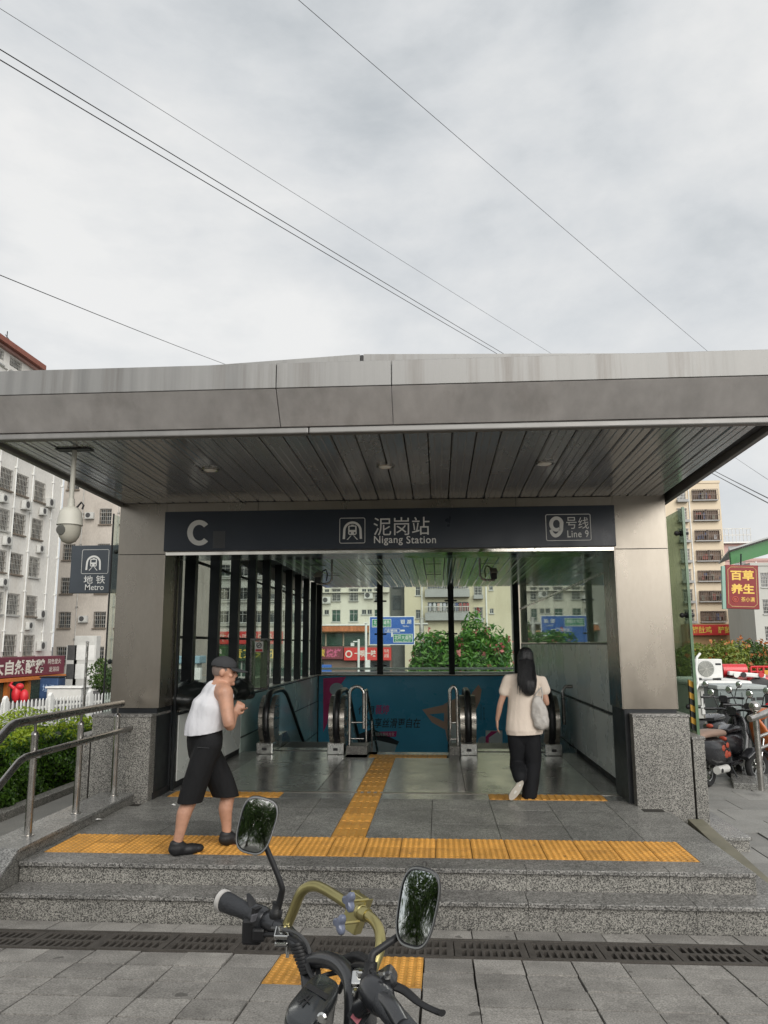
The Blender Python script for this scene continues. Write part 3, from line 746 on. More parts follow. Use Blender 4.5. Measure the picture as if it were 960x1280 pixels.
def metro_logo(cx, cz, s, par, y, m=None):
    """train in a tunnel arch; s = half height"""
    m = m or m_white; t = MB(); pts = []
    def flatpoly(poly): t.add([(cx + a * s, y, cz + b * s) for a, b in poly], [tuple(range(len(poly)))])
    # arch
    out_, in_ = [], []
    for i in range(17):
        a = PI * i / 16; out_.append((.88 * math.cos(a), .02 + .88 * math.sin(a))); in_.append((.66 * math.cos(a), .02 + .66 * math.sin(a)))
    out_ = [(.92, -.78)] + out_ + [(-.92, -.78)]; in_ = [(.70, -.78)] + in_ + [(-.70, -.78)]
    for i in range(len(out_) - 1): flatpoly([out_[i], out_[i + 1], in_[i + 1], in_[i]])
    # train face
    flatpoly([(-.34, .50), (.34, .50), (.40, .40), (-.40, .40)]); flatpoly([(-.40, .40), (-.27, .40), (-.27, .08), (-.40, .08)]); flatpoly([(.27, .40), (.40, .40), (.40, .08), (.27, .08)])
    flatpoly([(-.40, .08), (.40, .08), (.40, -.12), (-.40, -.12)]); flatpoly([(-.40, -.12), (-.30, -.12), (-.30, -.28), (-.40, -.28)]); flatpoly([(.30, -.12), (.40, -.12), (.40, -.28), (.30, -.28)])
    flatpoly([(-.14, -.12), (.14, -.12), (.14, -.28), (-.14, -.28)]); flatpoly([(-.40, -.28), (.40, -.28), (.28, -.40), (-.28, -.40)])
    flatpoly([(-.16, -.45), (-.08, -.45), (-.42, -.85), (-.54, -.85)]); flatpoly([(.16, -.45), (.54, -.85), (.42, -.85), (.08, -.45)])
    flatpoly([(-.12, .50), (.12, .50), (.12, .58), (-.12, .58)])
    return t.build('metro_emblem', m, par)
x0, z0 = sx(440.5, 663.5); metro_logo(x0, z0, .118, sg, -.0036)

# ------------------------------------------------------------------ hanging metro sign at the left pillar
YM = 9.55
p0, p1 = at(90, 682, YM), at(150, 741, YM)
ms = thing('metro_wall_sign', 'square dark grey metro pictogram sign beside the left pillar, half behind glass', 'sign', (0, YM, 0))
B(p0.x, p1.x - .02, 0, .10, p1.z, p0.z).build('sign_box', mat('sign slate', (.045, .055, .066), .4, var=.08), ms, bevel=.004)
B(p1.x - .4, p1.x + .25, .04, .09, p0.z - .12, p0.z - .08).build('bracket', m_dark, ms); 
def mxz(px, py): p = at(px, py, YM - .004); return p.x, p.z
c = at(117, 704, YM); metro_logo(c.x, c.z, .11, ms, -.004)
ring(103, 687, 135, 717, .005, ms, conv=mxz, y=-.004)
for s, a in (('地 铁', (105, 719.5, 131, 729.5)), ('Metro', (106.5, 730.5, 129.5, 737.5))):
    x0, z1 = mxz(a[0], a[1]); x1, z0 = mxz(a[2], a[3]); lettering(s, x0, x1, z0, z1, -.004, m_white, ms, res=3, bold=.005)

# ------------------------------------------------------------------ advertisement on the back wall
ad = thing('advert_panel', 'large blue advertising poster with pink ribbon on the back wall behind the stairs', 'poster', (0, 19.985, 0))
m_ad = mat('poster blue', (.075, .40, .64), .3, var=.10, scale=.5, coat=.4)
B(-3.06, 2.06, 0, .013, -1.40, LZ - .045).build('poster_sheet', m_ad, ad)
m_pink = mat('poster pink', (.62, .05, .22), .35, var=.1); m_adw = mat('poster white', (.80, .80, .80), .4, var=.06); m_pskin = mat('poster skin', (.62, .40, .31), .4, var=.1, scale=2); m_adk = mat('poster dark', (.012, .02, .03), .4, var=.1); m_adg = mat('poster grey', (.42, .50, .54), .4, var=.08)
def pflat(pts, m, nm, dy=-.003):
    vs = []
    for px, py in pts:
        p = at(px, py, 19.985 + dy); vs.append((p.x, dy, p.z))
    MB().add(vs, [tuple(range(len(vs)))]).build(nm, m, ad)
pflat([(404, 848), (433, 846), (421, 862), (412, 885), (409, 905), (404, 915)], m_pink, 'ribbon_print')
def disc(cx, cy, r, m, nm, dy): pflat([(cx + r * math.cos(2 * PI * i / 20), cy + r * .95 * math.sin(2 * PI * i / 20)) for i in range(20)], m, nm, dy)
disc(421, 862, 9, m_adg, 'badge_print', -.004)
def ptext(s, a, m, dy=-.004, **k):
    p, q = at(a[0], a[1], 19.98), at(a[2], a[3], 19.98); lettering(s, p.x, q.x, q.z, p.z, dy, m, ad, res=3, **k)
ptext('使用', (448, 882, 468, 893), m_adk, shear=.15, bold=.01); ptext('薇婷', (469, 881, 487, 893), m_pink, shear=.15, bold=.01)
ptext('净享丝滑更自在', (458, 897.5, 526, 910), m_adk, shear=.15, bold=.01)
pflat([(462, 915), (496, 914), (495, 921), (461, 921)], m_pink, 'label_print'); ptext('法国百年脱毛专家', (464, 915.5, 493, 920), m_adw, -.006)
pflat([(434, 923), (466, 911), (499, 927), (494, 936), (440, 940)], m_adk, 'house_print')
pflat([(440, 934), (470, 925), (496, 931), (492, 945), (440, 950)], m_adg, 'house_print', -.004)
# arms and shoulders of the figure on the poster
pflat([(528, 887), (555, 881), (556, 891), (536, 893), (555, 902), (556, 912), (540, 903)], m_pskin, 'figure_print')
pflat([(555, 880), (572, 872), (586, 890), (585, 925), (560, 930), (555, 905)], m_pskin, 'figure_print', -.004)
pflat([(582, 890), (590, 866), (598, 856), (602, 862), (600, 876), (592, 893), (588, 905)], m_pskin, 'figure_print', -.005)
pflat([(562, 905), (585, 903), (585, 935), (561, 935)], m_adw, 'figure_print', -.006)
pflat([(607, 913), (628, 913), (628, 932), (607, 932)], m_adw, 'carton_print'); pflat([(607, 921), (614, 914), (623, 914), (611, 922), (611, 930), (607, 930)], m_pink, 'carton_print', -.005)
disc(604, 927, 7, m_adg, 'face_print', -.004)
ptext('S I L K Y', (600, 880, 602.5, 900), m_adk)
ptext('GENTLE', (604, 884, 606, 900), m_adk)

# ------------------------------------------------------------------ escalators
m_grn = mat('skirt steel', (.48, .48, .46), .25, metal=.9, var=.15, scale=2)
m_rub = mat('handrail rubber', (.010, .010, .011), .35, var=.1)
m_bal = mat('balustrade panel', (.42, .60, .64), .12, metal=.2, var=.12, scale=.8, spec=.7)
m_tread = mat('escalator tread', (.10, .105, .10), .45, metal=.6, var=.2, scale=6)
def balustrade_path(ny, zt, r=.40):
    """handrail path in the y,z plane: newel half circle, short level, then down at 30 degrees"""
    pts = [(ny + .30, zt - 2 * r)]
    for i in range(0, 11):
        a = -PI / 2 - PI * i / 10; pts.append((ny + r + r * math.cos(a), zt - r + r * math.sin(a)))
    pts += [(ny + 1.0, zt)]
    for i in range(1, 7):
        a = rad(30) * i / 6; pts.append((ny + 1.0 + 1.4 * math.sin(a), zt - 1.4 * (1 - math.cos(a))))
    y, z = pts[-1]; pts += [(y + 2.9, z - 2.9 * math.tan(rad(30)))]
    return pts
def escalator(xl, xr, label, ny=12.02):
    e = thing('escalator', label, 'escalator', (0, 0, 0), group='escalators going down')
    zt = 1.20
    for s, x in ((-1, xl), (1, xr)):
        path = balustrade_path(ny, zt)
        hr = MB(); hr.tube([(x, y, z) for y, z in path], .052, 12, flat=(1.0, .8)); hr.build('handrail', m_rub, e, 50)
        low = [(y, max(-1.42, .30 - max(0, (y - ny - 1.3)) * math.tan(rad(30)))) for y, z in path]
        # infill: outline inside the rail
        top = [(y, z) for y, z in path[2:]]
        inn = [(ny + .05 + (y - ny) * .99, z - .03) for y, z in top]
        poly = [(ny + .12, .30)] + inn + [(inn[-1][0], max(-1.42, inn[-1][1] - .85)), (ny + 1.5, .30)]
        t = MB(); t.prism(poly, 0, x - .012, x + .012); t.build('balustrade_panel', m_bal, e)
        # deck below with skirting and steel newel shells
        dk = MB(); dk.prism([(ny + .02, .301), (ny + .02, .46), (ny + .25, .50), (ny + 1.35, .50), (ny + 4.2, -1.12), (ny + 4.2, -1.42), (ny + 2.2, -.4), (ny + 1.3, .301)], 0, x - .075, x + .075); dk.build('deck', m_grn, e, bevel=.01)
        for q in (-1, 1):
            sh = MB(); n = 14
            pr = [(ny + .40 + (.37) * math.cos(-PI / 2 - PI * i / n), .78 + .37 * math.sin(-PI / 2 - PI * i / n)) for i in range(n + 1)]
            sh.prism(pr + [(ny + .46, 1.15), (ny + .46, .41)], 0, x + q * .085 - .035, x + q * .085 + .035); sh.build('newel_shell', m_steel, e, 40)
        bx = MB(); bx.box(x - .125, x + .125, ny - .03, ny + .26, .302, .47); bx.build('newel_base', m_grn, e, bevel=.012)
        B(x - .035, x + .035, ny - .033, ny - .029, .36, .40).build('sensor_slot', m_blk, e)
    # steps: level by the comb, then falling away
    B(xl + .08, xr - .08, ny + .45, ny + .75, .26, .304).build('comb_plate', m_plate, e)
    for i in range(9):
        y = ny + .75 + .4 * i; z = .302 - max(0, i - 1) * .2
        if z < -1.2: break
        t = MB(); t.box(xl + .08, xr - .08, y, y + .4, z - .3 if z > -1.1 else -1.42, z - .012)
        for k in range(26):
            xk = xl + .09 + (xr - xl - .18) * (k + .5) / 26; t.box(xk - .008, xk + .008, y + .002, y + .398, z - .012, z)
        t.build('escalator_step', m_tread, e)
    return e
es1 = escalator(-2.66, -1.575, 'escalator on the left of the central stairs, with blue-green side panel')
es2 = escalator(.43, 1.68, 'escalator on the right of the central stairs, ahead of the walking woman')
m_yl = mat('safety label yellow', (.42, .34, .06), .5, var=.15, scale=12); m_redl = mat('safety label red', (.45, .05, .03), .5, var=.2)
MB().box(-2.646, -2.643, 12.45, 12.55, .62, 1.12).build('safety_label', m_yl, es1)
MB().box(-1.605, -1.60, 12.0, 12.01, .8, 1.0)
for e, x in ((es1, -1.50), (es2, 1.755)):
    MB().lathe([(.05, 0), (.05, .004)], 16, (x, 12.30, .72), Matrix.Rotation(PI / 2, 3, 'X')).build('safety_label', m_redl, e)
    B(x - .04, x + .04, 12.31, 12.32, .95, 1.06).build('safety_label', m_yl, e)

# ------------------------------------------------------------------ central stairs and their rails
st = thing('staircase', 'granite staircase going down between the two escalators', 'stairs')
for i in range(10):
    z = PZ - .165 * (i + 1); y = YP + .30 * i
    B(-1.08, .12, y, y + .32, max(-1.44, z - .2), z).build('step', m_grant, st, bevel=.004)
for x0, x1 in ((-1.42, -1.10), (.14, .30)):
    t = MB(); t.prism([(12.05, -.6), (12.05, PZ + .12), (12.5, PZ + .12), (15.6, PZ + .12 - 1.70), (15.6, -1.44), (14, -1.44)], 0, x0, x1); t.build('stair_cheek', m_gran, st, bevel=.005)
def stair_rail(x, x2, label):
    r = thing('stair_handrail', label, 'handrail', group='stair handrails')
    z0 = PZ + .12; zt = 1.30
    loop = [(x, 12.15, z0 - .005)] + [(x, 12.15, zt - .12)] + [((x + x2) / 2 + (x - x2) / 2 * math.cos(PI * i / 8), 12.15, zt - .12 + .12 * math.sin(PI * i / 8)) for i in range(1, 8)] + [(x2, 12.15, zt - .12), (x2, 12.15, z0 + .25)]
    MB().tube(loop, .026, 10).build('end_loop', m_tubes, r, 50)
    for zz in (.62, .86):
        MB().tube([(x, 12.15, zz - .1), (x2, 12.15, zz - .1)], .014, 8).build('cross_bar', m_tubes, r, 50)
    MB().tube([(x2, 12.15, z0 + .8), (x2, 12.6, z0 + .8), (x2, 15.6, z0 + .8 - 1.70)], .024, 8).build('sloping_rail', m_tubes, r, 50)
    for y in (12.55, 13.6, 14.7): MB().tube([(x2, y, z0 - .005 - max(0, (y - 12.5) * .548)), (x2, y, z0 + .8 - max(0, (y - 12.6)) * .5667)], .018, 8).build('post', m_tubes, r, 50)
stair_rail(-1.38, -1.16, 'looped stainless handrail at the head of the stairs, left side')
stair_rail(.27, .03 + .13, 'looped stainless handrail at the head of the stairs, right side')
# short bent grab rail on the right wall
gr = MB(); gr.tube([(1.92, 12.5, .7), (1.92, 12.5, 1.22), (1.96, 12.5, 1.28), (2.073, 12.5, 1.28)], .028, 10); tag(gr.build('grab_rail', m_rail, None, 50), 'bent steel grab rail on the right wall beside the escalator', 'handrail')
# small access box on right wall
bx = thing('wall_lock', 'small steel lock plate high on the right mirror wall', 'lock'); B(2.062, 2.074, 9.60, 9.66, 1.66, 1.84).build('plate', m_tubes, bx); B(2.055, 2.061, 9.615, 9.645, 1.72, 1.78).build('keyhole', m_blk, bx)
# ------------------------------------------------------------------ left parapet with its handrail
par = thing('granite_parapet', 'low granite cheek wall with polished top at the left of the steps', 'parapet')
t = MB(); t.prism([(8.38, -.3), (8.38, .366), (6.10, .366), (5.30, -.066), (5.30, -.3)], 0, -3.60, -3.262); t.build('wall_core', m_gran, par)
m_cap = granite('polished cap granite', (.09, .09, .085), (.19, .188, .178), (.33, .325, .305), .22, 130, dirt=.3)
for y0, y1 in ((7.35, 8.38), (6.10, 7.346)): B(-3.615, -3.25, y0, y1, .367, .395).build('cap_stone', m_cap, par, bevel=.004)
t = MB(); t.prism([(6.096, .367), (6.096, .395), (5.28, -.045), (5.28, -.073)], 0, -3.615, -3.25); t.build('cap_stone', m_cap, par)
lr = thing('parapet_handrail', 'double stainless handrail on three posts along the left parapet', 'handrail')
xr_ = -3.40
for y in (6.50, 7.35, 8.20):
    p = MB(); p.tube([(xr_, y, .396), (xr_, y, 1.20)], .031, 14); p.build('post', m_tubes, lr, 50)
    MB().lathe([(.032, 1.20), (.026, 1.22), (.012, 1.23), (.012, 1.30)], 10, (xr_, y, 0)).build('post_cap', m_rail, lr, 50)
    MB().lathe([(.05, .396), (.05, .402), (.034, .405)], 14, (xr_, y, 0)).build('post_flange', m_tubes, lr, 50)
    MB().tube([(xr_ + .02, y, 1.015), (xr_ + .062, y, 1.02), (xr_ + .066, y, 1.035)], .009, 6).build('rail_bracket', m_tubes, lr)
MB().tube([(xr_, 5.0, .72), (xr_, 6.08, 1.295), (xr_, 6.15, 1.32), (xr_, 6.24, 1.325), (xr_, 8.30, 1.325)], .036, 14).build('top_rail', m_rail, lr, 50)
MB().tube([(xr_ + .07, 5.0, .42), (xr_ + .07, 6.14, 1.03), (xr_ + .07, 6.24, 1.055), (xr_ + .07, 8.38, 1.055)], .028, 12).build('lower_rail', m_rail, lr, 50)

# ------------------------------------------------------------------ planting bed, hedge and picket fence
bed = MB(); bed.box(-12, -5.25, 5.9, 15.5, -.119, -.05); tag(bed.build('planting_bed', m_earth), kind='structure')
kb = thing('bed_kerb', 'pale stone kerb along the hedge bed at left', 'kerb'); 
for i in range(9): B(-5.23, -5.06, 5.9 + 1.06 * i, 5.9 + 1.06 * i + 1.05, -.119, .03).build('kerb_stone', m_gran, kb, bevel=.008)
m_walk = mat('side path', (.17, .165, .15), .8, var=.15, scale=3, fine=.2, bump=.2)
sw = MB(); sw.box(-5.05, -3.99, 5.9, 18.5, -.119, -.06); tag(sw.build('side_path', m_walk), kind='structure')
m_hl = leafmat('hedge leaf', (.018, .055, .006), (.10, .21, .018), .4, .35); m_hl2 = leafmat('hedge young leaf', (.20, .30, .015), (.40, .50, .04), .4, .4)
m_core = mat('hedge twigs', (.012, .02, .006), .9, var=.4, scale=8)
hg = thing('hedge', 'clipped green hedge with yellow-green tops behind the left railing', 'hedge', (-6.62, 9.4, -.05))
hx, hy, hz = 1.30, 3.3, .86
def bump(a, b): return .07 * np.sin(a * 3.1 + 1.3) + .06 * np.sin(b * 2.3) + .05 * np.sin(a * 7 + b * 5)
t = MB(); t.box(-hx + .12, hx - .14, -hy + .1, hy - .1, .05, hz - .16); t.build('branches', m_core, hg, bevel=.08)
n = 26000; cs = []; ns_ = []
f = rng.uniform(0, 1, n)
a = rng.uniform(-1, 1, n); b = rng.uniform(-1, 1, n); dpt = rng.exponential(.045, n)
top = f < .42; side = (f >= .42) & (f < .86); fr_ = f >= .86
c = np.zeros((n, 3)); nn = np.zeros((n, 3))
c[top] = np.stack([a[top] * hx, b[top] * hy, hz - dpt[top] + bump(a[top] * hx, b[top] * hy)], 1); nn[top] = (0, 0, 1)
zz = rng.uniform(.02, 1, n)
c[side] = np.stack([hx - dpt[side] + bump(b[side] * hy, zz[side] * 2) - .12 * (zz[side] > .9), b[side] * hy, zz[side] * hz], 1); nn[side] = (1, -.2, .35)
c[fr_] = np.stack([a[fr_] * hx, -hy + dpt[fr_] + bump(a[fr_] * hx, zz[fr_] * 3), zz[fr_] * hz], 1); nn[fr_] = (.2, -1, .35)
young = (c[:, 2] > hz - .10 + rng.normal(0, .06, n))
leafmesh('foliage', c[~young], nn[~young], .062, m_hl, hg, .55, .55)
leafmesh('young_foliage', c[young], nn[young], .058, m_hl2, hg, .55, .6)
# picket fence: rails, posts and separate pickets
fa, fb = at(-60, 870, 15.7), at(146, 870, 20.6)
fz = -.30
dv = Vector((fb.x - fa.x, fb.y - fa.y, 0)); Lf = dv.length; ang = math.atan2(dv.y, dv.x)
fn = thing('picket_fence', 'white picket fence behind the hedge at left', 'fence', (fa.x, fa.y, fz), ang)
for z in (.30, .78): B(0, Lf, .012, .045, z, z + .05).build('fence_rail', m_wpaint, fn)
pk = MB().prism([(-.019, .08), (.019, .08), (.019, .95), (0, 1.01), (-.019, .95)], 1, -.012, .012).mesh('picket', m_wpaint)
po = MB().prism([(-.05, 0), (.05, 0), (.05, 1.06), (0, 1.13), (-.05, 1.06)], 1, -.05, .05).mesh('fence_post', m_wpaint)
k = 0; x = .05
while x < Lf:
    if k % 12 == 0: link('fence_post', po, fn, (x, 0, 0))
    else: link('picket', pk, fn, (x, 0, 0), (0, random.gauss(0, .01), 0))
    x += .112; k += 1
# plain sign post with black and yellow foot
pst = thing('grey_post', 'slim grey steel post beside the white fence at left', 'post', (at(106, 860, 19).x, 19, -.3))
MB().tube([(0, 0, 0), (0, 0, 2.3)], .035, 8).build('shaft', m_tubes, pst, 50); MB().lathe([(.045, 2.3), (.045, 2.33), (.01, 2.35)], 8).build('post_cap', m_tubes, pst)

# ------------------------------------------------------------------ dome camera and bullet cameras
m_cam = mat('camera housing', (.47, .46, .40), .5, var=.06, scale=4, stain=.3, stain_col=(.3, .27, .2))
dc = thing('dome_camera', 'pale dome security camera hanging on a pole from the left of the canopy', 'security camera', (-3.08, 6.22, 0))
zt = zs(6.22)
def zc(py): return at(88, py, 6.22).z
MB().box(-.15, .15, -.05, .05, zt - .012, zt - .004).build('ceiling_plate', m_dark, dc)
MB().tube([(0, 0, zt - .01), (0, 0, zc(632))], .020, 12).build('pole', m_cam, dc, 50)
MB().lathe([(.028, zc(624)), (.030, zc(633)), (.05, zc(634.5))], 16).build('collar', m_cam, dc, 50)
hb = MB().lathe([(.03, zc(633.5)), (.062, zc(635)), (.088, zc(640)), (.098, zc(648)), (.104, zc(655.5)), (.106, zc(656.5)), (.100, zc(657))], 24).build('housing', m_cam, dc, 50)
MB().lathe([(.094, zc(657.2)), (.092, zc(664)), (.080, zc(671)), (.055, zc(677)), (.02, zc(679.5)), (.003, zc(680))], 24).build('dome', mat('dome shell', (.36, .345, .29), .35, var=.06), dc, 50)
MB().lathe([(.040, -.01), (.045, 0), (.038, .012), (.02, .014)], 16, (-.03, -.082, zc(664)), Matrix.Rotation(PI / 2 + .25, 3, 'X')).build('lens', mat('lens grey', (.10, .10, .09), .2), dc, 50)
MB().tube([(.05, 0, zc(635)), (.09, 0, zc(628)), (.11, 0, zc(632)), (.10, 0, zc(637))], .008, 6).build('cable', m_blk, dc)
def bullet(px, py, Y, flip, label):
    b = thing('bullet_camera', label, 'security camera', at(px, py, Y), group='bullet cameras under the inner ceiling')
    z = 3.49 - .006 * (Y - 9.16) - b.location.z
    hook = [(.16 * flip, 0, z), (.16 * flip, 0, -.06), (.13 * flip, 0, -.11), (.08 * flip, 0, -.125), (-.05 * flip, 0, -.125)]
    MB().tube(hook, .016, 8).build('hanger', m_tubes, b, 50)
    R_ = Matrix.Rotation(rad(18), 3, 'X')
    t = MB(); t.obox((-.03 * flip, 0, -.045), (.085, .24, .09), R_); t.build('camera_body', m_dark, b, bevel=.012)
    t = MB(); t.obox((-.03 * flip, -.04, .008), (.10, .30, .008), R_); t.build('sun_shield', mat('camera shield', (.30, .27, .24), .5), b)
    MB().tube([(-.03 * flip, .1, -.02), (.0, .14, .07), (.06 * flip, .1, .09), (.09 * flip, .04, .02), (.08 * flip, .02, -.08)], .009, 6).build('cable', m_blk, b, 50)
bullet(401, 719, 11.0, 1, 'dark bullet camera on a hooked hanger, left one under the inner ceiling')
bullet(614, 714, 11.0, -1, 'dark bullet camera on a hooked hanger, right one under the inner ceiling')

# ------------------------------------------------------------------ covered goods on the left ledge and the no-smoking stand
m_tarp = mat('black tarpaulin', (.008, .010, .010), .38, var=.2, scale=4, bump=.5, bscale=9)
def lump(name, label, c, r, seed):
    r_ = np.random.default_rng(seed); t = MB(); t.ell((0, 0, 0), r, 28, 18)
    v = np.array(t.v); d = v / (np.linalg.norm(v, axis=1, keepdims=True) + 1e-9)
    amp = .10 * np.sin(d @ r_.normal(0, 5, 3)) + .07 * np.sin(d @ r_.normal(0, 9, 3) + 1) + .04 * np.sin(d @ r_.normal(0, 16, 3))
    v = v * (1 + amp[:, None]); v[:, 2] = np.maximum(v[:, 2], -r[2] * .82); t.v = [tuple(p) for p in v]
    o = t.build(name, m_tarp, None, 60); o.location = c; return tag(o, label, 'bag', 'black bags on the left wall')
lump('black_bag', 'large black bag slumped on the left wall ledge by the pillar', (-3.04, 9.55, 1.32), (.27, .52, .17), 1)
lump('black_bag', 'second black bag behind the man on the left wall ledge', (-3.02, 10.55, 1.30), (.26, .56, .15), 2)
lump('black_bag', 'black bag just right of the man, on the wall before the notice frame', (-2.98, 11.62, 1.27), (.22, .48, .16), 5)
ns2 = thing('notice_frame', 'steel frame with small red and white no-smoking notice beside the mullions', 'notice stand', (0, 12.3, 0))
def nb(px, py): p = at(px, py, 12.3); return p.x, p.z
x0, z1 = nb(313, 798); x1, z0 = nb(336, 862)
t = MB(); t.box(x0, x1, 0, .03, z1 - .035, z1); t.box(x1 - .035, x1, 0, .03, z0, z1 - .035); t.box(x0, x0 + .03, .0, .03, z0, z1 - .035); t.box(x0 + .03, x1 - .035, 0, .03, z0, z0 + .03); t.build('frame', m_rail, ns2)
a0, b1 = nb(319, 802); a1, b0 = nb(329, 815); B(a0, a1, -.012, -.002, b0, b1).build('notice', m_wpaint, ns2)
mr_ = mat('notice red', (.50, .03, .04), .5); B(a0 + .01, a1 - .01, -.016, -.013, b0 + .008, b0 + .045).build('red_band', mr_, ns2)
cx, cz = (a0 + a1) / 2, b0 + .105
t = MB(); t.tube([(cx + .038 * math.cos(q * PI / 8), -.015, cz + .038 * math.sin(q * PI / 8)) for q in range(16)], .006, 5, closed=True); t.bar((cx - .027, -.015, cz - .027), (cx + .027, -.015, cz + .027), .008); t.bar((cx - .03, -.014, cz), (cx + .03, -.014, cz), .007); t.build('no_smoking_mark', m_blk, ns2)
B(x0 + .03, x1 - .035, .012, .018, z0 + .03, z1 - .035).build('glass_sheet', m_glg, ns2)
# ------------------------------------------------------------------ right side: lower paving, granite block, ramp rail
sp_ = MB(); sp_.box(2.75, 12, 5.9, 19, -.119, -.085); side_pav = tag(sp_.build('side_pavement', m_joint), kind='structure')
m_slab2 = mat('light paving slab', (.235, .23, .215), .7, var=.15, scale=3, rnd=.16, fine=.18, stain=.4, stain_col=(.08, .075, .065), bump=.15)
sm2 = MB().box(-.295, .295, -.295, .295, -.03, 0).mesh('paving_slab', m_slab2)
for i in range(14):
    for j in range(20):
        x, y = 3.06 + .6 * i + (.3 if j % 2 else 0), 6.25 + .6 * j
        if y < 18.6 and x < 11: link('paving_slab', sm2, side_pav, (x, y, -.056 + random.gauss(0, .003)), (random.gauss(0, .004), random.gauss(0, .004), 0))
sm3 = MB().box(-.145, .145, -.295, .295, -.03, 0).mesh('paving_slab', m_slab2)
for j in range(1, 20, 2): link('paving_slab', sm3, side_pav, (2.91, 6.25 + .6 * j, -.056))
gb = thing('granite_block', 'small granite kerb block with pale top beside the right plinth', 'kerb', (0, 0, 0))
B(2.73, 2.98, 8.15, 9.6, -.1, .05).build('block_body', m_gran, gb); B(2.72, 3.0, 8.13, 9.6, .051, .085).build('block_cap', m_cap, gb, bevel=.004)
# hazard striped bar on the right glass edge
hz_ = thing('hazard_bar', 'black and yellow striped bar against the right glass edge', 'post', (at(867, 890, 8.95).x, 8.95, 0)); zb0, zb1 = at(870, 916, 8.95).z, at(864, 854, 8.95).z
m_hy = mat('hazard yellow', (.55, .30, .03), .5, var=.1)
nst = 8
for i in range(nst):
    z0 = zb0 + (zb1 - zb0) * i / nst; z1 = zb0 + (zb1 - zb0) * (i + 1) / nst; sk = .04
    t = MB(); t.add([(-.035, -.02, z0 + sk), (.035, -.02, z0), (.035, -.02, z1), (-.035, -.02, z1 + sk), (-.035, .02, z0 + sk), (.035, .02, z0), (.035, .02, z1), (-.035, .02, z1 + sk)], [(0, 1, 2, 3), (4, 7, 6, 5), (0, 3, 7, 4), (1, 5, 6, 2), (3, 2, 6, 7), (0, 4, 5, 1)])
    t.build('stripe', m_hy if i % 2 else m_blk, hz_)
# ramp with a steel rail
rp = thing('ramp_rail', 'steel ramp handrail with ball-topped post at the right edge', 'handrail', (at(951, 975, 11.0).x, 11.0, 0))
zt_ = at(946, 893, 11.0).z
MB().tube([(0, 0, .02), (0, 0, zt_)], .04, 12).build('post', m_tubes, rp, 50); MB().ell((.0, 0, zt_ + .10), (.075, .075, .075), 14, 10).build('ball', m_tubes, rp, 50); MB().tube([(0, 0, zt_ - .01), (0, 0, zt_ + .05)], .022, 8).build('ball_neck', m_tubes, rp, 50)
MB().tube([(-.12, -.1, zt_ - .05), (.1, .0, zt_ - .0), (1.6, .6, zt_ + .55)], .045, 10).build('top_rail', m_tubes, rp, 50)
for q in (.3, .45): MB().tube([(0, 0, zt_ - q), (1.6, .6, zt_ - q + .45)], .022, 8).build('mid_rail', m_tubes, rp, 50)
rb = thing('granite_ramp', 'pale granite ramp kerb under the right hand rail', 'ramp', (0, 0, 0))
t = MB(); a = atz(917, 985, -.05); c0, c1 = a, atz(962, 1000, -.05)
t.add([(a.x, a.y, -.09), (a.x + 2.2, a.y - 1.0, -.09), (a.x + 2.9, a.y + 1.0, -.09), (a.x + .5, a.y + 1.6, -.09), (a.x, a.y, .02), (a.x + 2.2, a.y - 1.0, .08), (a.x + 2.9, a.y + 1.0, .12), (a.x + .5, a.y + 1.6, .05)], [(0, 1, 5, 4), (1, 2, 6, 5), (2, 3, 7, 6), (3, 0, 4, 7), (4, 5, 6, 7)]); t.build('ramp_slab', m_cap, rb, bevel=.01)

# ------------------------------------------------------------------ kiosk, AC unit and cabinet
m_kio = mat('kiosk panel', (.52, .52, .48), .5, var=.06, scale=2, stain=.25, stain_col=(.35, .33, .27)); m_cabg = mat('cabinet grey green', (.20, .235, .23), .4, metal=.2, var=.06, scale=2, stain=.25, stain_col=(.12, .13, .12))
YK = 22.0
def kx(px, Y=YK): return at(px, 870, Y).x
def kz(py, Y=YK): return at(900, py, Y).z
ki = thing('guard_kiosk', 'small pale guard kiosk with glass door behind the scooters', 'kiosk', (0, YK, 0))
B(kx(868), kx(938), 0, 2.4, -.06, kz(858)).build('kiosk_wall', m_kio, ki); B(kx(864), kx(936), -.35, 2.7, kz(857.5), kz(850.5)).build('kiosk_roof', m_wpaint, ki, bevel=.06)
B(kx(876), kx(898), -.04, -.005, .05, kz(864)).build('door_frame', m_wpaint, ki); B(kx(878.5), kx(896.5), -.06, -.045, .3, kz(867)).build('door_glass', m_pane, ki)
MB().tube([(kx(882) + .2 + .2 * math.cos(q * PI / 8), -.075, kz(879) + .2 * math.sin(q * PI / 8)) for q in range(16)], .02, 5, closed=True).build('door_wreath', m_wpaint, ki)
au = thing('air_conditioner', 'white outdoor air conditioner unit on the kiosk roof', 'air conditioner', (0, YK, 0))
x0, x1, z0, z1 = kx(872.5), kx(907.5), kz(848), kz(824)
B(x0, x1, .1, .45, z0, z1).build('casing', m_wpaint, au, bevel=.02)
cx = x0 + (x1 - x0) * .40; cz = (z0 + z1) / 2; rr = (z1 - z0) * .42
MB().lathe([(rr, 0), (rr, .015), (rr * .95, .02)], 28, (cx, .098, cz), Matrix.Rotation(PI / 2, 3, 'X')).build('fan_opening', mat('fan grey', (.24, .25, .23), .5), au, 30)
t = MB()
for i in range(1, 9):
    q = rr * i / 9; t.tube([(cx + q * math.cos(k * PI / 12), .072, cz + q * math.sin(k * PI / 12)) for k in range(24)], .005, 4, closed=True)
for k in range(8): t.tube([(cx, .07, cz), (cx + rr * math.cos(k * PI / 4 + .2), .07, cz + rr * math.sin(k * PI / 4 + .2))], .006, 4)
t.build('fan_grille', m_kio, au)
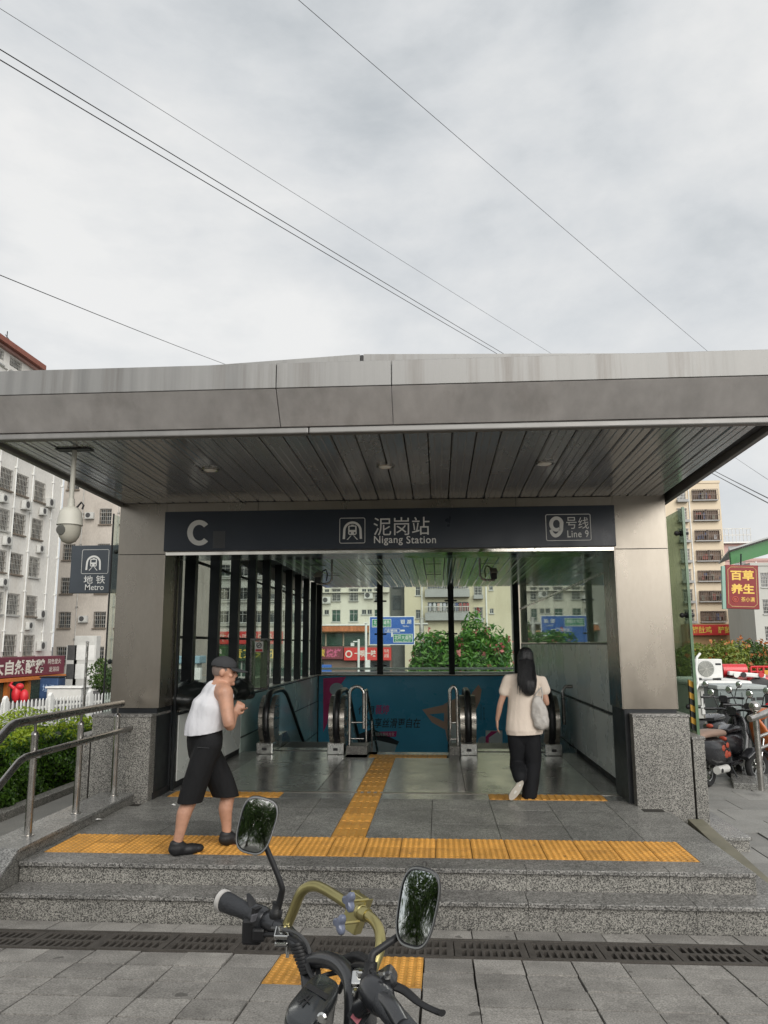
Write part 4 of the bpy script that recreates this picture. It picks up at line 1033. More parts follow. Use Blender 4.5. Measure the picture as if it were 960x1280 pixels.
B(x0 + (x1 - x0) * .75, x0 + (x1 - x0) * .95, .094, .099, z1 - .16, z1 - .11).build('brand_strip', m_dark, au)
for q in (.15, .85): B(x0 + (x1 - x0) * q - .04, x0 + (x1 - x0) * q + .04, .05, .5, kz(850.4), z0).build('foot', m_dark, au)
for q in range(4): B(x0 - .012, x0 - .001, .15, .40, z0 + .12 + q * .1, z0 + .17 + q * .1).build('side_vent', m_dark, au)
# white conduit down the side
pts = [at(*q) for q in ((875, 817, 21.9), (871, 822, 21.8), (870.5, 838, 21.7), (873, 855, 21.5), (868, 866, 21.4), (866, 878, 21.3), (872, 884, 21.3), (880, 884.5, 21.3), (882, 880, 21.3))]
tag(MB().tube(pts, .035, 8).build('white_hose', m_wpaint, None, 60), 'curving white hose beside the kiosk air conditioner', 'hose')
YKb = 19.0
cb = thing('utility_cabinet', 'large grey-green utility cabinet with two doors behind the scooters', 'cabinet', (0, YKb, 0))
x0, x1, z1 = at(898, 870, YKb).x, at(956, 870, YKb).x, at(925, 862, YKb).z
B(x0, x1, 0, 1.0, -.06, z1).build('cabinet_body', m_cabg, cb, bevel=.01); B(x0 - .04, x1 + .05, -.06, 1.05, z1 + .002, z1 + .10).build('cabinet_roof', mat('cabinet roof', (.42, .46, .45), .5, var=.05), cb, bevel=.02)
for a, b_ in ((x0 + .05, (x0 + x1) / 2 - .01), ((x0 + x1) / 2 + .01, x1 - .05)): B(a, b_, -.02, -.002, .05, z1 - .06).build('cabinet_door', m_cabg, cb, bevel=.006)
B((x0 + x1) / 2 - .02, (x0 + x1) / 2 + .12, -.05, -.022, z1 - .42, z1 - .36).build('door_handle', m_dark, cb)
for a, w_, zz, m_ in ((x0 + .12, .12, .25, m_blk), (x1 - .32, .09, .25, m_sgrey if 'm_sgrey' in globals() else m_blk), (x1 - .2, .16, .24, m_blk)): B(a, a + w_, -.026, -.021, z1 - zz, z1 - zz + .07).build('sticker', m_, cb)

# ------------------------------------------------------------------ red truck parked behind
YT = 27.0
m_trk = mat('truck red', (.50, .02, .025), .35, var=.08, coat=.4)
tr = thing('red_truck', 'red truck with roof rails and white boom parked behind the kiosk', 'truck', (0, YT, 0))
def tx(px): return at(px, 860, YT).x
def tz(py): return at(930, py, YT).z
B(tx(935), tx(1010), 0, 2.2, -.1, tz(846)).build('cab_body', m_trk, tr, bevel=.08); B(tx(905), tx(934.5), .2, 2.2, .2, tz(852)).build('rear_deck', m_trk, tr, bevel=.05)
MB().tube([(tx(905), .1, tz(838)), (tx(935), .1, tz(838))], .22, 10).build('tank', m_trk, tr, 50)
t = MB()
for px in (908, 914, 920, 926): t.tube([(tx(px), .3, tz(852)), (tx(px), .3, tz(833))], .03, 5)
for py in (833, 838): t.tube([(tx(908), .3, tz(py)), (tx(926), .3, tz(py))], .03, 5)
t.build('roof_rail', m_trk, tr)
t = MB()
for px in (945, 953, 961, 969): t.tube([(tx(px), .3, tz(846)), (tx(px), .3, tz(834))], .04, 5)
t.tube([(tx(945), .3, tz(834)), (tx(970), .3, tz(834))], .04, 5); t.tube([(tx(945), .3, tz(840)), (tx(970), .3, tz(840))], .03, 5); t.build('roof_rail', m_trk, tr)
t = MB(); t.bar((tx(909), -.2, tz(841)), (tx(954), -.2, tz(845)), .2, .14); t.build('boom', m_wpaint, tr, bevel=.03)
for px, m_ in ((926, m_blk), (948, m_trk), (917, m_wpaint)): MB().lathe([(.09, 0), (.09, .03)], 10, (tx(px), -.32, tz(843)), Matrix.Rotation(PI / 2, 3, 'X')).build('boom_lamp', m_, tr)
B(tx(957), tx(1010), -.03, -.005, .9, 1.05).build('body_stripe', m_hy, tr)
for px in (950, 990, 915): MB().lathe([(.25, -.12), (.45, -.10), (.45, .10), (.25, .12)], 18, (tx(px), .1, .38), Matrix.Rotation(PI / 2, 3, 'X')).build('wheel', m_rub, tr, 40)

# ------------------------------------------------------------------ stall roof and hanging red sign
YH = 15.0
stl = thing('green_stall_roof', 'green edged stall roof entering at the right edge above the red sign', 'stall', (0, YH, 0))
m_grn2 = mat('stall green', (.05, .19, .06), .5, var=.12, scale=3, stain=.3, stain_col=(.03, .07, .03)); m_zinc = mat('zinc roof', (.33, .34, .33), .5, metal=.3, var=.15, scale=2)
A, Bp = at(913, 690, YH), at(1090, 634, YH)
t = MB(); hgt = .24
t.add([(A.x, 0, A.z), (Bp.x, -.2, Bp.z), (Bp.x, -.2, Bp.z - hgt * 1.3), (A.x, 0, A.z - hgt), (A.x, .08, A.z), (Bp.x, .08, Bp.z), (Bp.x, .08, Bp.z - hgt * 1.3), (A.x, .08, A.z - hgt)], [(0, 1, 2, 3), (4, 7, 6, 5), (0, 4, 5, 1), (3, 2, 6, 7), (0, 3, 7, 4), (1, 5, 6, 2)]); t.build('fascia', m_grn2, stl)
t = MB(); t.add([(A.x - .05, -.1, A.z + .02), (Bp.x, -.3, Bp.z + .02), (Bp.x, 2.5, Bp.z + .02), (A.x + .65, 2.5, A.z + .02), (A.x - .05, -.1, A.z + .05), (Bp.x, -.3, Bp.z + .05), (Bp.x, 2.5, Bp.z + .05), (A.x + .65, 2.5, A.z + .05)], [(0, 1, 2, 3), (4, 5, 6, 7), (0, 1, 5, 4), (1, 2, 6, 5), (2, 3, 7, 6), (3, 0, 4, 7)]); t.build('roof_sheet', m_zinc, stl)
for y_ in (.1, 2.3): MB().tube([(Bp.x - .1, y_, -.06), (Bp.x - .1, y_, Bp.z - .1)], .06, 8).build('post', m_grn2, stl, 50)
hs_ = thing('hanging_sign', 'red hanging shop sign with four large yellow characters at right', 'sign', (0, 0, 0))
YG = 14.8
a, b_, c_, d_ = at(905, 708, YG), at(943, 705.5, YG), at(950, 760, YG), at(910, 762.5, YG)
cen = (a + b_ + c_ + d_) / 4; ux = ((b_ - a) + (c_ - d_)) / 2; wS = ux.length; hS = ((a - d_) + (b_ - c_)).length / 2
hs_.location = cen; hs_.rotation_euler = (0, rad(2.5), rad(-8))
m_hred = mat('hanging sign red', (.21, .012, .012), .4, var=.1, scale=2); m_gold = mat('sign gold', (.75, .50, .09), .45, var=.05)
B(-wS / 2, wS / 2, -.06, .06, -hS / 2, hS / 2).build('sign_box', m_hred, hs_, bevel=.006); B(-wS / 2 - .06, -wS / 2 - .001, -.05, .05, -hS / 2 - .01, hS / 2 - .02).build('side_edge', mat('sign side green', (.25, .40, .33), .5), hs_)
w2, h2 = wS / 2, hS / 2
lettering('百草', -w2 * .70, w2 * .72, h2 * .30, h2 * .76, -.063, m_gold, hs_, bold=.035); lettering('养生', -w2 * .70, w2 * .72, -h2 * .33, h2 * .14, -.063, m_gold, hs_, bold=.035)
lettering('茶小满', -w2 * .10, w2 * .72, -h2 * .68, -h2 * .46, -.063, m_gold, hs_, bold=.01)
MB().tube([(-w2 * .45 + .05 * math.cos(k * PI / 8), -.063, -h2 * .58 + .05 * math.sin(k * PI / 8)) for k in range(16)], .006, 4, closed=True).build('round_seal', mat('seal red', (.55, .12, .07), .5), hs_)
lettering('茶', -w2 * .45 - .03, -w2 * .45 + .03, -h2 * .58 - .03, -h2 * .58 + .03, -.063, MATS['seal red'], hs_)
def frame_line(par, w_, h_, y, m):
    c = .05; P = [(-w_ + c, h_), (w_ - c, h_), (w_, h_ - c), (w_, -h_ + c), (w_ - c, -h_), (-w_ + c, -h_), (-w_, -h_ + c), (-w_, h_ - c)]
    MB().tube([(x, y, z) for x, z in P], .006, 4, closed=True).build('border_line', m, par)
frame_line(hs_, w2 * .86, h2 * .90, -.062, mat('border gold', (.62, .42, .2), .5))
MB().tube([(0, 0, h2), (.02, .05, h2 + .22)], .015, 6).build('hanger', m_dark, hs_)

# ------------------------------------------------------------------ scooters
m_sbk = mat('scooter black plastic', (.012, .012, .014), .28, var=.1, coat=.5); m_seat = mat('seat brown', (.24, .16, .12), .5, var=.1); m_redp = mat('red print', (.36, .06, .03), .4, var=.1); m_chr = mat('chrome', (.62, .62, .60), .12, metal=1, var=.05); m_tyre = mat('tyre', (.014, .014, .014), .7, var=.15); m_wht = mat('scooter white', (.55, .55, .52), .35, var=.05, coat=.3)
m_mirg = mat('mirror glass', (.80, .82, .80), .025, metal=1, var=.01)
def loft(secs, n=14, cap=True):
    """secs: (x, y, z, half width, half height); superellipse sections across x"""
    t = MB(); vs = []; fs = []
    for x, y, z, a, b_ in secs:
        for j in range(n):
            q = 2 * PI * j / n; cq, sq = math.cos(q), math.sin(q); vs.append((x, y + a * math.copysign(abs(cq) ** .7, cq), z + b_ * math.copysign(abs(sq) ** .7, sq)))
    for i in range(len(secs) - 1):
        for j in range(n): fs.append((i * n + j, i * n + (j + 1) % n, (i + 1) * n + (j + 1) % n, (i + 1) * n + j))
    if cap: fs.append(tuple(range(n))); fs.append(tuple(range((len(secs) - 1) * n, len(secs) * n)))
    return t.add(vs, fs)
def wheel(par, x, z, r, wdt=.09):
    w_ = MB(); pr = [(r * .62, -wdt * .35), (r * .9, -wdt * .5), (r, -wdt * .22), (r, wdt * .22), (r * .9, wdt * .5), (r * .62, wdt * .35)]
    w_.lathe(pr, 22, (0, 0, 0), Matrix.Rotation(PI / 2, 3, 'X'), caps=False); o = w_.build('wheel', m_tyre, par, 40, loc=(x, 0, z))
    rim = MB(); rim.lathe([(.03, -.05), (.05, -.045), (.05, .045), (.03, .05)], 12, (0, 0, 0), Matrix.Rotation(PI / 2, 3, 'X')); rim.lathe([(r * .64, -wdt * .33), (r * .58, -wdt * .3), (r * .58, wdt * .3), (r * .64, wdt * .33)], 22, (0, 0, 0), Matrix.Rotation(PI / 2, 3, 'X'), caps=False)
    for k in range(6): rim.bar((.04 * math.cos(k * PI / 3), 0, .04 * math.sin(k * PI / 3)), (r * .6 * math.cos(k * PI / 3), 0, r * .6 * math.sin(k * PI / 3)), .03, .03, up=(0, 1, 0))
    rim.build('rim', m_chr, o, 40)
def scooter(label, loc, rz, body, accent, seat=None, prints=False):
    s = thing('scooter', label, 'scooter', loc, rz, 'scooters parked at right')
    wheel(s, -.62, .21, .21, .10); wheel(s, .62, .21, .21, .09)
    loft([(-.92, 0, .58, .05, .06), (-.82, 0, .54, .13, .13), (-.60, 0, .48, .18, .19), (-.35, 0, .46, .18, .20), (-.18, 0, .42, .17, .19), (-.08, 0, .36, .15, .12), (-.04, 0, .30, .13, .06)], 20).build('rear_body', body, s, 50)
    loft([(-.90, 0, .70, .08, .03), (-.70, 0, .73, .14, .055), (-.40, 0, .72, .15, .055), (-.15, 0, .70, .12, .05), (-.06, 0, .69, .07, .035)]).build('seat', seat or m_sbk, s, 50)
    loft([(-.12, 0, .27, .14, .045), (.10, 0, .26, .15, .04), (.30, 0, .27, .15, .045)]).build('floorboard', m_sbk, s, 50)
    t = MB(); n = 7
    for i in range(n):
        z = .28 + .62 * i / (n - 1); 
    fs_ = loft([(0, 0, 0, .17, .03), (.12, 0, 0, .19, .035), (.35, 0, 0, .20, .035), (.55, 0, 0, .15, .03), (.66, 0, 0, .09, .03)])
    R_ = Matrix.Rotation(rad(-68), 3, 'Y'); fs_.v = [tuple(R_ @ Vector(v) + Vector((.34, 0, .27))) for v in fs_.v]; fs_.build('front_shield', body, s, 50)
    loft([(.40, 0, .36, .09, .04), (.55, 0, .45, .10, .035), (.70, 0, .44, .10, .03), (.84, 0, .34, .08, .02)]).build('front_mudguard', accent, s, 50)
    for q in (-1, 1): MB().tube([(.62, q * .065, .21), (.50, q * .055, .62)], .018, 8).build('fork', m_chr, s, 50)
    MB().tube([(.50, 0, .6), (.42, 0, .95)], .03, 8).build('steering_column', m_sbk, s, 50)
    hb = MB(); hb.tube([(.30, -.32, 1.0), (.40, -.16, 1.0), (.42, 0, .97), (.40, .16, 1.0), (.30, .32, 1.0)], .018, 8); hbo = hb.build('handlebar', m_sbk, s, 50)
    for q in (-1, 1):
        MB().tube([(.34, q * .25, 1.0), (.27, q * .37, 1.0)], .022, 8).build('grip', m_rub, hbo, 50)
        MB().tube([(.38, q * .20, 1.01), (.36, q * .24, 1.15), (.36, q * .27, 1.2)], .008, 6).build('mirror_stem', m_blk, hbo, 50)
        m_ = MB(); m_.ell((.36, q * .29, 1.24), (.015, .055, .065), 12, 8); m_.build('mirror', m_blk, hbo, 50)
        MB().ell((.352, q * .29, 1.24), (.012, .048, .056), 12, 8).build('mirror_glass', m_mirg, hbo, 50)
    loft([(.36, 0, .98, .08, .06), (.46, 0, .95, .10, .08), (.54, 0, .92, .07, .06)]).build('headlamp_cowl', body, s, 50)
    MB().ell((.545, 0, .92), (.02, .055, .05), 12, 8).build('headlight', m_wht, s, 50)
    MB().tube([(-.66, -.16, .24), (-.35, -.17, .24)], .055, 12).build('silencer', m_wht, s, 50); MB().lathe([(.03, 0), (.03, .005)], 12, (-.62, -.222, .24), Matrix.Rotation(PI / 2, 3, 'X')).build('silencer_bolt', m_blk, s)
    t = MB(); 
    for a, c2, rr in ((-.42, .55, .055), (-.28, .58, .05), (-.33, .46, .07), (-.24, .45, .05)):
        t.ell((a, -.176, c2 - .03), (rr, .012, rr * .8), 10, 6)
    if prints: t.build('red_print', m_redp, s, 50)
    MB().ell((-.93, 0, .60), (.02, .06, .035), 10, 6).build('tail_light', m_redp, s, 50)
    MB().tube([(-.05, -.1, .25), (-.02, -.2, .02)], .012, 6).build('side_stand', m_dark, s)
    return s
pw_ = atz(884, 984, -.055)
scooter('black scooter with red rear print and brown seat beside the right plinth', (pw_.x + .44, pw_.y + .50, -.055), rad(48), m_sbk, m_sbk, m_seat, True)
scooter('black scooter with salmon front mudguard behind the nearest scooter', (at(932, 950, 12.9).x, 12.9, -.055), rad(52), m_sbk, mat('salmon plastic', (.55, .20, .14), .4))
scooter('orange bodied scooter at the right edge beyond the ramp rail post', (at(968, 950, 12.4).x + .2, 12.4, -.055), rad(205), mat('scooter orange', (.5, .13, .03), .35, coat=.4), m_sbk)
scooter('dark scooter with pale trim parked nearest the kiosk door', (at(903, 930, 14.8).x, 14.8, -.055), rad(60), m_sbk, m_wht)

# ------------------------------------------------------------------ shrubs and trees
m_pl = leafmat('plumeria leaf', (.03, .12, .016), (.17, .36, .06), .35, .3); m_pf = leafmat('plumeria flower', (.55, .10, .11), (.75, .32, .28), .5, .3)
m_tl = leafmat('street tree leaf', (.020, .055, .008), (.10, .17, .03), .45, .3); m_of = leafmat('orange blossom', (.42, .13, .03), (.62, .27, .10), .5, .35); m_yl2 = leafmat('yellow green leaf', (.10, .15, .02), (.26, .30, .05), .45, .3)
m_bark = mat('bark', (.07, .055, .04), .9, var=.3, scale=5, bump=.5)
def blobs(n, cen, rad_, k, seed, shell=.55):
    """points through a crown made of k overlapping clumps"""
    r = np.random.default_rng(seed); cc = r.normal(0, 1, (k, 3)); cc /= np.linalg.norm(cc, axis=1, keepdims=True); cc *= r.uniform(.35, .85, (k, 1)); sz = r.uniform(.28, .45, k)
    i = r.integers(0, k, n); d = r.normal(0, 1, (n, 3)); d /= np.linalg.norm(d, axis=1, keepdims=True)
    p = cc[i] + d * (sz[i] * (shell + (1 - shell) * r.uniform(0, 1, n) ** .5))[:, None]
    return p * np.array(rad_) + np.array(cen), d
def shrub(name, label, cat, base, cen, rad_, n, size, leaf, wl=.4, k=26, seed=1, extra=None, trunkr=.12, jitter=.5, group=None):
    s = thing(name, label, cat, base, group=group)
    p, d = blobs(n, cen, rad_, k, seed); leafmesh('crown', p, d, size, leaf, s, wl, jitter)
    if extra:
        em, en, es = extra; p, d = blobs(en, cen, [q * 1.07 for q in rad_], k, seed, .98); p = np.repeat(p, 4, 0) + np.random.default_rng(seed + 5).normal(0, es * .35, (en * 4, 3)); d = np.repeat(d, 4, 0); leafmesh('blossom', p, d, es, em, s, .8, .6)
    t = MB(); r = np.random.default_rng(seed + 99)
    t.tube([(0, 0, 0), (.03, .02, cen[2] * .5), (0, 0, cen[2])], [trunkr, trunkr * .8, trunkr * .4], 8)
    for q in range(7):
        a = 2 * PI * q / 7 + r.uniform(0, .6); z0 = cen[2] * r.uniform(.35, .6); t.tube([(0, 0, z0), (rad_[0] * .35 * math.cos(a), rad_[1] * .35 * math.sin(a), (z0 + cen[2]) / 2 + .1), (rad_[0] * .7 * math.cos(a), rad_[1] * .7 * math.sin(a), cen[2] + rad_[2] * r.uniform(-.1, .4))], [trunkr * .55, trunkr * .4, trunkr * .15], 6)
    t.build('trunk', m_bark, s, 50); return s
YB_ = 29.0
zb_ = lambda py: at(570, py, YB_).z
shrub('plumeria_bush', 'bright green bush left of the right rear post behind the ledge', 'bush', (at(545, 830, YB_).x, YB_, -1.4), (0, 0, 2.15), (1.15, 1.2, 1.55), 9000, .25, m_pl, .30, 60, 3, (m_pf, 20, .10), .1)
shrub('plumeria_bush', 'rounded bush with pink flowers right of the rear post behind the ledge', 'bush', (at(600, 830, YB_).x, YB_ + .3, -1.4), (0, 0, 2.45), (1.30, 1.4, 1.85), 11000, .26, m_pl, .30, 70, 5, (m_pf, 230, .17), .1)
for px, Y, rx_, rz_, top, lab, sd, leaf, col in ((878, 36, 2.0, 1.5, 797, 'yellow-green tree with few orange blossoms behind the kiosk', 11, m_yl2, 60), (925, 38, 2.2, 2.0, 800, 'orange-blossomed tree behind the red truck', 12, m_tl, 260), (968, 40, 2.6, 2.4, 790, 'orange-blossomed tree at the right edge of the photo', 13, m_tl, 260)):
    zt2 = at(px, top, Y).z; shrub('flame_tree', lab, 'tree', (at(px, 830, Y).x, Y, -1.4), (0, 0, zt2 + 1.4 - rz_ * .95), (rx_, rx_, rz_), 9000, .17, leaf, .5, 30, sd, (m_of, col, .17), .14, group='blossoming trees at right')
# shrubs at the foot of the grey block, far left
shrub('street_shrub', 'dark green shrub at the foot of the grey block at left', 'bush', (at(137, 850, 50).x, 50, -1.45), (0, 0, 1.2), (1.6, 1.2, 1.4), 2500, .2, m_tl, .5, 16, 21, None, .08)
# trees behind the viewer, seen in the scooter mirrors
for i, (x, y, lab) in enumerate(((-2.6, -4.6, 'leafy street tree behind the viewer, reflected in the left mirror'), (1.7, -4.8, 'leafy street tree behind the viewer, reflected in the right mirror'), (-.4, -6.5, 'tall leafy street tree farther behind the viewer, between the other two'))):
    shrub('street_tree', lab, 'tree', (x, y, pz(y)), (0, 0, 1.9 + .9 * (i == 2)), (2.7, 1.5, 2.2 + .6 * (i == 2)), 12000, .15, m_tl, .5, 40, 31 + i, None, .14, group='street trees behind the viewer')
# ------------------------------------------------------------------ buildings: walls with real openings, windows with panes
m_frame = mat('window frame', (.42, .42, .40), .5, metal=.3, var=.15, rnd=.2)
m_frdk = mat('window frame brown', (.16, .13, .10), .6, var=.2, rnd=.2)
m_curt = mat('curtain', (.35, .32, .29), .8, var=.3, scale=1.2, rnd=.4)
def opening_wall(t, u0, u1, z0, z1, ops, rev=.18, y=0.0):
    us = sorted({u0, u1, *[max(u0, min(u1, a)) for o in ops for a in o[:2]]}); zs_ = sorted({z0, z1, *[max(z0, min(z1, a)) for o in ops for a in o[2:4]]})
    for a, b in zip(us[:-1], us[1:]):
        run = None
        for c, d in zip(zs_[:-1], zs_[1:]):
            mu, mz = (a + b) / 2, (c + d) / 2
            if any(o[0] < mu < o[1] and o[2] < mz < o[3] for o in ops):
                if run: t.quad((a, y, run[0]), (b, y, run[0]), (b, y, run[1]), (a, y, run[1])); run = None
            else: run = (run[0], d) if run else (c, d)
        if run: t.quad((a, y, run[0]), (b, y, run[0]), (b, y, run[1]), (a, y, run[1]))
    for a, b, c, d in ops:
        t.quad((a, y, c), (b, y, c), (b, y + rev, c), (a, y + rev, c)); t.quad((a, y, d), (a, y + rev, d), (b, y + rev, d), (b, y, d))
        t.quad((a, y, c), (a, y + rev, c), (a, y + rev, d), (a, y, d)); t.quad((b, y, c), (b, y, d), (b, y + rev, d), (b, y + rev, c))
_wc = {}
def window(b, u, z, w, h, style='plain', frame=None, pane=None, cage=False, nx=2, y=0.0, sill=True, transom=.3):
    """z = bottom, u = centre; a frame with mullions, its pane and, if asked, a cage or a curtain"""
    frame = frame or m_frame; pane = pane or m_pane
    k = ('f', round(w, 2), round(h, 2), nx, transom, frame.name)
    if k not in _wc:
        t = MB(); s = .055
        t.box(-w / 2, w / 2, -.02, .04, 0, s); t.box(-w / 2, w / 2, -.02, .04, h - s, h); t.box(-w / 2, -w / 2 + s, -.02, .04, s, h - s); t.box(w / 2 - s, w / 2, -.02, .04, s, h - s)
        for i in range(1, nx): t.box(-w / 2 + w * i / nx - s * .4, -w / 2 + w * i / nx + s * .4, -.015, .035, s, h - s)
        if transom: t.box(-w / 2 + s, w / 2 - s, -.018, .03, h * (1 - transom) - s * .4, h * (1 - transom) + s * .4)
        if sill: t.box(-w / 2 - .08, w / 2 + .08, -.26, -.02, -.10, -.002)
        _wc[k] = t.mesh('window', frame)
    o = link('window', _wc[k], b, (u, y + .12, z))
    k = ('p', round(w, 2), round(h, 2), pane.name)
    if k not in _wc: _wc[k] = B(-w / 2 + .02, w / 2 - .02, .05, .06, .02, h - .02).mesh('pane', pane)
    link('pane', _wc[k], o)
    if cage:
        d = .28 if cage == 'out' else .0
        k = ('c', round(w, 2), round(h, 2), cage)
        if k not in _wc:
            t = MB(); n = max(4, int(w / .16)); y0 = -.13 - d
            for i in range(n + 1):
                x = -w / 2 - .02 + (w + .04) * i / n; t.box(x - .014, x + .014, y0 - .014, y0 + .014, -.05, h + .05)
            for q in range(5):
                zz = -.05 + (h + .1) * q / 4; t.box(-w / 2 - .03, w / 2 + .03, y0 - .016, y0 + .016, zz - .016, zz + .016)
                if d: 
                    for x in (-w / 2 - .02, w / 2 + .02): t.box(x - .014, x + .014, y0, -.13, zz - .014, zz + .014)
            if d: t.box(-w / 2 - .06, w / 2 + .06, y0 - .04, -.122, h + .06, h + .09); t.box(-w / 2 - .04, w / 2 + .04, y0, -.122, -.08, -.055)
            _wc[k] = t.mesh('window_cage', m_cage)
        link('window_cage', _wc[k], o)
    if style == 'curtain':
        k = ('q', round(w, 2), round(h, 2))
        if k not in _wc: _wc[k] = B(-w / 2 + .03, -w * .06, .062, .08, .04, h - .04).mesh('curtain', m_curt)
        link('curtain', _wc[k], o)
    return o
_ac = {}
def ac_unit(b, u, z, y=0.0, s=1.0):
    if 'a' not in _ac:
        t = MB(); t.box(-.40, .40, -.36, -.06, 0, .55); t.box(-.42, .42, -.38, -.01, -.06, -.02); _ac['a'] = t.mesh('air_conditioner', m_ac)
        g_ = MB(); g_.lathe([(.23, 0), (.23, .008), (.20, .010)], 16, (-.10, -.362, .275), Matrix.Rotation(PI / 2, 3, 'X')); _ac['g'] = g_.mesh('fan_grille', m_acd)
    o = link('air_conditioner', _ac['a'], b, (u, y, z)); o.scale = (s, s, s); link('fan_grille', _ac['g'], o); return o
def building(name, label, cat, org, rz, u0, u1, z1, depth, wallm, ops, z0=-1.45, parapet=None, roofm=None):
    b = thing(name, label, cat, org, rz)
    t = MB(); opening_wall(t, u0, u1, z0 - org[2], z1, ops)
    zb_ = z0 - org[2]
    t.quad((u0, 0, zb_), (u0, 0, z1), (u0, depth, z1), (u0, depth, zb_)); t.quad((u1, 0, zb_), (u1, depth, zb_), (u1, depth, z1), (u1, 0, z1)); t.quad((u0, depth, zb_), (u0, depth, z1), (u1, depth, z1), (u1, depth, zb_))
    t.quad((u0 + .02, .40, zb_), (u1 - .02, .40, zb_), (u1 - .02, .40, z1), (u0 + .02, .40, z1))
    t.build('wall', wallm, b)
    r = MB(); r.box(u0 - .1, u1 + .1, -.1, depth + .1, z1, z1 + .35); r.build('roof', roofm or wallm, b)
    return b
def pipe(b, u, z0, z1, y=-.06, r=.05, m=None):
    t = MB(); t.tube([(u, y, z0), (u, y, z1)], r, 6)
    z = z0 + 1.3
    while z < z1: t.box(u - .09, u + .09, y - .08, y + .06, z - .05, z + .05); z += 2.6
    t.build('drain_pipe', m or m_wpaint, b)

# ---- tall white tiled block on the far left; its front runs away from us
m_tile = mat('white tiled facade', (.74, .72, .67), .55, var=.07, scale=.6, fine=.10, stain=.5, stain_col=(.36, .29, .20), streak=(1, 1, .35))
m_red = mat('red cornice', (.27, .095, .065), .7, var=.15)
cL = 27.0
def YL(px): return cL * 980 / (548 - px)
rows_z = [12.25 + 2.58 * k for k in (2, 1, 0, -1, -2, -3, -4)]
cols = [(39.6, 1.3), (41.7, 1.3), (43.8, 1.1), (atx(0, 695, -cL).y, 1.3), (atx(20, 703, -cL).y, 1.4), (atx(42.5, 710, -cL).y, 1.3)]
YEND = atx(72, 705, -cL).y
ops = [(u - w / 2, u + w / 2, z - .65 + 1.45, z + .65 + 1.45) for z in rows_z for u, w in cols]
bl = building('apartment_block', 'tall white tiled apartment block with red cornice at the far left', 'building', (-cL, 0, -1.45), PI / 2, 37, YEND, 20.6, 14, m_tile, ops)
YT0 = atx(46, 455, -cL).y
ops3 = [(u - w / 2, u + w / 2, 20.72, 21.55) for u, w in cols if u < YT0 - .8]
t = MB(); opening_wall(t, 37, YT0, 20.6, 21.75, ops3); t.quad((YT0, 0, 20.6), (YT0, 14, 20.6), (YT0, 14, 21.75), (YT0, 0, 21.75)); t.quad((37, 14, 20.6), (37, 14, 21.75), (YT0, 14, 21.75), (YT0, 14, 20.6)); t.quad((37, .4, 20.6), (YT0, .4, 20.6), (YT0, .4, 21.75), (37, .4, 21.75)); t.build('top_storey_wall', m_tile, bl)
for o in ops3: window(bl, (o[0] + o[1]) / 2, 20.72, o[1] - o[0], .83, cage='in')
MB().box(36.6, YT0 + .35, -.5, 14, 21.92, 22.26).build('cornice', m_red, bl); B(36.7, YT0 + .15, -.22, 13.9, 21.76, 21.91).build('cornice', mat('pink cornice', (.5, .3, .26), .7, var=.1), bl)
for z in rows_z:
    for i, (u, w) in enumerate(cols):
        window(bl, u, z - .65 + 1.45, w, 1.30, 'curtain' if random.random() < .4 else 'plain', cage='in', nx=2 + (w > 1.35), frame=m_frdk if random.random() < .5 else m_frame)
for u in (46.8, 48.9, 51.6, 52.9, 44.9): pipe(bl, u, 3.0, 21)
for z in rows_z:
    for u, w in cols[3:]:
        if random.random() < .35: ac_unit(bl, u + random.choice((-.3, .4)), z - 1.45 + 1.45 - .05, s=random.uniform(.8, 1))
for u, z in ((51.1, 12.9), (51.0, 5.2), (51.3, 3.1), (48.6, 18.2)): ac_unit(bl, u, z)
tag(MB().tube([(-27, 44.6, 20.6), (-27, 44.6, 21.6)], .03, 5).tube([(-27, 44.4, 21.3), (-27, 45.4, 21.0)], .02, 5).build('antenna', m_dark), 'thin roof antenna on the white block at the far left', 'antenna')
# shop at its foot
m_maroon = mat('shop sign maroon', (.15, .022, .045), .5, var=.12, scale=1, stain=.25, stain_col=(.05, .02, .02)); m_shopor = mat('shop orange post', (.55, .17, .03), .5, var=.1)
shop = thing('goose_restaurant', 'restaurant with maroon sign board at the foot of the white block', 'shop', (-cL + .02, YEND - 55.9, -3.05), PI / 2)
B(44, 55.95, -.95, -.02, 3.06, 4.28).build('sign_board', m_maroon, shop, bevel=.03)
MB().box(44, 55.95, -1.1, -.02, 2.82, 3.03).build('awning_edge', m_shopor, shop)
MB().box(44, 55.8, -.6, -.3, .2, 2.8).build('shop_glass', m_paneg, shop)
for u in (49.2, 51.6, 54.6): B(u - .18, u + .18, -.85, -.61, 0, 2.8).build('post', m_shopor, shop)
B(54.8, 55.7, -.86, -.62, 0, 2.8).build('post', m_shopor, shop)
m_cream = mat('sign cream', (.72, .68, .60), .5, var=.05)
lettering('大自然醉鹅', 47.05, 53.2, 3.22, 4.12, -.955, m_cream, shop, bold=.03)
lettering('阿色堂火', 53.6, 55.4, 3.75, 4.1, -.955, m_cream, shop, bold=.01); lettering('足浴店', 53.8, 55.2, 3.25, 3.58, -.955, m_cream, shop, bold=.01)
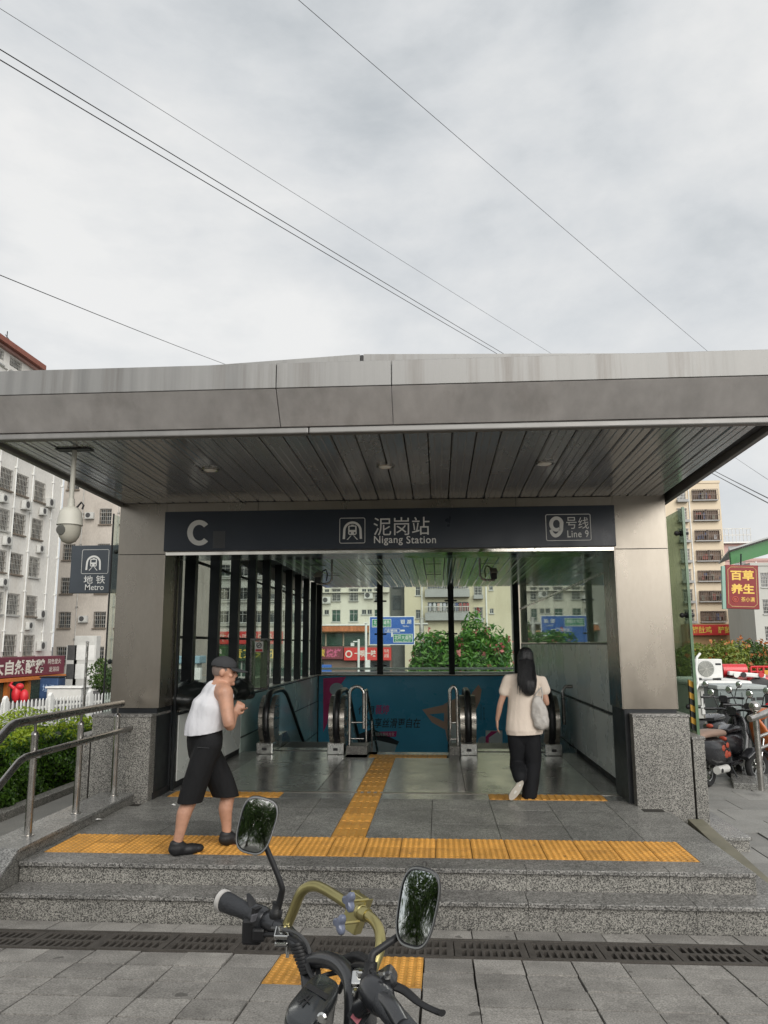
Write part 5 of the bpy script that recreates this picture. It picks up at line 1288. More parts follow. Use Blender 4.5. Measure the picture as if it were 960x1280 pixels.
# red inflatable figure / gate before the shop
m_infl = mat('red nylon', (.55, .02, .03), .45, var=.1, scale=2)
rd = thing('red_inflatable', 'red inflatable shape standing before the restaurant at far left', 'inflatable', at(20, 872, 46))
rd.location.z = -1.45; rd.scale = (.62, .62, .55)
t = MB(); t.ell((0, 0, .9), (.45, .4, .9), 10, 8); t.ell((.8, 0, .7), (.42, .4, .75), 10, 8); t.ell((.3, 0, 1.75), (.4, .35, .35), 10, 6); t.tube([(-.2, 0, 1.5), (-.7, 0, 1.9), (-.5, 0, 2.2)], [.2, .18, .12], 8); t.build('body', m_infl, rd, 60)
# white car-like bins, blue bin
bn = thing('blue_bin', 'dark blue waste bin behind the white fence at left', 'bin', (at(65, 868, 49).x, 49, -1.45)); B(-.6, .6, -.5, .5, 0, 1.35).build('bin_body', mat('bin blue', (.02, .05, .12), .5, var=.2), bn, bevel=.05); B(-.65, .65, -.55, .55, 1.36, 1.45).build('bin_lid', m_blk, bn, bevel=.03)
lettering('垃圾', -.4, .4, .5, .95, -.505, mat('bin print', (.3, .4, .55), .5), bn)
tn = thing('grey_tank', 'pale grey covered tank behind the white fence at left', 'tank', (at(85, 870, 48).x, 48, -1.45)); B(-1.1, 1.1, -.6, .6, 0, .75).build('tank_body', m_ac, tn, bevel=.08); B(-1.2, 1.2, -.7, .7, -.0 + .76, .88).build('tank_lid', m_wpaint, tn, bevel=.06)

# ---- grey weathered block beside it
m_grey = mat('grey weathered facade', (.50, .455, .40), .75, var=.10, scale=.5, stain=.6, stain_col=(.17, .14, .11), streak=(1, 1, .4), fine=.08)
Y2 = 62.0
def bx2(px, Y): return at(px, 800, Y).x
x20, x21 = bx2(76, Y2), bx2(212, Y2)
rz2 = [at(120, py, Y2).z + 1.45 for py in (558, 602, 646, 690, 732, 775, 819)]
cu = [bx2(79, Y2) - x20, bx2(123, Y2) - x20, bx2(150, Y2) - x20, bx2(176, Y2) - x20, bx2(200, Y2) - x20]
ops = [(u - .5, u + .5, z - .65, z + .65) for z in rz2 for u in cu]
b2 = building('grey_block', 'weathered grey apartment block behind the metro pictogram sign', 'building', (x20, Y2, -1.45), 0, -.6, x21 - x20, rz2[0] + 4, 12, m_grey, ops)
for z in rz2:
    for i, u in enumerate(cu): window(b2, u, z - .65, 1.0, 1.3, cage='in', frame=m_frdk)
    ac_unit(b2, cu[1] - 1.3, z - .15, s=.9)
    ac_unit(b2, cu[3] - 1.3, z - .2, s=.9)
for u in (1.2, 4.3, 6.9): pipe(b2, u, 0, rz2[0] + 3, r=.04, m=m_cage)
# cabinets and condensers at its foot
for i, (px, py, w_, h_, lab) in enumerate(((92, 833, .9, 1.9, 'pair of stacked condenser units at the foot of the grey block'), (108, 832, 1.7, 2.6, 'tall pale equipment cabinet at the foot of the grey block'))):
    c = thing('equipment_cabinet', lab, 'cabinet', (at(px, py, 58).x, 58, -1.45))
    B(-w_ / 2, w_ / 2, -.4, .4, 0, 1.5 + h_).build('casing', m_ac, c, bevel=.03)
    for q in range(2):
        B(-w_ / 2 + .1, w_ / 2 - .1, -.43, -.405, .9 + 1.4 * q, 2.0 + 1.4 * q).build('door_panel', m_acd if i == 0 else m_wpaint, c)

# ---- long pale block seen between the mullions
m_pale = mat('pale grey facade', (.46, .46, .42), .7, var=.07, scale=.4, stain=.4, stain_col=(.28, .26, .22), streak=(1, 1, .3))
Y3 = 85.0
x30, x31 = bx2(206, Y3), bx2(384, Y3)
rz3 = [at(280, py, Y3).z + 1.45 for py in (655, 684, 713, 742, 771)]
cu = [bx2(p, Y3) - x30 for p in (232, 275, 299, 324, 345, 362, 376)]
ops = [(u - .9, u + .9, z - .65, z + .65) for z in rz3 for u in cu]
b3 = building('pale_block', 'long pale grey block seen between the dark mullions', 'building', (x30, Y3, -1.45), 0, 0, x31 - x30, rz3[0] + 3, 12, m_pale, ops)
for z in rz3:
    for i, u in enumerate(cu): window(b3, u, z - .65, 1.8, 1.3, 'curtain' if (i + int(z)) % 2 else 'plain', nx=3)
    B(0, x31 - x30, -.35, -.02, z - 1.0, z - .93).build('ledge_slab', m_pale, b3)
for p in (218, 243, 291, 336): pipe(b3, bx2(p, Y3) - x30, 4, rz3[0] + 2.5, r=.08)

# ---- white block in the middle, behind the stairs
m_mid = mat('cream white facade', (.56, .54, .46), .7, var=.06, scale=.4, stain=.45, stain_col=(.30, .26, .19), streak=(1, 1, .3))
Y4 = 95.0
x40, x41 = bx2(378, Y4), bx2(487, Y4)
def u4(px): return bx2(px, Y4) - x40
def z4(py): return at(450, py, Y4).z + 1.45
specs = []                                     # px centre, px bottom, w px, h px, style
for dy in (-52, -26, 0):
    for px, w_, st in ((400, 6, 'small'), (408, 6, 'small'), (420, 11, 'win'), (442, 11, 'win'), (455, 6, 'small'), (462, 6, 'small'), (472, 8, 'win')):
        specs.append((px, (777 if st == 'win' else 768) + dy, w_, 15 if st == 'win' else 6, st))
sc4 = Y4 / 980
ops = [(u4(px) - w_ * sc4 / 2, u4(px) + w_ * sc4 / 2, z4(py), z4(py) + h_ * sc4) for px, py, w_, h_, st_ in specs]
b4 = building('cream_block', 'cream white block with green windows and caged windows behind the stairs', 'building', (x40, Y4, -1.45), 0, 0, x41 - x40, z4(655), 12, m_mid, ops)
for px, py, w_, h_, st_ in specs:
    low = py > 760
    window(b4, u4(px), z4(py), w_ * sc4, h_ * sc4, nx=2, pane=m_paneg if (low and st_ == 'win') else m_pane, cage='out' if (st_ == 'win' and not low) else False, transom=.35 if st_ == 'win' else 0)
for px, py in ((396, 753), (408, 753.5), (461, 748), (418, 727)): ac_unit(b4, u4(px), z4(py), s=1.3)
B(0, x41 - x40, -.6, -.02, z4(741) , z4(740)).build('ledge_slab', m_mid, b4)
# tiled awning, glazed upper shop floor and two shop signs under it
m_tawn = mat('terracotta tiles', (.42, .16, .07), .7, var=.2, scale=3, rnd=.15)
shp = thing('tiled_shop', 'shop front with terracotta tiled awning and glazed upper floor across the road', 'shop', (x40, Y4 - 2.2, -1.45))
def us(px): return bx2(px, Y4 - 2.2) - x40
def zs4(py): return at(450, py, Y4 - 2.2).z + 1.45
B(us(380), us(489), -.6, 2.1, zs4(782), zs4(780)).build('parapet', m_wpaint, shp)
t0 = us(382); n = 46
tm = MB().add([(0, 0, 0), (.17, 0, 0), (.17, .95, .62), (0, .95, .62), (.085, -.02, .07), (.085, .93, .69)], [(0, 4, 5, 3), (4, 1, 2, 5), (0, 1, 4)]).mesh('roof_tile', m_tawn)
tw = (us(462) - t0) / n
for i in range(n):
    o = link('roof_tile', tm, shp, (t0 + i * tw, -1.6, zs4(789.5))); o.scale = (tw / .175, 1, (zs4(782.5) - zs4(789.5)) / .68)
B(us(380), us(489), -.4, 2.1, zs4(791), zs4(789)).build('beam', mat('ochre beam', (.4, .27, .13), .6, var=.1), shp)
for a, b_ in ((382, 406), (408, 428), (430, 459)):
    B(us(a), us(b_), 0, .05, zs4(807), zs4(791.5)).build('shop_window', m_paneg, shp)
for a in (381, 406.5, 428.5, 460): B(us(a), us(a + 1.8), -.1, .4, zs4(807.5), zs4(791)).build('pilaster', mat('pilaster', (.36, .30, .22), .7, var=.1), shp)
B(us(380), us(489), .0, 2.1, zs4(842), zs4(807.6)).build('shop_base', mat('shop base', (.17, .12, .10), .7, var=.2, scale=.5), shp)
for a in (384, 396, 446, 462, 478):
    B(us(a), us(a + 9), -.06, -.01, zs4(840), zs4(827.5)).build('shop_door', m_pane, shp)
def shop_sign(label, box, Y, col, txts, nm='shop_sign', d=.4):
    p, q = at(box[0], box[1], Y), at(box[2], box[3], Y)
    s = thing(nm, label, 'shop sign', (0, Y, 0)); B(p.x, q.x, 0, d, q.z, p.z).build('sign_board', col, s, bevel=.03)
    for tx, bb, mm, bold in txts:
        a, c = at(bb[0], bb[1], Y - .02), at(bb[2], bb[3], Y - .02); lettering(tx, a.x, c.x, c.z, a.z, -.02, mm, s, bold=bold)
    return s
m_sred = mat('shop red', (.52, .035, .03), .5, var=.1, scale=.6); m_smar = mat('shop dark red', (.16, .035, .045), .5, var=.12, scale=.6); m_syel = mat('sign yellow', (.70, .50, .08), .5, var=.05); m_sgrn = mat('shop dark green', (.02, .055, .02), .5, var=.2)
m_pinkt = mat('sign pinkish', (.55, .12, .22), .5)
shop_sign('dark red charcoal grill sign with yellow letters across the road', (388, 808.5, 429, 824), Y4 - 2.9, m_smar, [('木炭', (394, 811, 406, 821), m_syel, .02), ('烧烤', (408, 811, 426, 822), m_pinkt, .02)])
s_ = shop_sign('bright red restaurant sign with white round logo across the road', (430, 809.5, 489, 825.5), Y4 - 2.95, m_sred, [('一啖一味', (443, 812.5, 470, 821), m_cream, .02), ('牛肉', (480, 811.5, 486, 816), m_cream, 0), ('火锅', (480, 817, 486, 822), m_cream, 0)])
p = at(436, 817.5, Y4 - 3); MB().lathe([(.42, 0), (.42, .02)], 20, (p.x, -.03, p.z), Matrix.Rotation(PI / 2, 3, 'X')).build('round_logo', m_cream, s_); MB().lathe([(.27, 0), (.27, .02)], 14, (p.x, -.055, p.z), Matrix.Rotation(PI / 2, 3, 'X')).build('round_logo', m_sred, s_)
Y3s = 80.0
def sfront(label, a, b_, top, bot, m, Y, cat='shop', nm='shop_row'):
    p, q = at(a, top, Y), at(b_, bot, Y); s = thing(nm, label, cat, (0, Y, -1.45)); B(p.x, q.x, 0, 3.5, 0, p.z + 1.45).build('shop_wall', m, s); return s, p, q
s, p, q = sfront('pale shop row with glass doors behind the dark mullions', 206, 384, 786, 842, m_pale, Y3s)
for a in range(208, 380, 12):
    x0, x1 = at(a, 800, Y3s).x, at(a + 10, 800, Y3s).x; B(x0, x1, -.05, -.01, .2, 2.6).build('shop_door', m_paneg if a % 24 else m_pane, s)
shop_sign('long red shop sign with pale letters behind the mullions', (262, 789.5, 353, 805), Y3s - .5, m_sred, [('自牛坊小吃饭店美食', (266, 792, 350, 802), mat('sign pale red', (.62, .38, .33), .5), .02)])
shop_sign('dark green shop sign with yellow characters behind the mullions', (266, 807, 352, 826), Y3s - .5, m_sgrn, [('Tea', (268, 809, 277, 817), m_cream, .01), ('贡茶米乐', (289, 811, 348, 823), m_syel, .02)])
shop_sign('red upright shop sign at the left end behind the mullions', (229, 779, 235, 802), Y3s - .6, m_sred, [('饭', (230, 783, 234, 798), m_cream, .01)])
shop_sign('white and red low price banner behind the first mullion', (226, 835, 250, 850), 45, m_wpaint, [('元', (229, 838, 240, 848), m_sred, .03)])
# parked white van and bus-stop like box seen between first mullions
kb = thing('phone_booth', 'pale blue-roofed booth seen between the first two mullions', 'booth', (at(234, 830, 46).x, 46, -1.45))
B(-.75, .75, -.5, .5, 0, 2.3).build('booth_body', m_pale, kb); B(-.95, .95, -.7, .7, 2.31, 2.75).build('booth_roof', mat('booth roof', (.25, .38, .45), .5), kb, bevel=.05); B(-.5, .5, -.53, -.505, .9, 2.0).build('booth_window', m_pane, kb)

# ---- yellowish block with long balconies, right of the middle
m_yel = mat('yellowish facade', (.55, .50, .36), .7, var=.07, scale=.4, stain=.45, stain_col=(.30, .25, .15), streak=(1, 1, .3)); m_balc = mat('balcony grey', (.33, .33, .32), .7, var=.1, scale=1)
Y5 = 95.0
x50, x51 = bx2(506, Y5), bx2(640, Y5)
def u5(px): return bx2(px, Y5) - x50
def z5(py): return at(570, py, Y5).z + 1.45
rowsb = [774 - 29 * k for k in range(4)]
ops = []
for py in rowsb:
    ops += [(u5(535), u5(587), z5(py) + .9, z5(py) + 2.1), (u5(594), u5(604), z5(py - 1), z5(py - 14)), (u5(613), u5(618), z5(py - 7), z5(py - 13)), (u5(520), u5(526), z5(py - 1), z5(py - 12))]
b5 = building('yellowish_block', 'tall yellowish block with long grey balconies behind the flowering bush', 'building', (x50, Y5, -1.45), 0, 0, x51 - x50, z5(475), 12, m_yel, ops)
for py in rowsb:
    bal = B(u5(532), u5(588), -.95, -.02, z5(py + 1.5), z5(py) + .75).build('balcony', m_balc, b5)
    t = MB(); nb = 26
    for i in range(nb): xx = u5(533) + (u5(587) - u5(533)) * i / (nb - 1); t.box(xx - .03, xx + .03, -.93, -.88, z5(py) + .75, z5(py - 15))
    t.box(u5(532), u5(588), -.95, -.86, z5(py - 15), z5(py - 16)); t.build('balcony_bars', m_cage, bal)
    for i in range(11):
        xx = u5(537) + i * .45 + random.uniform(-.1, .1); cc = random.choice([(.3, .08, .08), (.5, .5, .5), (.08, .10, .2), (.5, .35, .3), (.1, .1, .1), (.45, .45, .5)])
        B(xx, xx + .3, -.6, -.55, z5(py) + 1.0, z5(py) + 1.9).build('laundry', mat('cloth %.2f %.2f' % cc[:2], cc, .8), bal)
    window(b5, (u5(535) + u5(587)) / 2, z5(py) + .9, u5(587) - u5(535) - .02, 1.2, nx=6)
    window(b5, u5(599), z5(py - 1), u5(604) - u5(594), z5(py - 14) - z5(py - 1), cage='out')
    window(b5, u5(615.5), z5(py - 7), u5(618) - u5(613), z5(py - 13) - z5(py - 7)); window(b5, u5(523), z5(py - 1), u5(526) - u5(520), z5(py - 12) - z5(py - 1))
    B(u5(593), u5(605), -.7, -.02, z5(py + 4), z5(py - 1)).build('ac_shelf', m_balc, b5)
pipe(b5, u5(609), 0, 30, r=.1); pipe(b5, u5(528), 0, 30, r=.1)
MB().box(u5(520), u5(574), 1, 8, z5(475), z5(440.5)).box(u5(536), u5(562), 1.5, 7, z5(440.4), z5(437.5)).build('roof_room', mat('roof room yellow', (.5, .43, .28), .7, var=.1), b5)
# dark recess between the two blocks, its shade put into the wall colour
b45 = building('dark_recess_block', 'narrow dark recess between the cream and yellowish blocks, shade painted into its colour', 'building', (bx2(488, 97), 97, -1.45), 0, 0, bx2(507, 97) - bx2(488, 97), z4(600), 8, mat('recess shade', (.10, .105, .10), .5, var=.3, scale=.3), [])
for k in range(5): B(.3, 1.4, -.05, -.01, 5 + 2.6 * k, 6.8 + 2.6 * k).build('recess_window', m_pane, b45)
# extra block closing the view right of the yellowish one
m_b6 = mat('warm grey facade', (.44, .40, .33), .7, var=.08, scale=.4, stain=.4, stain_col=(.25, .2, .15))
Y6 = 112.0
rz6 = [6.5 + 2.8 * k for k in range(6)]; cu6 = [1.5 + 3.0 * k for k in range(9)]
ops = [(u - .8, u + .8, z, z + 1.4) for z in rz6 for u in cu6]
b6 = building('warm_grey_block', 'warm grey block glimpsed beyond the right glass wall', 'building', (bx2(650, Y6), Y6, -1.45), 0, 0, 27, 24, 12, m_b6, ops)
for z in rz6:
    for u in cu6: window(b6, u, z, 1.6, 1.4, nx=2)

# ---- blue road sign
m_blue = mat('road sign blue', (.018, .095, .36), .4, var=.06, coat=.3); m_rsg = mat('road sign green', (.01, .20, .09), .4, var=.05)
YS = 42.0
rs_ = thing('road_sign', 'large blue overhead direction sign on a grey post beyond the stairs', 'road sign', (0, YS, 0))
def rx(px, py): p = at(px, py, YS); return p.x, p.z
def rbox(a, m, nm, y0, y1, par=rs_):
    x0, z1 = rx(a[0], a[1]); x1, z0 = rx(a[2], a[3]); return B(x0, x1, y0, y1, z0, z1).build(nm, m, par)
rbox((461.5, 770.5, 518.5, 806), m_wpaint, 'sign_border', 0, .06); rbox((462.5, 771.5, 517.5, 805), m_blue, 'sign_panel', -.012, -.001)
def rtext(s, a, y=-.02, m=None, bold=.01):
    x0, z1 = rx(a[0], a[1]); x1, z0 = rx(a[2], a[3]); lettering(s, x0, x1, z0, z1, y, m or m_white, rs_, bold)
for a in ((465, 774, 489, 784), (491.5, 792.5, 516, 803)):
    rbox(a, m_white, 'sign_inset', -.017, -.013); rbox((a[0] + .6, a[1] + .6, a[2] - .6, a[3] - .6), m_rsg, 'sign_inset', -.022, -.018)
rtext('北环大道西', (467, 775.5, 487, 780.5), -.026); rtext('Beihuan Blvd W', (467, 781.5, 487, 783.3), -.026, bold=0)
rtext('北环大道西', (493, 794, 514.5, 799.5), -.026); rtext('Beihuan Blvd W', (494, 800.3, 513, 802.3), -.026, bold=0)
rtext('银 湖', (500.5, 774.5, 514, 780)); rtext('Yinhu', (503, 781.5, 511, 783.8), bold=0)
rbox((481, 786, 500, 790.5), m_white, 'sign_inset', -.015, -.013); rbox((481.4, 786.5, 499.6, 790), m_blue, 'sign_inset', -.019, -.016); rtext('金碧路', (483, 787, 497, 789.6), -.021)
rbox((500.5, 787.2, 506, 789.2), m_white, 'arrow_print', -.02, -.016); rbox((489, 790.8, 491, 796), m_white, 'arrow_print', -.02, -.016)
x0, _ = rx(527, 800); zz0 = at(527, 780, YS).z; zz1 = at(527, 798, YS).z
MB().tube([(x0, .3, -1.45), (x0, .3, at(527, 773, YS).z)], .13, 10).lathe([(.17, at(527, 773, YS).z), (.17, at(527, 772, YS).z)], 10, (x0, .3, 0)).build('sign_post', m_cage, rs_, 40)
for zz in (zz0, zz1): MB().tube([(rx(500, 790)[0], .25, zz), (x0 + .35, .25, zz)], .07, 8).build('sign_arm', m_cage, rs_, 40)
# white CCTV and lamp posts before the shops
for px, top, lab in ((448.3, 799, 'white post with small bullet camera across the road'), (457.5, 779, 'slim white lamp post across the road')):
    Yp = 50; p = at(px, top, Yp); o = thing('white_post', lab, 'post', (p.x, Yp, -1.45)); MB().tube([(0, 0, 0), (0, 0, p.z + 1.45)], .075, 8).build('shaft', m_wpaint, o, 40)
    if top > 790: MB().tube([(0, 0, p.z + 1.3), (-.35, 0, p.z + 1.3)], .04, 6).obox((-.38, -.1, p.z + 1.12), (.2, .34, .2)).build('camera_arm', m_wpaint, o)
    else: MB().obox((0, 0, p.z + 1.47), (.24, .24, .06)).build('post_cap', m_wpaint, o); B(-.02, .26, -.2, .2, 1.6, 2.4).build('junction_box', m_wpaint, o)
bb = shop_sign('blue site hoarding low behind the rear ledge at left', (396, 831, 414, 842), 60, mat('hoarding blue', (.03, .12, .42), .5), [], 'blue_hoarding')

m_cagedk = mat('rusty balcony bars', (.16, .13, .11), .6, metal=.3, var=.3, scale=2)
# ---- right: cream tower block
m_crm = mat('cream facade', (.62, .52, .38), .7, var=.06, scale=.3, stain=.45, stain_col=(.34, .25, .17), streak=(1, 1, .3))
Y7 = 108.0
x70, x71 = bx2(838, Y7), bx2(914, Y7)
def u7(px): return bx2(px, Y7) - x70
def z7(py): return at(885, py, Y7).z + 1.45
rows7 = [624.5 + 25.3 * k for k in range(7)]
ops = []
for py in rows7: ops += [(u7(858), u7(869.5), z7(py), z7(py - 14)), (u7(877.5), u7(910), z7(py), z7(py - 12))]
b7 = building('cream_tower', 'cream tower block with bay windows and caged balconies at right', 'building', (x70, Y7, -1.45), 0, 0, x71 - x70, z7(604), 10, m_crm, ops)
for i, py in enumerate(rows7):
    wv = window(b7, u7(863.7), z7(py), u7(869.5) - u7(858), z7(py - 14) - z7(py), nx=3, cage='out', transom=.25)
    B(u7(857), u7(871), -.75, -.02, z7(py + 3.2), z7(py)).build('bay_shelf', m_balc, b7)
    x0, x1 = u7(877), u7(910); z0, z1 = z7(py + .8), z7(py - 12.2)
    if i > 3: x1 = u7(909)
    bal = B(x0, x1, -.55, -.02, z0 - .12, z0).build('balcony', m_balc, b7)
    t = MB(); nb = 14
    for k in range(nb + 1): xx = x0 + (x1 - x0) * k / nb; t.box(xx - .03, xx + .03, -.53, -.48, z0, z1)
    for q in range(3): t.box(x0, x1, -.54, -.47, z0 + (z1 - z0) * q / 2 - .03, z0 + (z1 - z0) * q / 2 + .03)
    t.box((x0 + x1) / 2 - .12, (x0 + x1) / 2 + .12, -.4, -.02, z0, z1); t.build('balcony_bars', m_cagedk, bal)
    B(x0, x1, .30, .35, z0, z1).build('balcony_back', mat('balcony inside', (.16, .11, .08), .8, var=.5, scale=1.2, rnd=.4), bal)
    for k in range(6):
        xx = x0 + .3 + random.random() * (x1 - x0 - .8); cc = random.choice([(.5, .5, .48), (.3, .1, .08), (.1, .12, .2), (.25, .25, .2)])
        B(xx, xx + .35, -.3, -.25, z0 + .2, z0 + .2 + random.uniform(.4, .9)).build('laundry', mat('cloth %.2f %.2f' % cc[:2], cc, .8), bal)
pipe(b7, u7(873.5), 6, z7(606), r=.09)
tag(MB().tube([(x70 + 3, Y7, z7(604) - 1.3), (x70 + 3, Y7, z7(604) + .5)], .05, 5).tube([(x70 + 5.5, Y7, z7(604) - 1.3), (x70 + 5.5, Y7, z7(604) + .7)], .05, 5).tube([(x70 + 3, Y7, z7(604) + .3), (x70 + 5.5, Y7, z7(604) + .4)], .03, 5).build('roof_rail', m_cage), 'thin roof railing on top of the cream tower block', 'railing')
# red restaurant sign and shop row at its foot
shop_sign('red pork-tripe restaurant sign with yellow letters at the right', (862, 781, 912, 794), Y7 - 3, m_sred, [('猪肚鸡', (864.5, 783, 890, 791.5), m_syel, .02), ('醉鹅', (897.5, 783, 914, 791.5), m_syel, .02)])
s, p, q = sfront('low shop row with awning under the cream tower block', 858, 922, 780, 806, mat('ochre shop', (.40, .25, .12), .7, var=.1), Y7 - 2.4)
for a in range(862, 920, 8): B(at(a, 800, Y7 - 2.4).x, at(a + 6.5, 800, Y7 - 2.4).x, -.06, -.01, .5, p.z - 1.8).build('shop_window', m_pane, s)
# pink annex and stepped terraces to the right of the tower
m_pk = mat('pink facade', (.50, .33, .30), .7, var=.08, scale=.4, stain=.3, stain_col=(.3, .2, .16))
x80 = bx2(912, 112)
ops = [(1.5, 3.0, 13.0, 14.6), (5.6, 7.2, 9.8, 11.6), (1.2, 2.6, 6.6, 8.0), (6.0, 8.6, 5.0, 6.6)]
b8 = building('pink_annex', 'pink stepped annex with roof terrace behind the red hanging sign', 'building', (x80, 112, -1.45), 0, 0, 11, 14.8, 8, m_pk, ops)
for o in ops: window(b8, (o[0] + o[1]) / 2, o[2], o[1] - o[0], o[3] - o[2], cage='in')
B(-.2, 4.6, -.6, 4, 17.3, 17.5).build('terrace_roof', m_wpaint, b8); B(.1, 4.0, 0, 3.5, 14.9 + .3, 17.29).build('terrace_room', m_pk, b8); B(.8, 1.9, -.05, -.01, 15.6, 16.9).build('terrace_window', m_pane, b8)
t = MB()
for i in range(9): t.box(-.2 + i * .5 - .03, -.2 + i * .5 + .03, -.6, -.54, 17.5, 19.4)
t.box(-.2, 3.9, -.62, -.53, 19.3, 19.4); t.box(-.2, 3.9, -.62, -.53, 18.4, 18.5); t.build('terrace_cage', m_cage, b8)
pipe(b8, 4.4, 3, 14.7, r=.12)
x90 = bx2(946, 90)
ops = [(1.0 + 3.2 * i, 3.2 + 3.2 * i, 3.6 + 3.0 * k, 5.2 + 3.0 * k) for i in range(4) for k in range(3)]
b9 = building('rightmost_block', 'pale low block with dark windows at the right edge behind the hanging sign', 'building', (x90, 90, -1.45), 0, 0, 14, 12.0, 8, m_pale, ops)
for o in ops: window(b9, (o[0] + o[1]) / 2, o[2], 2.2, 1.6, cage='in', nx=3)

# ---- overhead wires
def wire(label, a, b_, r, sag=.0, e0=.5, e1=.8):
    p0, p1 = at(*a), at(*b_); pts = []
    d = p1 - p0; p0 = p0 - d * e0; p1 = p1 + d * e1
    for i in range(13):
        t_ = i / 12; q = p0.lerp(p1, t_); q.z -= sag * 4 * t_ * (1 - t_); pts.append(q)
    tag(MB().tube(pts, r, 5).build('overhead_wire', m_blk, None, 60), label, 'wire', 'overhead wires')
wire('thin grey overhead wire highest across the upper left sky', (0, 6, 22), (690, 440, 60), .010, .2)
wire('upper of two thick parallel wires across the left sky', (0, 54, 20), (636, 442, 58), .019, .3)
wire('lower of two thick parallel wires across the left sky', (0, 67, 20), (628, 442, 58), .019, .3)
wire('thin wire crossing the sky from top centre to the right roof edge', (380, 0, 26), (890, 440, 60), .013, .3)
wire('single wire at left ending behind the left canopy roof', (0, 338, 24), (275, 449, 50), .017, .25)
wire('upper of the two wires right of the canopy above the cream tower', (898, 590, 70), (960, 621, 45), .032, .1, 1.5, 1.0)
wire('lower of the two wires right of the canopy above the cream tower', (893, 592, 70), (960, 627, 45), .032, .1, 1.5, 1.0)
wire('faint wire at the right edge above the pair of wires', (925, 575, 75), (960, 598, 50), .014, .1, 1.5, 1.0)
# ------------------------------------------------------------------ people: one smooth skin each, clothes and hair as children
def blob_mesh(name, build, m, voxel=.009, smooth=6, parent=None, ripple=0., rscale=18., seed=0, stretch=(1, 1, .45)):
    """join overlapping tapered shapes into one continuous surface"""
    t = MB(); build(t); me = t.mesh(name, m)
    ob = bpy.data.objects.new('tmp', me); COL.objects.link(ob)
    r = ob.modifiers.new('r', 'REMESH'); r.mode = 'VOXEL'; r.voxel_size = voxel; r.use_smooth_shade = True
    s = ob.modifiers.new('s', 'SMOOTH'); s.factor = .5; s.iterations = smooth
    dg = bpy.context.evaluated_depsgraph_get(); out_ = bpy.data.meshes.new_from_object(ob.evaluated_get(dg)); bpy.data.objects.remove(ob)
    out_.materials.clear(); out_.materials.append(m)
    if ripple:
        n = len(out_.vertices); co = np.empty(n * 3); out_.vertices.foreach_get('co', co); co = co.reshape(-1, 3); nr = np.empty(n * 3); out_.vertices.foreach_get('normal', nr); nr = nr.reshape(-1, 3)
        g_ = np.random.default_rng(seed); d = np.zeros(n)
        for q in range(5):
            kv = g_.normal(0, rscale, 3) * np.array(stretch); d += np.sin(co @ kv + g_.uniform(0, 6)) / 5
        d = np.sign(d) * np.abs(d) ** 1.5 * 1.8
        co += nr * (d * ripple)[:, None]; out_.vertices.foreach_set('co', co.ravel())
    out_.shade_smooth(); out_.update()
    return link(name, out_, parent)
def cut(o, p, n):
    bm = bmesh.new(); bm.from_mesh(o.data); bmesh.ops.bisect_plane(bm, geom=bm.verts[:] + bm.edges[:] + bm.faces[:], plane_co=Vector(p), plane_no=Vector(n), clear_outer=True); bm.to_mesh(o.data); bm.free()
    if 'thick' not in o.modifiers:
        s = o.modifiers.new('thick', 'SOLIDIFY'); s.thickness = .005; s.offset = -1
    return o
def limb(t, pts, rs, n=14, flat=None, sub=4):
    """tapered limb with rounded ends; the points are smoothed a little"""
    P = [Vector(p) for p in pts]; Q, R = [], []
    for i in range(len(P) - 1):
        p0 = P[max(0, i - 1)]; p1, p2 = P[i], P[i + 1]; p3 = P[min(len(P) - 1, i + 2)]
        for k in range(sub):
            u = k / sub; Q.append(.5 * ((2 * p1) + (p2 - p0) * u + (2 * p0 - 5 * p1 + 4 * p2 - p3) * u * u + (3 * p1 - p0 - 3 * p2 + p3) * u ** 3)); R.append(rs[i] + (rs[i + 1] - rs[i]) * u)
    Q.append(P[-1]); R.append(rs[-1])
    t.tube(Q, R, n, flat=flat)
    if not flat: t.ell(P[0], (rs[0],) * 3, 12, 8); t.ell(P[-1], (rs[-1],) * 3, 12, 8)
def basis_m(f, up=(0, 0, 1)):
    f = Vector(f).normalized(); up = Vector(up); r_ = f.cross(up).normalized(); u = r_.cross(f); return Matrix((r_, f, u)).transposed()     # columns right, forward, up
def hand(t, wrist, dirv, palm_n, s=1.0, curl=.5, side=1):
    """palm and five fingers: dirv points along the fingers, palm_n out of the palm"""
    d = Vector(dirv).normalized(); n = Vector(palm_n); n = (n - d * n.dot(d)).normalized(); w_ = d.cross(n) * side
    wr = Vector(wrist); M = Matrix((w_, d, n)).transposed()
    t.ell(wr + d * .045 * s, (.038 * s, .05 * s, .017 * s), 12, 8, M)
    t.ell(wr + d * .075 * s, (.040 * s, .03 * s, .016 * s), 12, 8, M)
    for i, (off, L_) in enumerate(((-.028, .066), (-.0095, .076), (.0095, .071), (.028, .056))):
        p = wr + d * .088 * s + w_ * off * s; pts = [p - d * .02 * s, p]; a = 0; q = p
        for k in range(3):
            a += curl * (.35 + .25 * k); q = q + (d * math.cos(a) + n * math.sin(a)) * L_ * s / 3 * 1.15; pts.append(q)
        limb(t, pts, [.0095 * s, .0095 * s, .0088 * s, .008 * s, .007 * s], 8, sub=2)
    p = wr + d * .025 * s - w_ * .030 * s; q = p + (d * .6 - w_ * .75 + n * .25).normalized() * .035 * s; r_ = q + (d * .85 - w_ * .25 + n * .45).normalized() * .034 * s
    limb(t, [p, q, r_], [.0125 * s, .0108 * s, .0085 * s], 8, sub=2)
m_skin = mat('skin', (.44, .235, .155), .5, var=.16, scale=14, bump=.3, bscale=90); m_skin2 = mat('skin woman', (.46, .27, .19), .5, var=.06, scale=9)
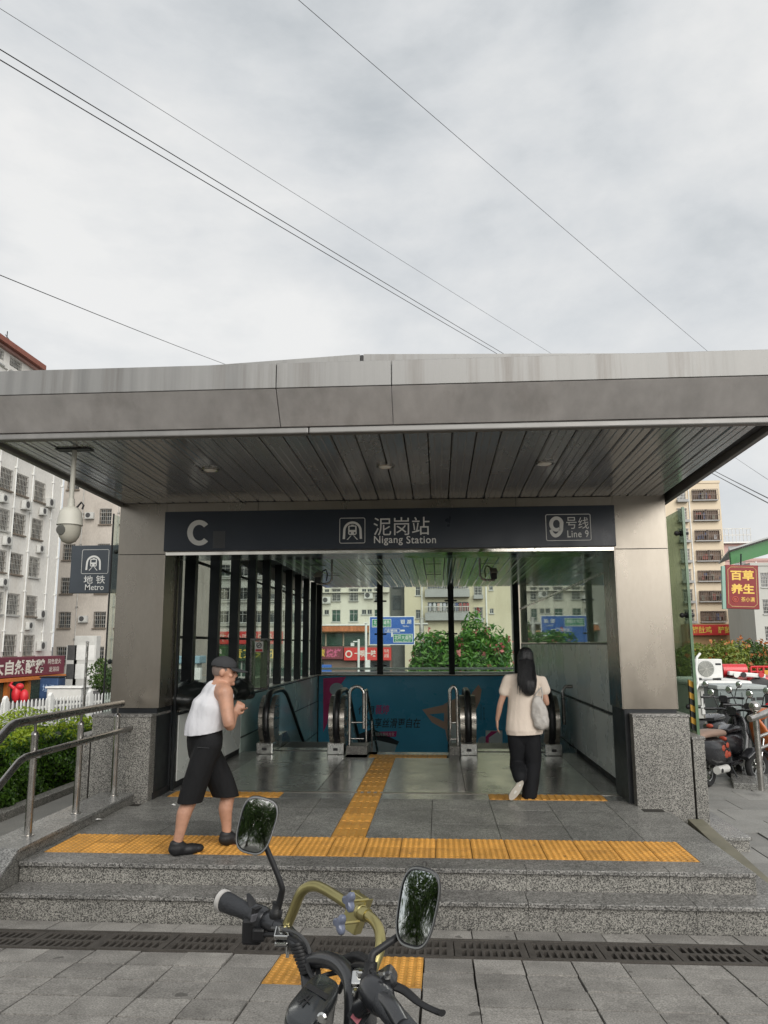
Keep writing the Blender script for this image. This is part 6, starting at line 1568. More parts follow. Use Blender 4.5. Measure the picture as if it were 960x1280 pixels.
m_tank = mat('white cotton', (.56, .56, .58), .85, var=.05, scale=8, bump=1.0, bscale=11, streak=(1.6, 1.6, .8)); m_short = mat('black cotton', (.008, .0082, .009), .8, var=.3, scale=8, spec=.25, bump=1.0, bscale=10, streak=(1.5, 1.5, .6)); m_capc = mat('cap cloth', (.030, .031, .033), .85, var=.15, scale=12)
m_shoe = mat('black shoe', (.008, .008, .009), .55, var=.15); m_hairg = mat('cropped grey hair', (.16, .12, .10), .8, var=.2, scale=60); m_lip = mat('lips', (.34, .13, .10), .5); m_eye = mat('eye dark', (.02, .015, .012), .3)

# ---------------- man: walks away to the right, leaning forward, forearms raised
mn = thing('person', 'man in white vest, black shorts, black shoes and dark cap walking across the platform', 'person', (-1.93, 6.48, PZ))
o0 = mn.location
def J(px, py, Y): return at(px, py, Y) - o0
dM = Vector((.80, .60, 0)); rM = Vector((.60, -.80, 0))          # walking direction and his right
pel = J(257, 928, 6.48); wai = J(257, 910, 6.47); che = J(266, 882, 6.49); nec = J(270.5, 860, 6.50); hd = J(281, 840, 6.51)
hF = Vector((.985, .12, -.10)).normalized(); hM = basis_m(hF)   # head turned to the right
hip_r, hip_l = pel + rM * .085, pel - rM * .085
kn_r, an_r = J(238, 1000, 6.38), J(221, 1056, 6.335)
kn_l, an_l = J(285, 996, 6.66), J(283.5, 1044, 6.66)
sh_r, sh_l = J(281, 866, 6.38), J(266, 864, 6.64)
el_r = J(286.5, 906, 6.33); wr_r = J(293, 893, 6.50)
el_l = J(283, 903, 6.72); wr_l = J(297, 890, 6.62)
def man_body(t):
    limb(t, [pel, wai, che, nec - Vector((0, 0, .03))], [.125, .13, .148, .095], 16)
    t.tube([sh_r, (sh_r + sh_l) / 2 + Vector((0, 0, .02)), sh_l], [.070, .092, .070], 12)
    limb(t, [nec - Vector((0, 0, .05)), nec + (hd - nec) * .4, hd - Vector((0, 0, .02))], [.066, .056, .058], 14)
    # head: skull, jaw, nose, ears, brow
    t.ell(hd + hM @ Vector((0, -.012, .022)), (.074, .095, .098), 18, 14, hM)
    t.ell(hd + hM @ Vector((0, .030, -.055)), (.054, .062, .062), 16, 12, hM)
    t.ell(hd + hM @ Vector((0, .080, -.090)), (.022, .020, .018), 10, 8, hM)
    t.tube([hd + hM @ Vector((0, .086, .012)), hd + hM @ Vector((0, .104, -.022)), hd + hM @ Vector((0, .088, -.032))], [.008, .0135, .012], 8)
    t.ell(hd + hM @ Vector((0, .082, .022)), (.050, .016, .012), 12, 8, hM)
    for q in (-1, 1):
        t.ell(hd + hM @ Vector((q * .076, -.010, -.008)), (.009, .020, .032), 10, 8, hM); t.ell(hd + hM @ Vector((q * .040, .058, -.022)), (.022, .022, .020), 10, 8, hM)
    t.ell(hd + hM @ Vector((0, .088, -.058)), (.022, .010, .008), 10, 6, hM)
    # arms
    limb(t, [sh_r, sh_r.lerp(el_r, .45), el_r, el_r.lerp(wr_r, .35), wr_r], [.070, .058, .045, .045, .029]); limb(t, [sh_l, sh_l.lerp(el_l, .45), el_l, el_l.lerp(wr_l, .35), wr_l], [.060, .050, .041, .042, .027])
    hand(t, wr_r, (.35, .35, .75), (-.5, .7, -.2), .95, 1.2, 1); hand(t, wr_l, (.3, -.5, .6), (.3, -.5, -.5), .95, 1.2, -1)
    # legs
    for h, k, a in ((hip_r, kn_r, an_r), (hip_l, kn_l, an_l)):
        limb(t, [h, h.lerp(k, .5), k], [.088, .078, .058]); back = dM * -.018
        limb(t, [k, k.lerp(a, .3) + back, k.lerp(a, .65) + back * .4, a], [.056, .060, .044, .036])
    for a, fd in ((an_r, Vector((.80, .60, -.04))), (an_l, Vector((.80, .60, -.15)))):
        limb(t, [a - fd * .02 - Vector((0, 0, .03)), a + fd * .10 - Vector((0, 0, .055))], [.036, .028])
blob_mesh('body', man_body, m_skin, .0075, 4, mn)
def vest(t):
    limb(t, [wai - Vector((0, 0, .08)) - dM * .005, wai + dM * -.01, che + dM * -.005, che.lerp(nec, .62)], [.168, .160, .160, .112], 20)
    for q in (-1, 1):
        a = nec + rM * q * .085 - Vector((0, 0, .018)) ; limb(t, [che.lerp(nec, .50) + rM * q * .060 - dM * .060, a - rM * q * .012 - dM * .045 + Vector((0, 0, .005)), a - rM * q * .012 + dM * .02 + Vector((0, 0, .022)), a + dM * .09 - Vector((0, 0, .05))], [.050, .038, .032, .036], 10)
vs_ = blob_mesh('vest', vest, m_tank, .008, 9, mn, .011, 20, 3, (1, 1, .8)); cut(vs_, J(256, 914, 6.47), (.12, .1, -1))
def shorts(t):
    limb(t, [wai + Vector((0, 0, .01)), pel + Vector((0, 0, .02)), pel - Vector((0, 0, .06))], [.138, .145, .135], 18)
    for h, k, a in ((hip_r, kn_r, an_r), (hip_l, kn_l, an_l)):
        e_ = k.lerp(a, .10) ; limb(t, [h, h.lerp(k, .5) - dM * .01, e_], [.115, .106, .098], 16)
sh0 = blob_mesh('shorts', shorts, m_short, .009, 3, mn, .012, 15, 5, (1, 1, .5)); cut(sh0, J(260, 999, 6.5), (.0, .0, -1))
MB().tube([J(247, 934, 6.30) + Vector((0, -.01, 0)), J(262, 935, 6.31) + Vector((0, -.01, 0))], .003, 5).build('pocket_seam', m_capc, mn)
def man_shoe(t, heel, d):
    d = Vector(d).normalized(); r_ = Vector((d.y, -d.x, 0)).normalized(); u = r_.cross(d)
    M = Matrix((r_, d, u)).transposed()
    t.ell(heel + d * .055 + u * .050, (.050, .080, .056), 12, 10, M); t.ell(heel + d * .15 + u * .032, (.053, .095, .044), 12, 10, M); t.ell(heel + d * .215 + u * .030, (.048, .055, .034), 12, 10, M)
    t.ell(heel + d * .045 + u * .085, (.046, .060, .036), 12, 8, M)
    limb(t, [heel + d * .02 + u * .012, heel + d * .22 + u * .012], [.036, .038], 10, flat=(1, .35))
for hl, d in ((an_r - dM * .045 + Vector((0, 0, -.090)), (.80, .60, 0)), (an_l - dM * .045 + Vector((0, 0, -.085)), (.80, .60, .05))):
    hl = Vector(hl); hl.z = max(hl.z, .004) if hl.z < .02 else hl.z
    blob_mesh('shoe', lambda t: man_shoe(t, hl, d), m_shoe, .008, 3, mn)
def cap(t):
    t.ell(hd + hM @ Vector((0, -.014, .052)), (.090, .108, .082), 20, 14, hM)
cp = blob_mesh('cap', cap, m_capc, .008, 3, mn, .003, 30, 2)
cm = cp.data; 
bm = bmesh.new(); bm.from_mesh(cm); inv = hM.inverted(); gone = [v for v in bm.verts if (inv @ (v.co - hd)).z < .036 - .10 * (inv @ (v.co - hd)).y * .4]; bmesh.ops.delete(bm, geom=gone, context='VERTS'); bm.to_mesh(cm); bm.free()
so = cp.modifiers.new('thick', 'SOLIDIFY'); so.thickness = .004; so.offset = -1
# brim
t = MB(); vs = []; n = 12
for i in range(n + 1):
    a = PI * i / n; c_, s_ = math.cos(a), math.sin(a)
    vs += [hd + hM @ Vector((.080 * c_, .055 + .045 * s_, .040)), hd + hM @ Vector((.078 * c_, .070 + .125 * s_ ** .8, .036 - .016 * s_ - .018 * abs(c_) ** 2))]
t.add(vs, [(2 * i, 2 * i + 2, 2 * i + 3, 2 * i + 1) for i in range(n)]); br = t.build('cap_brim', m_capc, mn, 60); so = br.modifiers.new('thick', 'SOLIDIFY'); so.thickness = .006
def fuzz(t): t.ell(hd + hM @ Vector((0, -.016, .018)), (.0762, .0945, .095), 18, 14, hM)
fz_ = blob_mesh('cropped_hair', fuzz, m_hairg, .008, 2, mn); bm = bmesh.new(); bm.from_mesh(fz_.data); bmesh.ops.delete(bm, geom=[v for v in bm.verts if (inv @ (v.co - hd)).z < -.035 + .8 * max(0, (inv @ (v.co - hd)).y + .03) or (inv @ (v.co - hd)).y > .03], context='VERTS'); bm.to_mesh(fz_.data); bm.free()
for q in (-1, 1): MB().ell(hd + hM @ Vector((q * .030, .083, .004)), (.010, .006, .006), 8, 6, hM).build('eye', m_eye, mn, 60)

# ---------------- woman: walks away from us, left foot lifting
YW = 8.80
wm = thing('person', 'woman with long black hair, beige T-shirt and black trousers walking to the escalator', 'person', (at(657, 998, YW).x, YW, PZ))
o0 = wm.location
f_, r_w = Vector((0, 1, 0)), Vector((1, 0, 0))
hdW = J(657, 823, YW + .02); neW = J(656, 843, YW); chW = J(656, 862, YW); waW = J(655, 895, YW); peW = J(655, 915, YW)
shl, shr = J(635, 851, YW), J(677, 851, YW)
ell_, wrl = J(625.5, 880, YW + .01), J(621.5, 900, YW + .05)
elr_, wrr = J(683, 879, YW + .02), J(677, 868, YW + .22)
hpl, hpr = J(645, 920, YW), J(666, 920, YW)
knl, anl = J(646, 955, YW + .05), J(650, 971, YW - .16)
knr, anr = J(666, 955, YW + .02), J(661, 991, YW + .02)
def wom_body(t):
    limb(t, [peW, waW, chW, neW - Vector((0, 0, .02))], [.075, .085, .10, .06], 16)
    t.tube([shl, chW + Vector((0, 0, .09)), shr], [.036, .058, .036], 12); limb(t, [neW - Vector((0, 0, .05)), hdW - Vector((0, 0, .03))], [.050, .048])
    t.ell(hdW + Vector((0, -.008, .015)), (.070, .088, .100), 18, 14); t.ell(hdW + Vector((0, .035, -.055)), (.047, .052, .055), 14, 10); t.tube([hdW + Vector((0, .085, .01)), hdW + Vector((0, .10, -.02)), hdW + Vector((0, .085, -.028))], [.007, .012, .010], 8)
    for q in (-1, 1): t.ell(hdW + Vector((q * .071, .0, -.01)), (.008, .018, .028), 8, 6)
    limb(t, [shl, shl.lerp(ell_, .5), ell_, ell_.lerp(wrl, .4), wrl], [.038, .038, .033, .032, .022]); limb(t, [shr, shr.lerp(elr_, .5), elr_, elr_.lerp(wrr, .4), wrr], [.038, .038, .033, .032, .022])
    hand(t, wrl, (-.02, .12, -1), (.9, .1, 0), .88, .45, 1); hand(t, wrr, (-.3, .7, .5), (-.6, .2, -.6), .88, 1.1, 1)
    for h, k, a in ((hpl, knl, anl), (hpr, knr, anr)): limb(t, [h, h.lerp(k, .5), k, a], [.062, .062, .050, .036])
blob_mesh('body', wom_body, m_skin2, .0075, 4, wm)
m_tee = mat('beige cotton', (.66, .57, .48), .85, var=.05, scale=7, bump=1.0, bscale=9, streak=(1.5, 1.5, .7)); m_trou = mat('black trouser', (.007, .0075, .009), .8, var=.3, scale=9, spec=.25, bump=1.0, bscale=10, streak=(1.3, 1.3, .8))
def tee(t):
    limb(t, [waW - Vector((0, 0, .145)), waW, chW, neW - Vector((0, 0, .035))], [.205, .190, .176, .085], 20, flat=None)
    t.tube([shl - Vector((0, 0, .005)), chW + Vector((0, 0, .10)), shr - Vector((0, 0, .005))], [.060, .090, .060], 12)
    limb(t, [shl, J(630.5, 864, YW)], [.062, .064]); limb(t, [shr, J(681, 863, YW + .01)], [.062, .064])
te = blob_mesh('t_shirt', tee, m_tee, .009, 4, wm, .012, 13, 8, (1, 1, .6))
n = len(te.data.vertices); co = np.empty(n * 3); te.data.vertices.foreach_get('co', co); co = co.reshape(-1, 3); co[:, 1] = (co[:, 1] - waW.y) * .78 + waW.y; te.data.vertices.foreach_set('co', co.ravel()); te.data.update(); cut(te, J(656, 917.5, YW), (.03, .0, -1))
def trou(t):
    t.ell(peW + Vector((0, 0, .02)), (.168, .112, .16), 18, 12)
    limb(t, [hpl + Vector((0, 0, .05)), hpl.lerp(knl, .5), knl, knl.lerp(anl, .6), anl + Vector((0, -.01, -.0))], [.098, .090, .082, .078, .074], 16); limb(t, [hpr + Vector((0, 0, .05)), hpr.lerp(knr, .5), knr, knr.lerp(anr, .6), anr + Vector((0, 0, -.03))], [.098, .092, .088, .088, .088], 16)
blob_mesh('trousers', trou, m_trou, .009, 3, wm, .011, 15, 9, (1, 1, .7))
m_hair = mat('black hair', (.006, .006, .007), .33, var=.3, scale=30, streak=(6, 6, .4), bump=.5, bscale=120)
def hair(t):
    t.ell(hdW + Vector((0, -.012, .022)), (.083, .098, .108), 20, 14); limb(t, [hdW + Vector((0, -.035, .04)), hdW + Vector((-.005, -.055, -.08)), J(660, 850, YW - .13), J(661, 862, YW - .15)], [.086, .088, .080, .070], 18)
    for x, L_ in ((649, 858), (653, 864), (657, 866), (661, 868), (665, 866), (668, 862), (655, 862), (663, 868)):
        limb(t, [hdW + Vector(((x - 658) * .006, -.06, -.05)), J(x, 850, YW - .14), J(x + .5, L_, YW - .14)], [.030, .028, .010], 8)
hr_ = blob_mesh('hair', hair, m_hair, .007, 2, wm, .004, 60, 4, (1, 1, .04))
bm = bmesh.new(); bm.from_mesh(hr_.data); bmesh.ops.delete(bm, geom=[v for v in bm.verts if (v.co - hdW).y > .045 and (v.co - hdW).z < .055], context='VERTS'); bm.to_mesh(hr_.data); bm.free()
g_ = np.random.default_rng(40); t = MB()
for i in range(110):
    a = g_.uniform(-1, 1); top = hdW + Vector((a * .075, -.085 * math.sqrt(1 - .55 * a * a), .02 + .05 * (1 - abs(a)))); x = 658.5 + a * 11 + g_.normal(0, .6)
    mid = J(x, 848, YW - .14 - .075 * math.sqrt(1 - a * a * .8)); end = J(x + g_.normal(0, .9), g_.uniform(859, 870), YW - .15 - .05 * math.sqrt(1 - a * a * .8))
    t.tube([top, top.lerp(mid, .5) + Vector((a * .010, -.008, 0)), mid, end], [.0022, .0028, .0026, .0010], 4)
t.build('loose_hair_strands', m_hair, hr_, 60)
m_sole = mat('pale shoe sole', (.42, .38, .32), .7, var=.12, scale=12); m_shw = mat('white shoe', (.55, .54, .50), .5, var=.06)
def wshoe(heel, d, u):
    d = Vector(d).normalized(); u = Vector(u); u = (u - d * u.dot(d)).normalized(); r_ = d.cross(u); M = Matrix((r_, d, u)).transposed(); heel = Vector(heel)
    def up(t):
        t.ell(heel + d * .055 + u * .042, (.036, .06, .045), 12, 10, M); t.ell(heel + d * .14 + u * .032, (.042, .085, .034), 12, 10, M); t.ell(heel + d * .19 + u * .026, (.040, .05, .026), 12, 10, M)
    s = blob_mesh('shoe', up, m_shw, .008, 3, wm)
    t = MB(); P = []
    for i in range(24):
        a = 2 * PI * i / 24; y = .118 + .122 * math.sin(a); wd = .040 * math.cos(a) * (1 + .15 * math.sin(a)); P.append((wd, y))
    n = len(P); vs = [heel + r_ * x + d * y for x, y in P] + [heel + r_ * x * .98 + d * y + u * .020 for x, y in P]
    t.add(vs, [tuple(range(n)), tuple(range(2 * n - 1, n - 1, -1))] + [(i, (i + 1) % n, n + (i + 1) % n, n + i) for i in range(n)]); t.build('shoe_sole', m_sole, s)
wshoe(J(661, 998.5, YW - .06), (.05, 1, 0), (0, 0, 1))
wshoe(J(653.5, 976.5, YW - .24), (-.57, .12, -.81), (.05, 1, .1))
# her bag, carried on the right arm
bagm = mat('crinkled grey bag', (.40, .38, .35), .45, var=.15, scale=14, bump=.8, bscale=26)
bgo = thing('shoulder_bag', 'crinkled pale grey bag hanging on the right arm of the woman', 'bag', at(674.5, 892, YW - .16))
def bagf(t):
    t.ell((0, 0, -.02), (.092, .045, .15), 18, 14); t.ell((.012, 0, -.085), (.095, .050, .085), 18, 12); t.ell((-.02, 0, .09), (.07, .035, .10), 14, 10)
blob_mesh('bag_body', bagf, bagm, .010, 3, bgo, .009, 38, 12, (1, 1, 1))
for q in (-.045, .03): MB().tube([(q, 0, .13), (q + .01, .01, .20), (.035, .06, .27), (.04, .10, .26)], .008, 6).build('bag_handle', bagm, bgo, 50)
# ------------------------------------------------------------------ the electric scooter in the foreground
m_bk = mat('bike black paint', (.022, .023, .026), .32, var=.12, scale=10, coat=.3); m_gripm = mat('grip rubber', (.030, .032, .036), .55, var=.2, scale=20, bump=.3, bscale=90); m_brass = mat('passivated zinc yellow', (.43, .38, .17), .36, metal=.9, var=.25, scale=5, stain=.3, stain_col=(.45, .28, .12)); m_knob = mat('blue grey knob', (.15, .17, .24), .35, var=.08, coat=.3); m_gloss = mat('gloss black panel', (.022, .025, .027), .24, var=.1, coat=.25)
fF = Vector((.74, .67, 0)).normalized()
ctr = at(420, 1262, 1.66)
gz = pz(ctr.y)
bk = thing('electric_bike', 'black electric bike with brass coloured carrying bar and two mirrors in the foreground', 'electric bike', (ctr.x, ctr.y, gz))
def K(px, py, Y): return at(px, py, Y) - bk.location
def ctube(pts, r, nm, m, par=bk, n=12, sub=5, caps=True, flat=None):
    P = [Vector(p) for p in pts]; Q, R = [], []; rs = r if isinstance(r, list) else [r] * len(P)
    for i in range(len(P) - 1):
        p0 = P[max(0, i - 1)]; p1, p2 = P[i], P[i + 1]; p3 = P[min(len(P) - 1, i + 2)]
        for k in range(sub):
            u = k / sub; Q.append(.5 * ((2 * p1) + (p2 - p0) * u + (2 * p0 - 5 * p1 + 4 * p2 - p3) * u * u + (3 * p1 - p0 - 3 * p2 + p3) * u ** 3)); R.append(rs[i] + (rs[i + 1] - rs[i]) * u)
    Q.append(P[-1]); R.append(rs[-1])
    return MB().tube(Q, R, n, flat=flat).build(nm, m, par, 55)
# handlebar: left arm rising to the left grip, right arm as a hoop to the right grip
stem = K(418, 1275, 1.68)
hbar = ctube([K(398, 1262, 1.72), K(388, 1240, 1.74), K(384, 1212, 1.77), K(374, 1184, 1.81), K(356, 1163, 1.85), K(330, 1149, 1.90), K(300, 1135, 1.955)], .0165, 'handlebar', m_bk)
ctube([K(386, 1203, 1.77), K(402, 1199, 1.73), K(422, 1204, 1.68), K(437, 1222, 1.62), K(441, 1250, 1.57), K(440, 1290, 1.53)], .0165, 'handlebar_hoop', m_bk)
ctube([K(448, 1262, 1.50), K(470, 1248, 1.47), K(488, 1258, 1.42), K(505, 1285, 1.36)], .015, 'right_bar', m_bk, hbar)
# left grip with pale end ring
gl_, gr_ = K(275, 1124, 1.975), K(329, 1149, 1.90)
d = (gr_ - gl_).normalized()
def along(a, b, prof, nm, m, par, n=18):
    a, b = Vector(a), Vector(b); dd = (b - a).normalized(); M = basis_m(dd); R_ = Matrix((M.col[0], M.col[2], M.col[1])).transposed()
    return MB().lathe([(r, t_ * (b - a).length) for r, t_ in prof], n, a, R_).build(nm, m, par, 45)
gp = along(gl_, gr_, [(.020, .10), (.0235, .13), (.0225, .3), (.0195, .5), (.0185, .75), (.0205, .97), (.0205, 1.0)], 'grip', m_gripm, hbar)
along(gl_, gr_, [(.0235, .03), (.0255, .04), (.0255, .11), (.022, .125)], 'grip_end_ring', mat('pale ring', (.55, .53, .50), .4), gp)
along(gl_, gr_, [(.012, .0), (.022, .005), (.0245, .028)], 'grip_end_cap', m_blk, gp)
# left switch block, choke tab and bracket below
sw0, sw1 = K(318, 1144, 1.915), K(333, 1151, 1.895)
along(sw0, sw1, [(.022, 0), (.027, .1), (.027, .85), (.024, 1.0)], 'switch_block', m_bk, hbar)
MB().obox(K(321, 1139, 1.89), (.022, .012, .016), basis_m(d)).build('switch_button', m_blk, hbar)
MB().obox(K(318, 1147, 1.875), (.018, .006, .014), basis_m(d)).build('switch_button', mat('switch grey', (.12, .12, .13), .4), hbar)
ctube([K(317, 1134, 1.92), K(313, 1124, 1.93), K(310, 1117, 1.94)], [.013, .010, .004], 'switch_tab', m_blk, hbar, flat=(1, .35))
t = MB(); t.obox(K(316, 1163, 1.90), (.045, .035, .055)); t.obox(K(325, 1166, 1.89), (.03, .04, .03)); t.build('lever_bracket', m_blk, hbar, bevel=.006)
along(K(331, 1150, 1.898), K(347, 1157, 1.868), [(.019, 0), (.019, .7), (.0175, 1)], 'bar_collar', m_bk, hbar)
ctube([K(322, 1170, 1.89), K(340, 1168, 1.86), K(362, 1172, 1.82), K(385, 1188, 1.78), K(398, 1215, 1.74), K(392, 1262, 1.70)], .006, 'brake_cable', m_blk, bk, 6)
ctube([K(340, 1160, 1.85), K(368, 1165, 1.80), K(384, 1180, 1.775), K(388, 1200, 1.76)], .004, 'spiral_cable', mat('cable sheath', (.06, .06, .06), .4), bk, 6)
# mirrors
def mirror(c, w_, h_, roll, nrm, stem_pts, side, par):
    n_ = Vector(nrm).normalized(); up = Vector((0, 0, 1)); r_ = up.cross(n_).normalized(); u = n_.cross(r_); M = Matrix((r_, u, n_)).transposed() @ Matrix.Rotation(roll, 3, 'Z')
    c = Vector(c); P = []; N_ = 40
    for i in range(N_):
        a = 2 * PI * i / N_; ca, sa = math.cos(a), math.sin(a); e_ = .62
        x = math.copysign(abs(ca) ** e_, ca) * w_ / 2; y = math.copysign(abs(sa) ** e_, sa) * h_ / 2; x *= 1 + .16 * (y / h_) * 1.0; P.append((x, y))
    def ringp(s_, z): return [c + M @ Vector((x * s_, y * s_, z)) for x, y in P]
    rings = [ringp(.93, .004), ringp(1.0, .003), ringp(1.03, -.002), ringp(1.0, -.014), ringp(.8, -.026), ringp(.4, -.032)]
    vs = [p for r in rings for p in r]; fs = [(k * N_ + i, k * N_ + (i + 1) % N_, (k + 1) * N_ + (i + 1) % N_, (k + 1) * N_ + i) for k in range(len(rings) - 1) for i in range(N_)] + [tuple(range((len(rings) - 1) * N_, len(rings) * N_))]
    mo = MB().add(vs, fs).build('mirror', m_bk, par, 50)
    rr = [ringp(q, .0035 - .004 * q * q) for q in (.93, .75, .5, .25)]
    vs = [p for r in rr for p in r] + [c + M @ Vector((0, 0, .0035))]; fs = [(k * N_ + i, k * N_ + (i + 1) % N_, (k + 1) * N_ + (i + 1) % N_, (k + 1) * N_ + i) for k in range(3) for i in range(N_)] + [(3 * N_ + i, 3 * N_ + (i + 1) % N_, 4 * N_) for i in range(N_)]
    MB().add(vs, fs).build('mirror_glass', m_mirg, mo, 60)
    vs = ringp(.93, .0036) + ringp(1.0, .0036); MB().add(vs, [(i, (i + 1) % N_, N_ + (i + 1) % N_, N_ + i) for i in range(N_)]).build('mirror_rim', mat('rim edge', (.42, .43, .43), .25, metal=.6), mo, 60)
    ctube(stem_pts, [.009, .0075, .0065, .0065], 'mirror_stem', m_blk, mo, 10)
    return mo
mirror(K(320.5, 1031.5, 1.85), .083, .122, rad(-15), (.16, -1, .20), [K(346, 1140, 1.875), K(351.5, 1118, 1.87), K(351, 1104, 1.865), K(331, 1055, 1.87)], -1, bk)
along(K(344, 1148, 1.875), K(347, 1128, 1.875), [(.013, 0), (.0145, .1), (.0145, .45), (.011, .55), (.011, 1)], 'mirror_base', m_blk, bk)
mirror(K(521.5, 1134, 1.55), .074, .136, rad(-9), (-.20, -1, .27), [K(463, 1222, 1.52), K(465, 1196, 1.53), K(475, 1186, 1.54), K(508, 1164, 1.57)], 1, bk)
along(K(460, 1236, 1.51), K(464, 1202, 1.52), [(.016, 0), (.0165, .1), (.0150, .5), (.012, .6), (.012, 1)], 'mirror_base', m_blk, bk)
# brass coloured carrying bar with its clamp plate and two knobs
cbm = thing
cb_ = ctube([K(355, 1166, 1.85), K(366, 1140, 1.845), K(377, 1115, 1.835), K(391, 1107.5, 1.82), K(408, 1113, 1.79), K(440, 1133.5, 1.715)], .0115, 'carrying_bar', m_brass, bk, 8, 5)
ctube([K(449, 1139, 1.69), K(462, 1146, 1.66), K(473, 1160, 1.63), K(475.5, 1182, 1.60), K(468, 1206, 1.58), K(458, 1232, 1.56)], .0105, 'carrying_bar_leg', m_brass, bk, 14)
along(K(449.5, 1139.3, 1.688), K(460, 1144.5, 1.665), [(.0145, 0), (.0150, .3), (.0135, .35), (.0145, .7), (.0125, 1)], 'bar_sleeve', m_brass, cb_)
a_, b_ = K(450, 1119, 1.70), K(434, 1163, 1.70)
t = MB(); dd = (b_ - a_).normalized(); nn_ = Vector((-.5, -.86, 0)); rr_ = dd.cross(nn_).normalized(); nn_ = rr_.cross(dd)
M = Matrix((rr_, dd, nn_)).transposed(); L_ = (b_ - a_).length
t.obox((a_ + b_) / 2, (.036, L_, .004), M); t.obox((a_ + b_) / 2 + rr_ * .018 - nn_ * .012, (.004, L_, .026), M); t.obox((a_ + b_) / 2 - rr_ * .018 - nn_ * .012, (.004, L_, .026), M); t.obox(a_, (.036, .004, .02), M); t.build('clamp_plate', m_brass, cb_, bevel=.0015)
def knob(c, ax, r0):
    c, ax = Vector(c), Vector(ax).normalized(); M = basis_m(ax); u, v = M.col[0], M.col[2]; t = MB(); P = []
    for i in range(30):
        a = 2 * PI * i / 30 + r0; r = .0145 * (1 + .42 * math.cos(3 * a)); P.append((r * math.cos(a), r * math.sin(a)))
    n = len(P); rings = [[c + (u * x + v * y) * s_ + ax * z for x, y in P] for s_, z in ((.8, -.007), (1, -.004), (1, .004), (.8, .007))]
    vs = [p for r in rings for p in r]; t.add(vs, [(k * n + i, k * n + (i + 1) % n, (k + 1) * n + (i + 1) % n, (k + 1) * n + i) for k in range(3) for i in range(n)] + [tuple(range(n)), tuple(range(3 * n, 4 * n))]); o = t.build('clamp_knob', m_knob, cb_, 50)
    MB().tube([c, c - ax * .045], .0035, 6).build('knob_bolt', m_brass, o)
knob(K(436.5, 1126.5, 1.63), (-.75, -.6, .1), rad(60)); knob(K(425, 1154.5, 1.63), (-.75, -.6, .1), rad(-35))
# clamps and bolts at both feet of the bar
for q, Y in (((353, 1166), 1.83), ((451, 1224), 1.545)):
    c = K(q[0], q[1], Y); t = MB(); t.obox(c, (.034, .030, .012), Matrix.Rotation(.5, 3, 'X')); t.obox(c + Vector((0, 0, -.020)), (.030, .028, .010)); t.build('foot_clamp', m_chr, bk, bevel=.003)
    MB().lathe([(.009, .0), (.009, .007), (.005, .009)], 6, c + Vector((0, 0, .006))).build('foot_bolt', m_chr, bk)
    MB().tube([c + Vector((.012, 0, .01)), c + Vector((.012, 0, -.05))], .004, 6).build('foot_bolt', m_chr, bk)
# gauge pod: rounded box with a glossy top
def pod(name, corners, depth, m, bev=.02):
    P = [Vector(c) for c in corners]; nrm = (P[1] - P[0]).cross(P[3] - P[0]).normalized(); nrm = nrm if nrm.z > 0 else -nrm
    cen = sum(P, Vector()) / len(P); N_ = 40; u = ((P[1] - P[0]) + (P[2] - P[3])) / 4; v = ((P[3] - P[0]) + (P[2] - P[1])) / 4; o = []
    for i in range(N_):
        a = 2 * PI * i / N_; ca, sa = math.cos(a), math.sin(a); o.append((math.copysign(abs(ca) ** .55, ca), math.copysign(abs(sa) ** .55, sa)))
    rings = [[cen + (u * x + v * y) * s_ + nrm * z for x, y in o] for s_, z in ((.90, 0), (.97, -.003), (1.0, -.012), (1.0, -.022), (.95, -.03), (.93, -depth))]
    vs = [p for r in rings for p in r] + [cen + nrm * .002]
    fs = [(k * N_ + i, k * N_ + (i + 1) % N_, (k + 1) * N_ + (i + 1) % N_, (k + 1) * N_ + i) for k in range(5) for i in range(N_)] + [(i, (i + 1) % N_, 6 * N_) for i in range(N_)] + [tuple(range(5 * N_, 6 * N_))]
    return MB().add(vs, fs).build(name, m, bk, 50), cen, nrm, u, v
po_, cen, nrm, u, v = pod('gauge_pod', [K(350, 1268, 1.42), K(386, 1288, 1.385), K(431, 1231, 1.56), K(396, 1208, 1.625)], .16, m_gloss)
MB().add([cen + u * x + v * y + nrm * .0025 for x, y in ((-.75, .10), (.75, .10), (.72, .30), (-.72, .30))], [(0, 1, 2, 3)]).build('gauge_band', m_blk, po_)
for ang_, c_ in ((0, (-.25, -.30)),):
    t = MB()
    for a0, a1 in (((-.45, -.45), (-.25, -.05)), ((-.15, -.5), (-.1, 0.0)), ((-.5, -.2), (.1, -.3))): t.bar(cen + u * a0[0] + v * a0[1] + nrm * .003, cen + u * a1[0] + v * a1[1] + nrm * .003, .003, .0006, up=nrm)
    t.build('gauge_marks', m_blk, po_)
MB().lathe([(.008, 0), (.0095, .003), (.006, .005)], 18, K(403, 1273, 1.40), basis_m((-.3, -.9, .2)) @ Matrix.Rotation(-PI / 2, 3, 'X')).build('pod_screw', m_chr, po_)
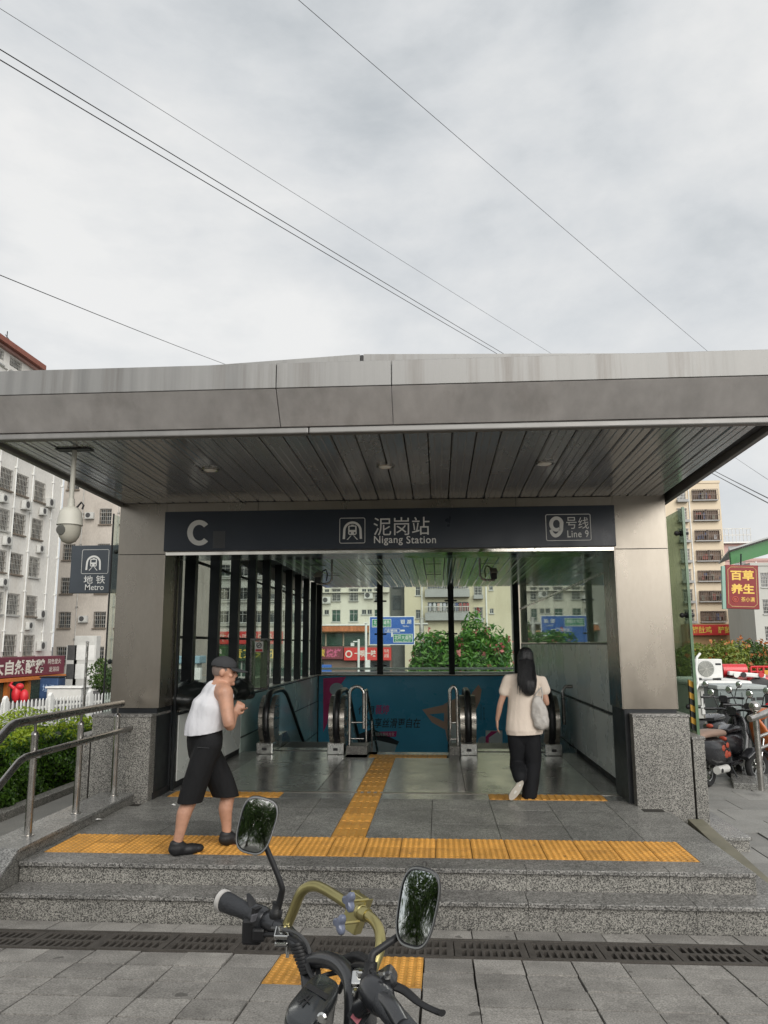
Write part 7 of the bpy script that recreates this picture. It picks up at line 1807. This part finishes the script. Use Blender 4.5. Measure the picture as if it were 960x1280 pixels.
# cowl in front of the bars, plate with two pink stickers
cw, c2, n2, u2, v2 = pod('front_cowl', [K(420, 1222, 1.88), K(455, 1240, 1.80), K(464, 1214, 1.90), K(440, 1200, 1.95)], .10, m_bk)
ctube([K(428, 1202, 1.75), K(445, 1196, 1.74), K(462, 1203, 1.70)], .011, 'wire_loom', m_blk, bk)
t = MB(); a_, b_ = K(459, 1252, 1.50), K(444, 1276, 1.50); dd = (b_ - a_); M = basis_m(dd.normalized(), (-.4, -.9, .3)); t.obox((a_ + b_) / 2, (.034, dd.length * 1.25, .004), M); pl = t.build('sticker_plate', m_gripm, bk)
for q in (.22, .78): MB().obox(a_.lerp(b_, q) + M.col[2] * .004, (.018, .017, .001), M).build('pink_sticker', mat('pink sticker', (.62, .20, .24), .5, var=.1), pl)
# right grip, switch and brake lever
g0, g1 = K(474, 1246, 1.47), K(520, 1305, 1.33)
along(g0, g1, [(.0195, 0), (.0215, .05), (.0205, .15), (.019, .5), (.0205, .9), (.017, 1)], 'right_grip', m_gripm, hbar)
along(K(462, 1232, 1.50), K(480, 1255, 1.455), [(.022, 0), (.027, .15), (.027, .8), (.023, 1)], 'right_switch_block', m_bk, hbar)
t = MB(); t.obox(K(479, 1226, 1.50), (.05, .045, .028), Matrix.Rotation(-.6, 3, 'Y')); t.build('lever_clamp', m_bk, hbar, bevel=.008)
for q in ((477, 1218), (484, 1223)): MB().lathe([(.006, 0), (.006, .006)], 6, K(q[0], q[1], 1.475)).build('clamp_bolt', m_chr, hbar)
ctube([K(486, 1230, 1.50), K(505, 1238, 1.49), K(525, 1254, 1.46), K(545, 1264, 1.44), K(553, 1266.5, 1.43)], [.012, .0105, .008, .0075, .0085], 'brake_lever', m_blk, hbar, 10, 5, flat=(1, .6))
ctube([K(476, 1232, 1.49), K(466, 1215, 1.50), K(452, 1206, 1.58), K(436, 1212, 1.66), K(424, 1240, 1.70)], .005, 'brake_cable', m_blk, bk, 6)
ctube([K(470, 1240, 1.48), K(456, 1232, 1.50), K(446, 1246, 1.52), K(443, 1285, 1.54)], .0045, 'throttle_cable', m_blk, bk, 6)
ctube([K(384, 1206, 1.74), K(392, 1222, 1.70), K(410, 1218, 1.70), K(428, 1214, 1.72)], .005, 'wire_loom', m_blk, bk, 6)
for q in range(9):
    a = hbar.data; MB().lathe([(.0185, -.003), (.0190, 0), (.0185, .003)], 10, K(372 + q * 1.7, 1181 + q * 4.2, 1.80 - q * .006), basis_m((.2, -.3, -.9)) @ Matrix.Rotation(-PI / 2, 3, 'X')).build('tape_wrap', m_blk, hbar, 40)
# the rest of the bike below the frame: column, leg shield, fork, wheels, floor, seat
Fv = fF; Rv = Vector((fF.y, -fF.x, 0))
def lb(x, y, z): return Fv * x + Rv * y + Vector((0, 0, z))
def lbm(mb): mb.v = [tuple(lb(*v)) for v in mb.v]; return mb
lbm(MB().tube([(.02, 0, .74), (.16, 0, .42)], .03, 10)).build('steering_column', m_bk, bk, 50)
for q in (-1, 1): lbm(MB().tube([(.10, q * .06, .55), (.27, q * .06, .20)], .018, 8)).build('fork', m_chr, bk, 50)
def bwheel(x):
    w_ = MB(); r = .20; w_.lathe([(r * .62, -.03), (r * .9, -.045), (r, -.02), (r, .02), (r * .9, .045), (r * .62, .03)], 24, (x, 0, .20), Matrix.Rotation(PI / 2, 3, 'X'), caps=False); lbm(w_); o = w_.build('wheel', m_tyre, bk, 40)
    h = MB(); h.lathe([(.05, -.04), (.05, .04)], 14, (x, 0, .20), Matrix.Rotation(PI / 2, 3, 'X'))
    for k in range(6): h.bar((x, 0, .20), (x + .13 * math.cos(k * PI / 3), 0, .20 + .13 * math.sin(k * PI / 3)), .02)
    lbm(h); h.build('hub', m_chr, o, 40)
bwheel(.27); bwheel(-.85)
sh_ = loft([(0, 0, 0, .15, .02), (.15, 0, 0, .19, .03), (.35, 0, 0, .18, .03), (.48, 0, 0, .11, .025)]); R_ = Matrix.Rotation(rad(-66), 3, 'Y'); sh_.v = [tuple(R_ @ Vector(v) + Vector((-.12, 0, .24))) for v in sh_.v]; lbm(sh_).build('leg_shield', m_bk, bk, 50)
lbm(loft([(-.55, 0, .24, .13, .04), (-.30, 0, .23, .14, .035), (-.06, 0, .24, .13, .04)])).build('floorboard', m_bk, bk, 50)
lbm(loft([(-1.05, 0, .58, .06, .05), (-.90, 0, .52, .13, .13), (-.65, 0, .45, .15, .15), (-.50, 0, .34, .13, .10)])).build('rear_body', m_bk, bk, 50)
lbm(loft([(-1.05, 0, .68, .09, .03), (-.85, 0, .70, .13, .045), (-.62, 0, .70, .13, .045), (-.50, 0, .68, .08, .03)])).build('seat', m_sbk, bk, 50)
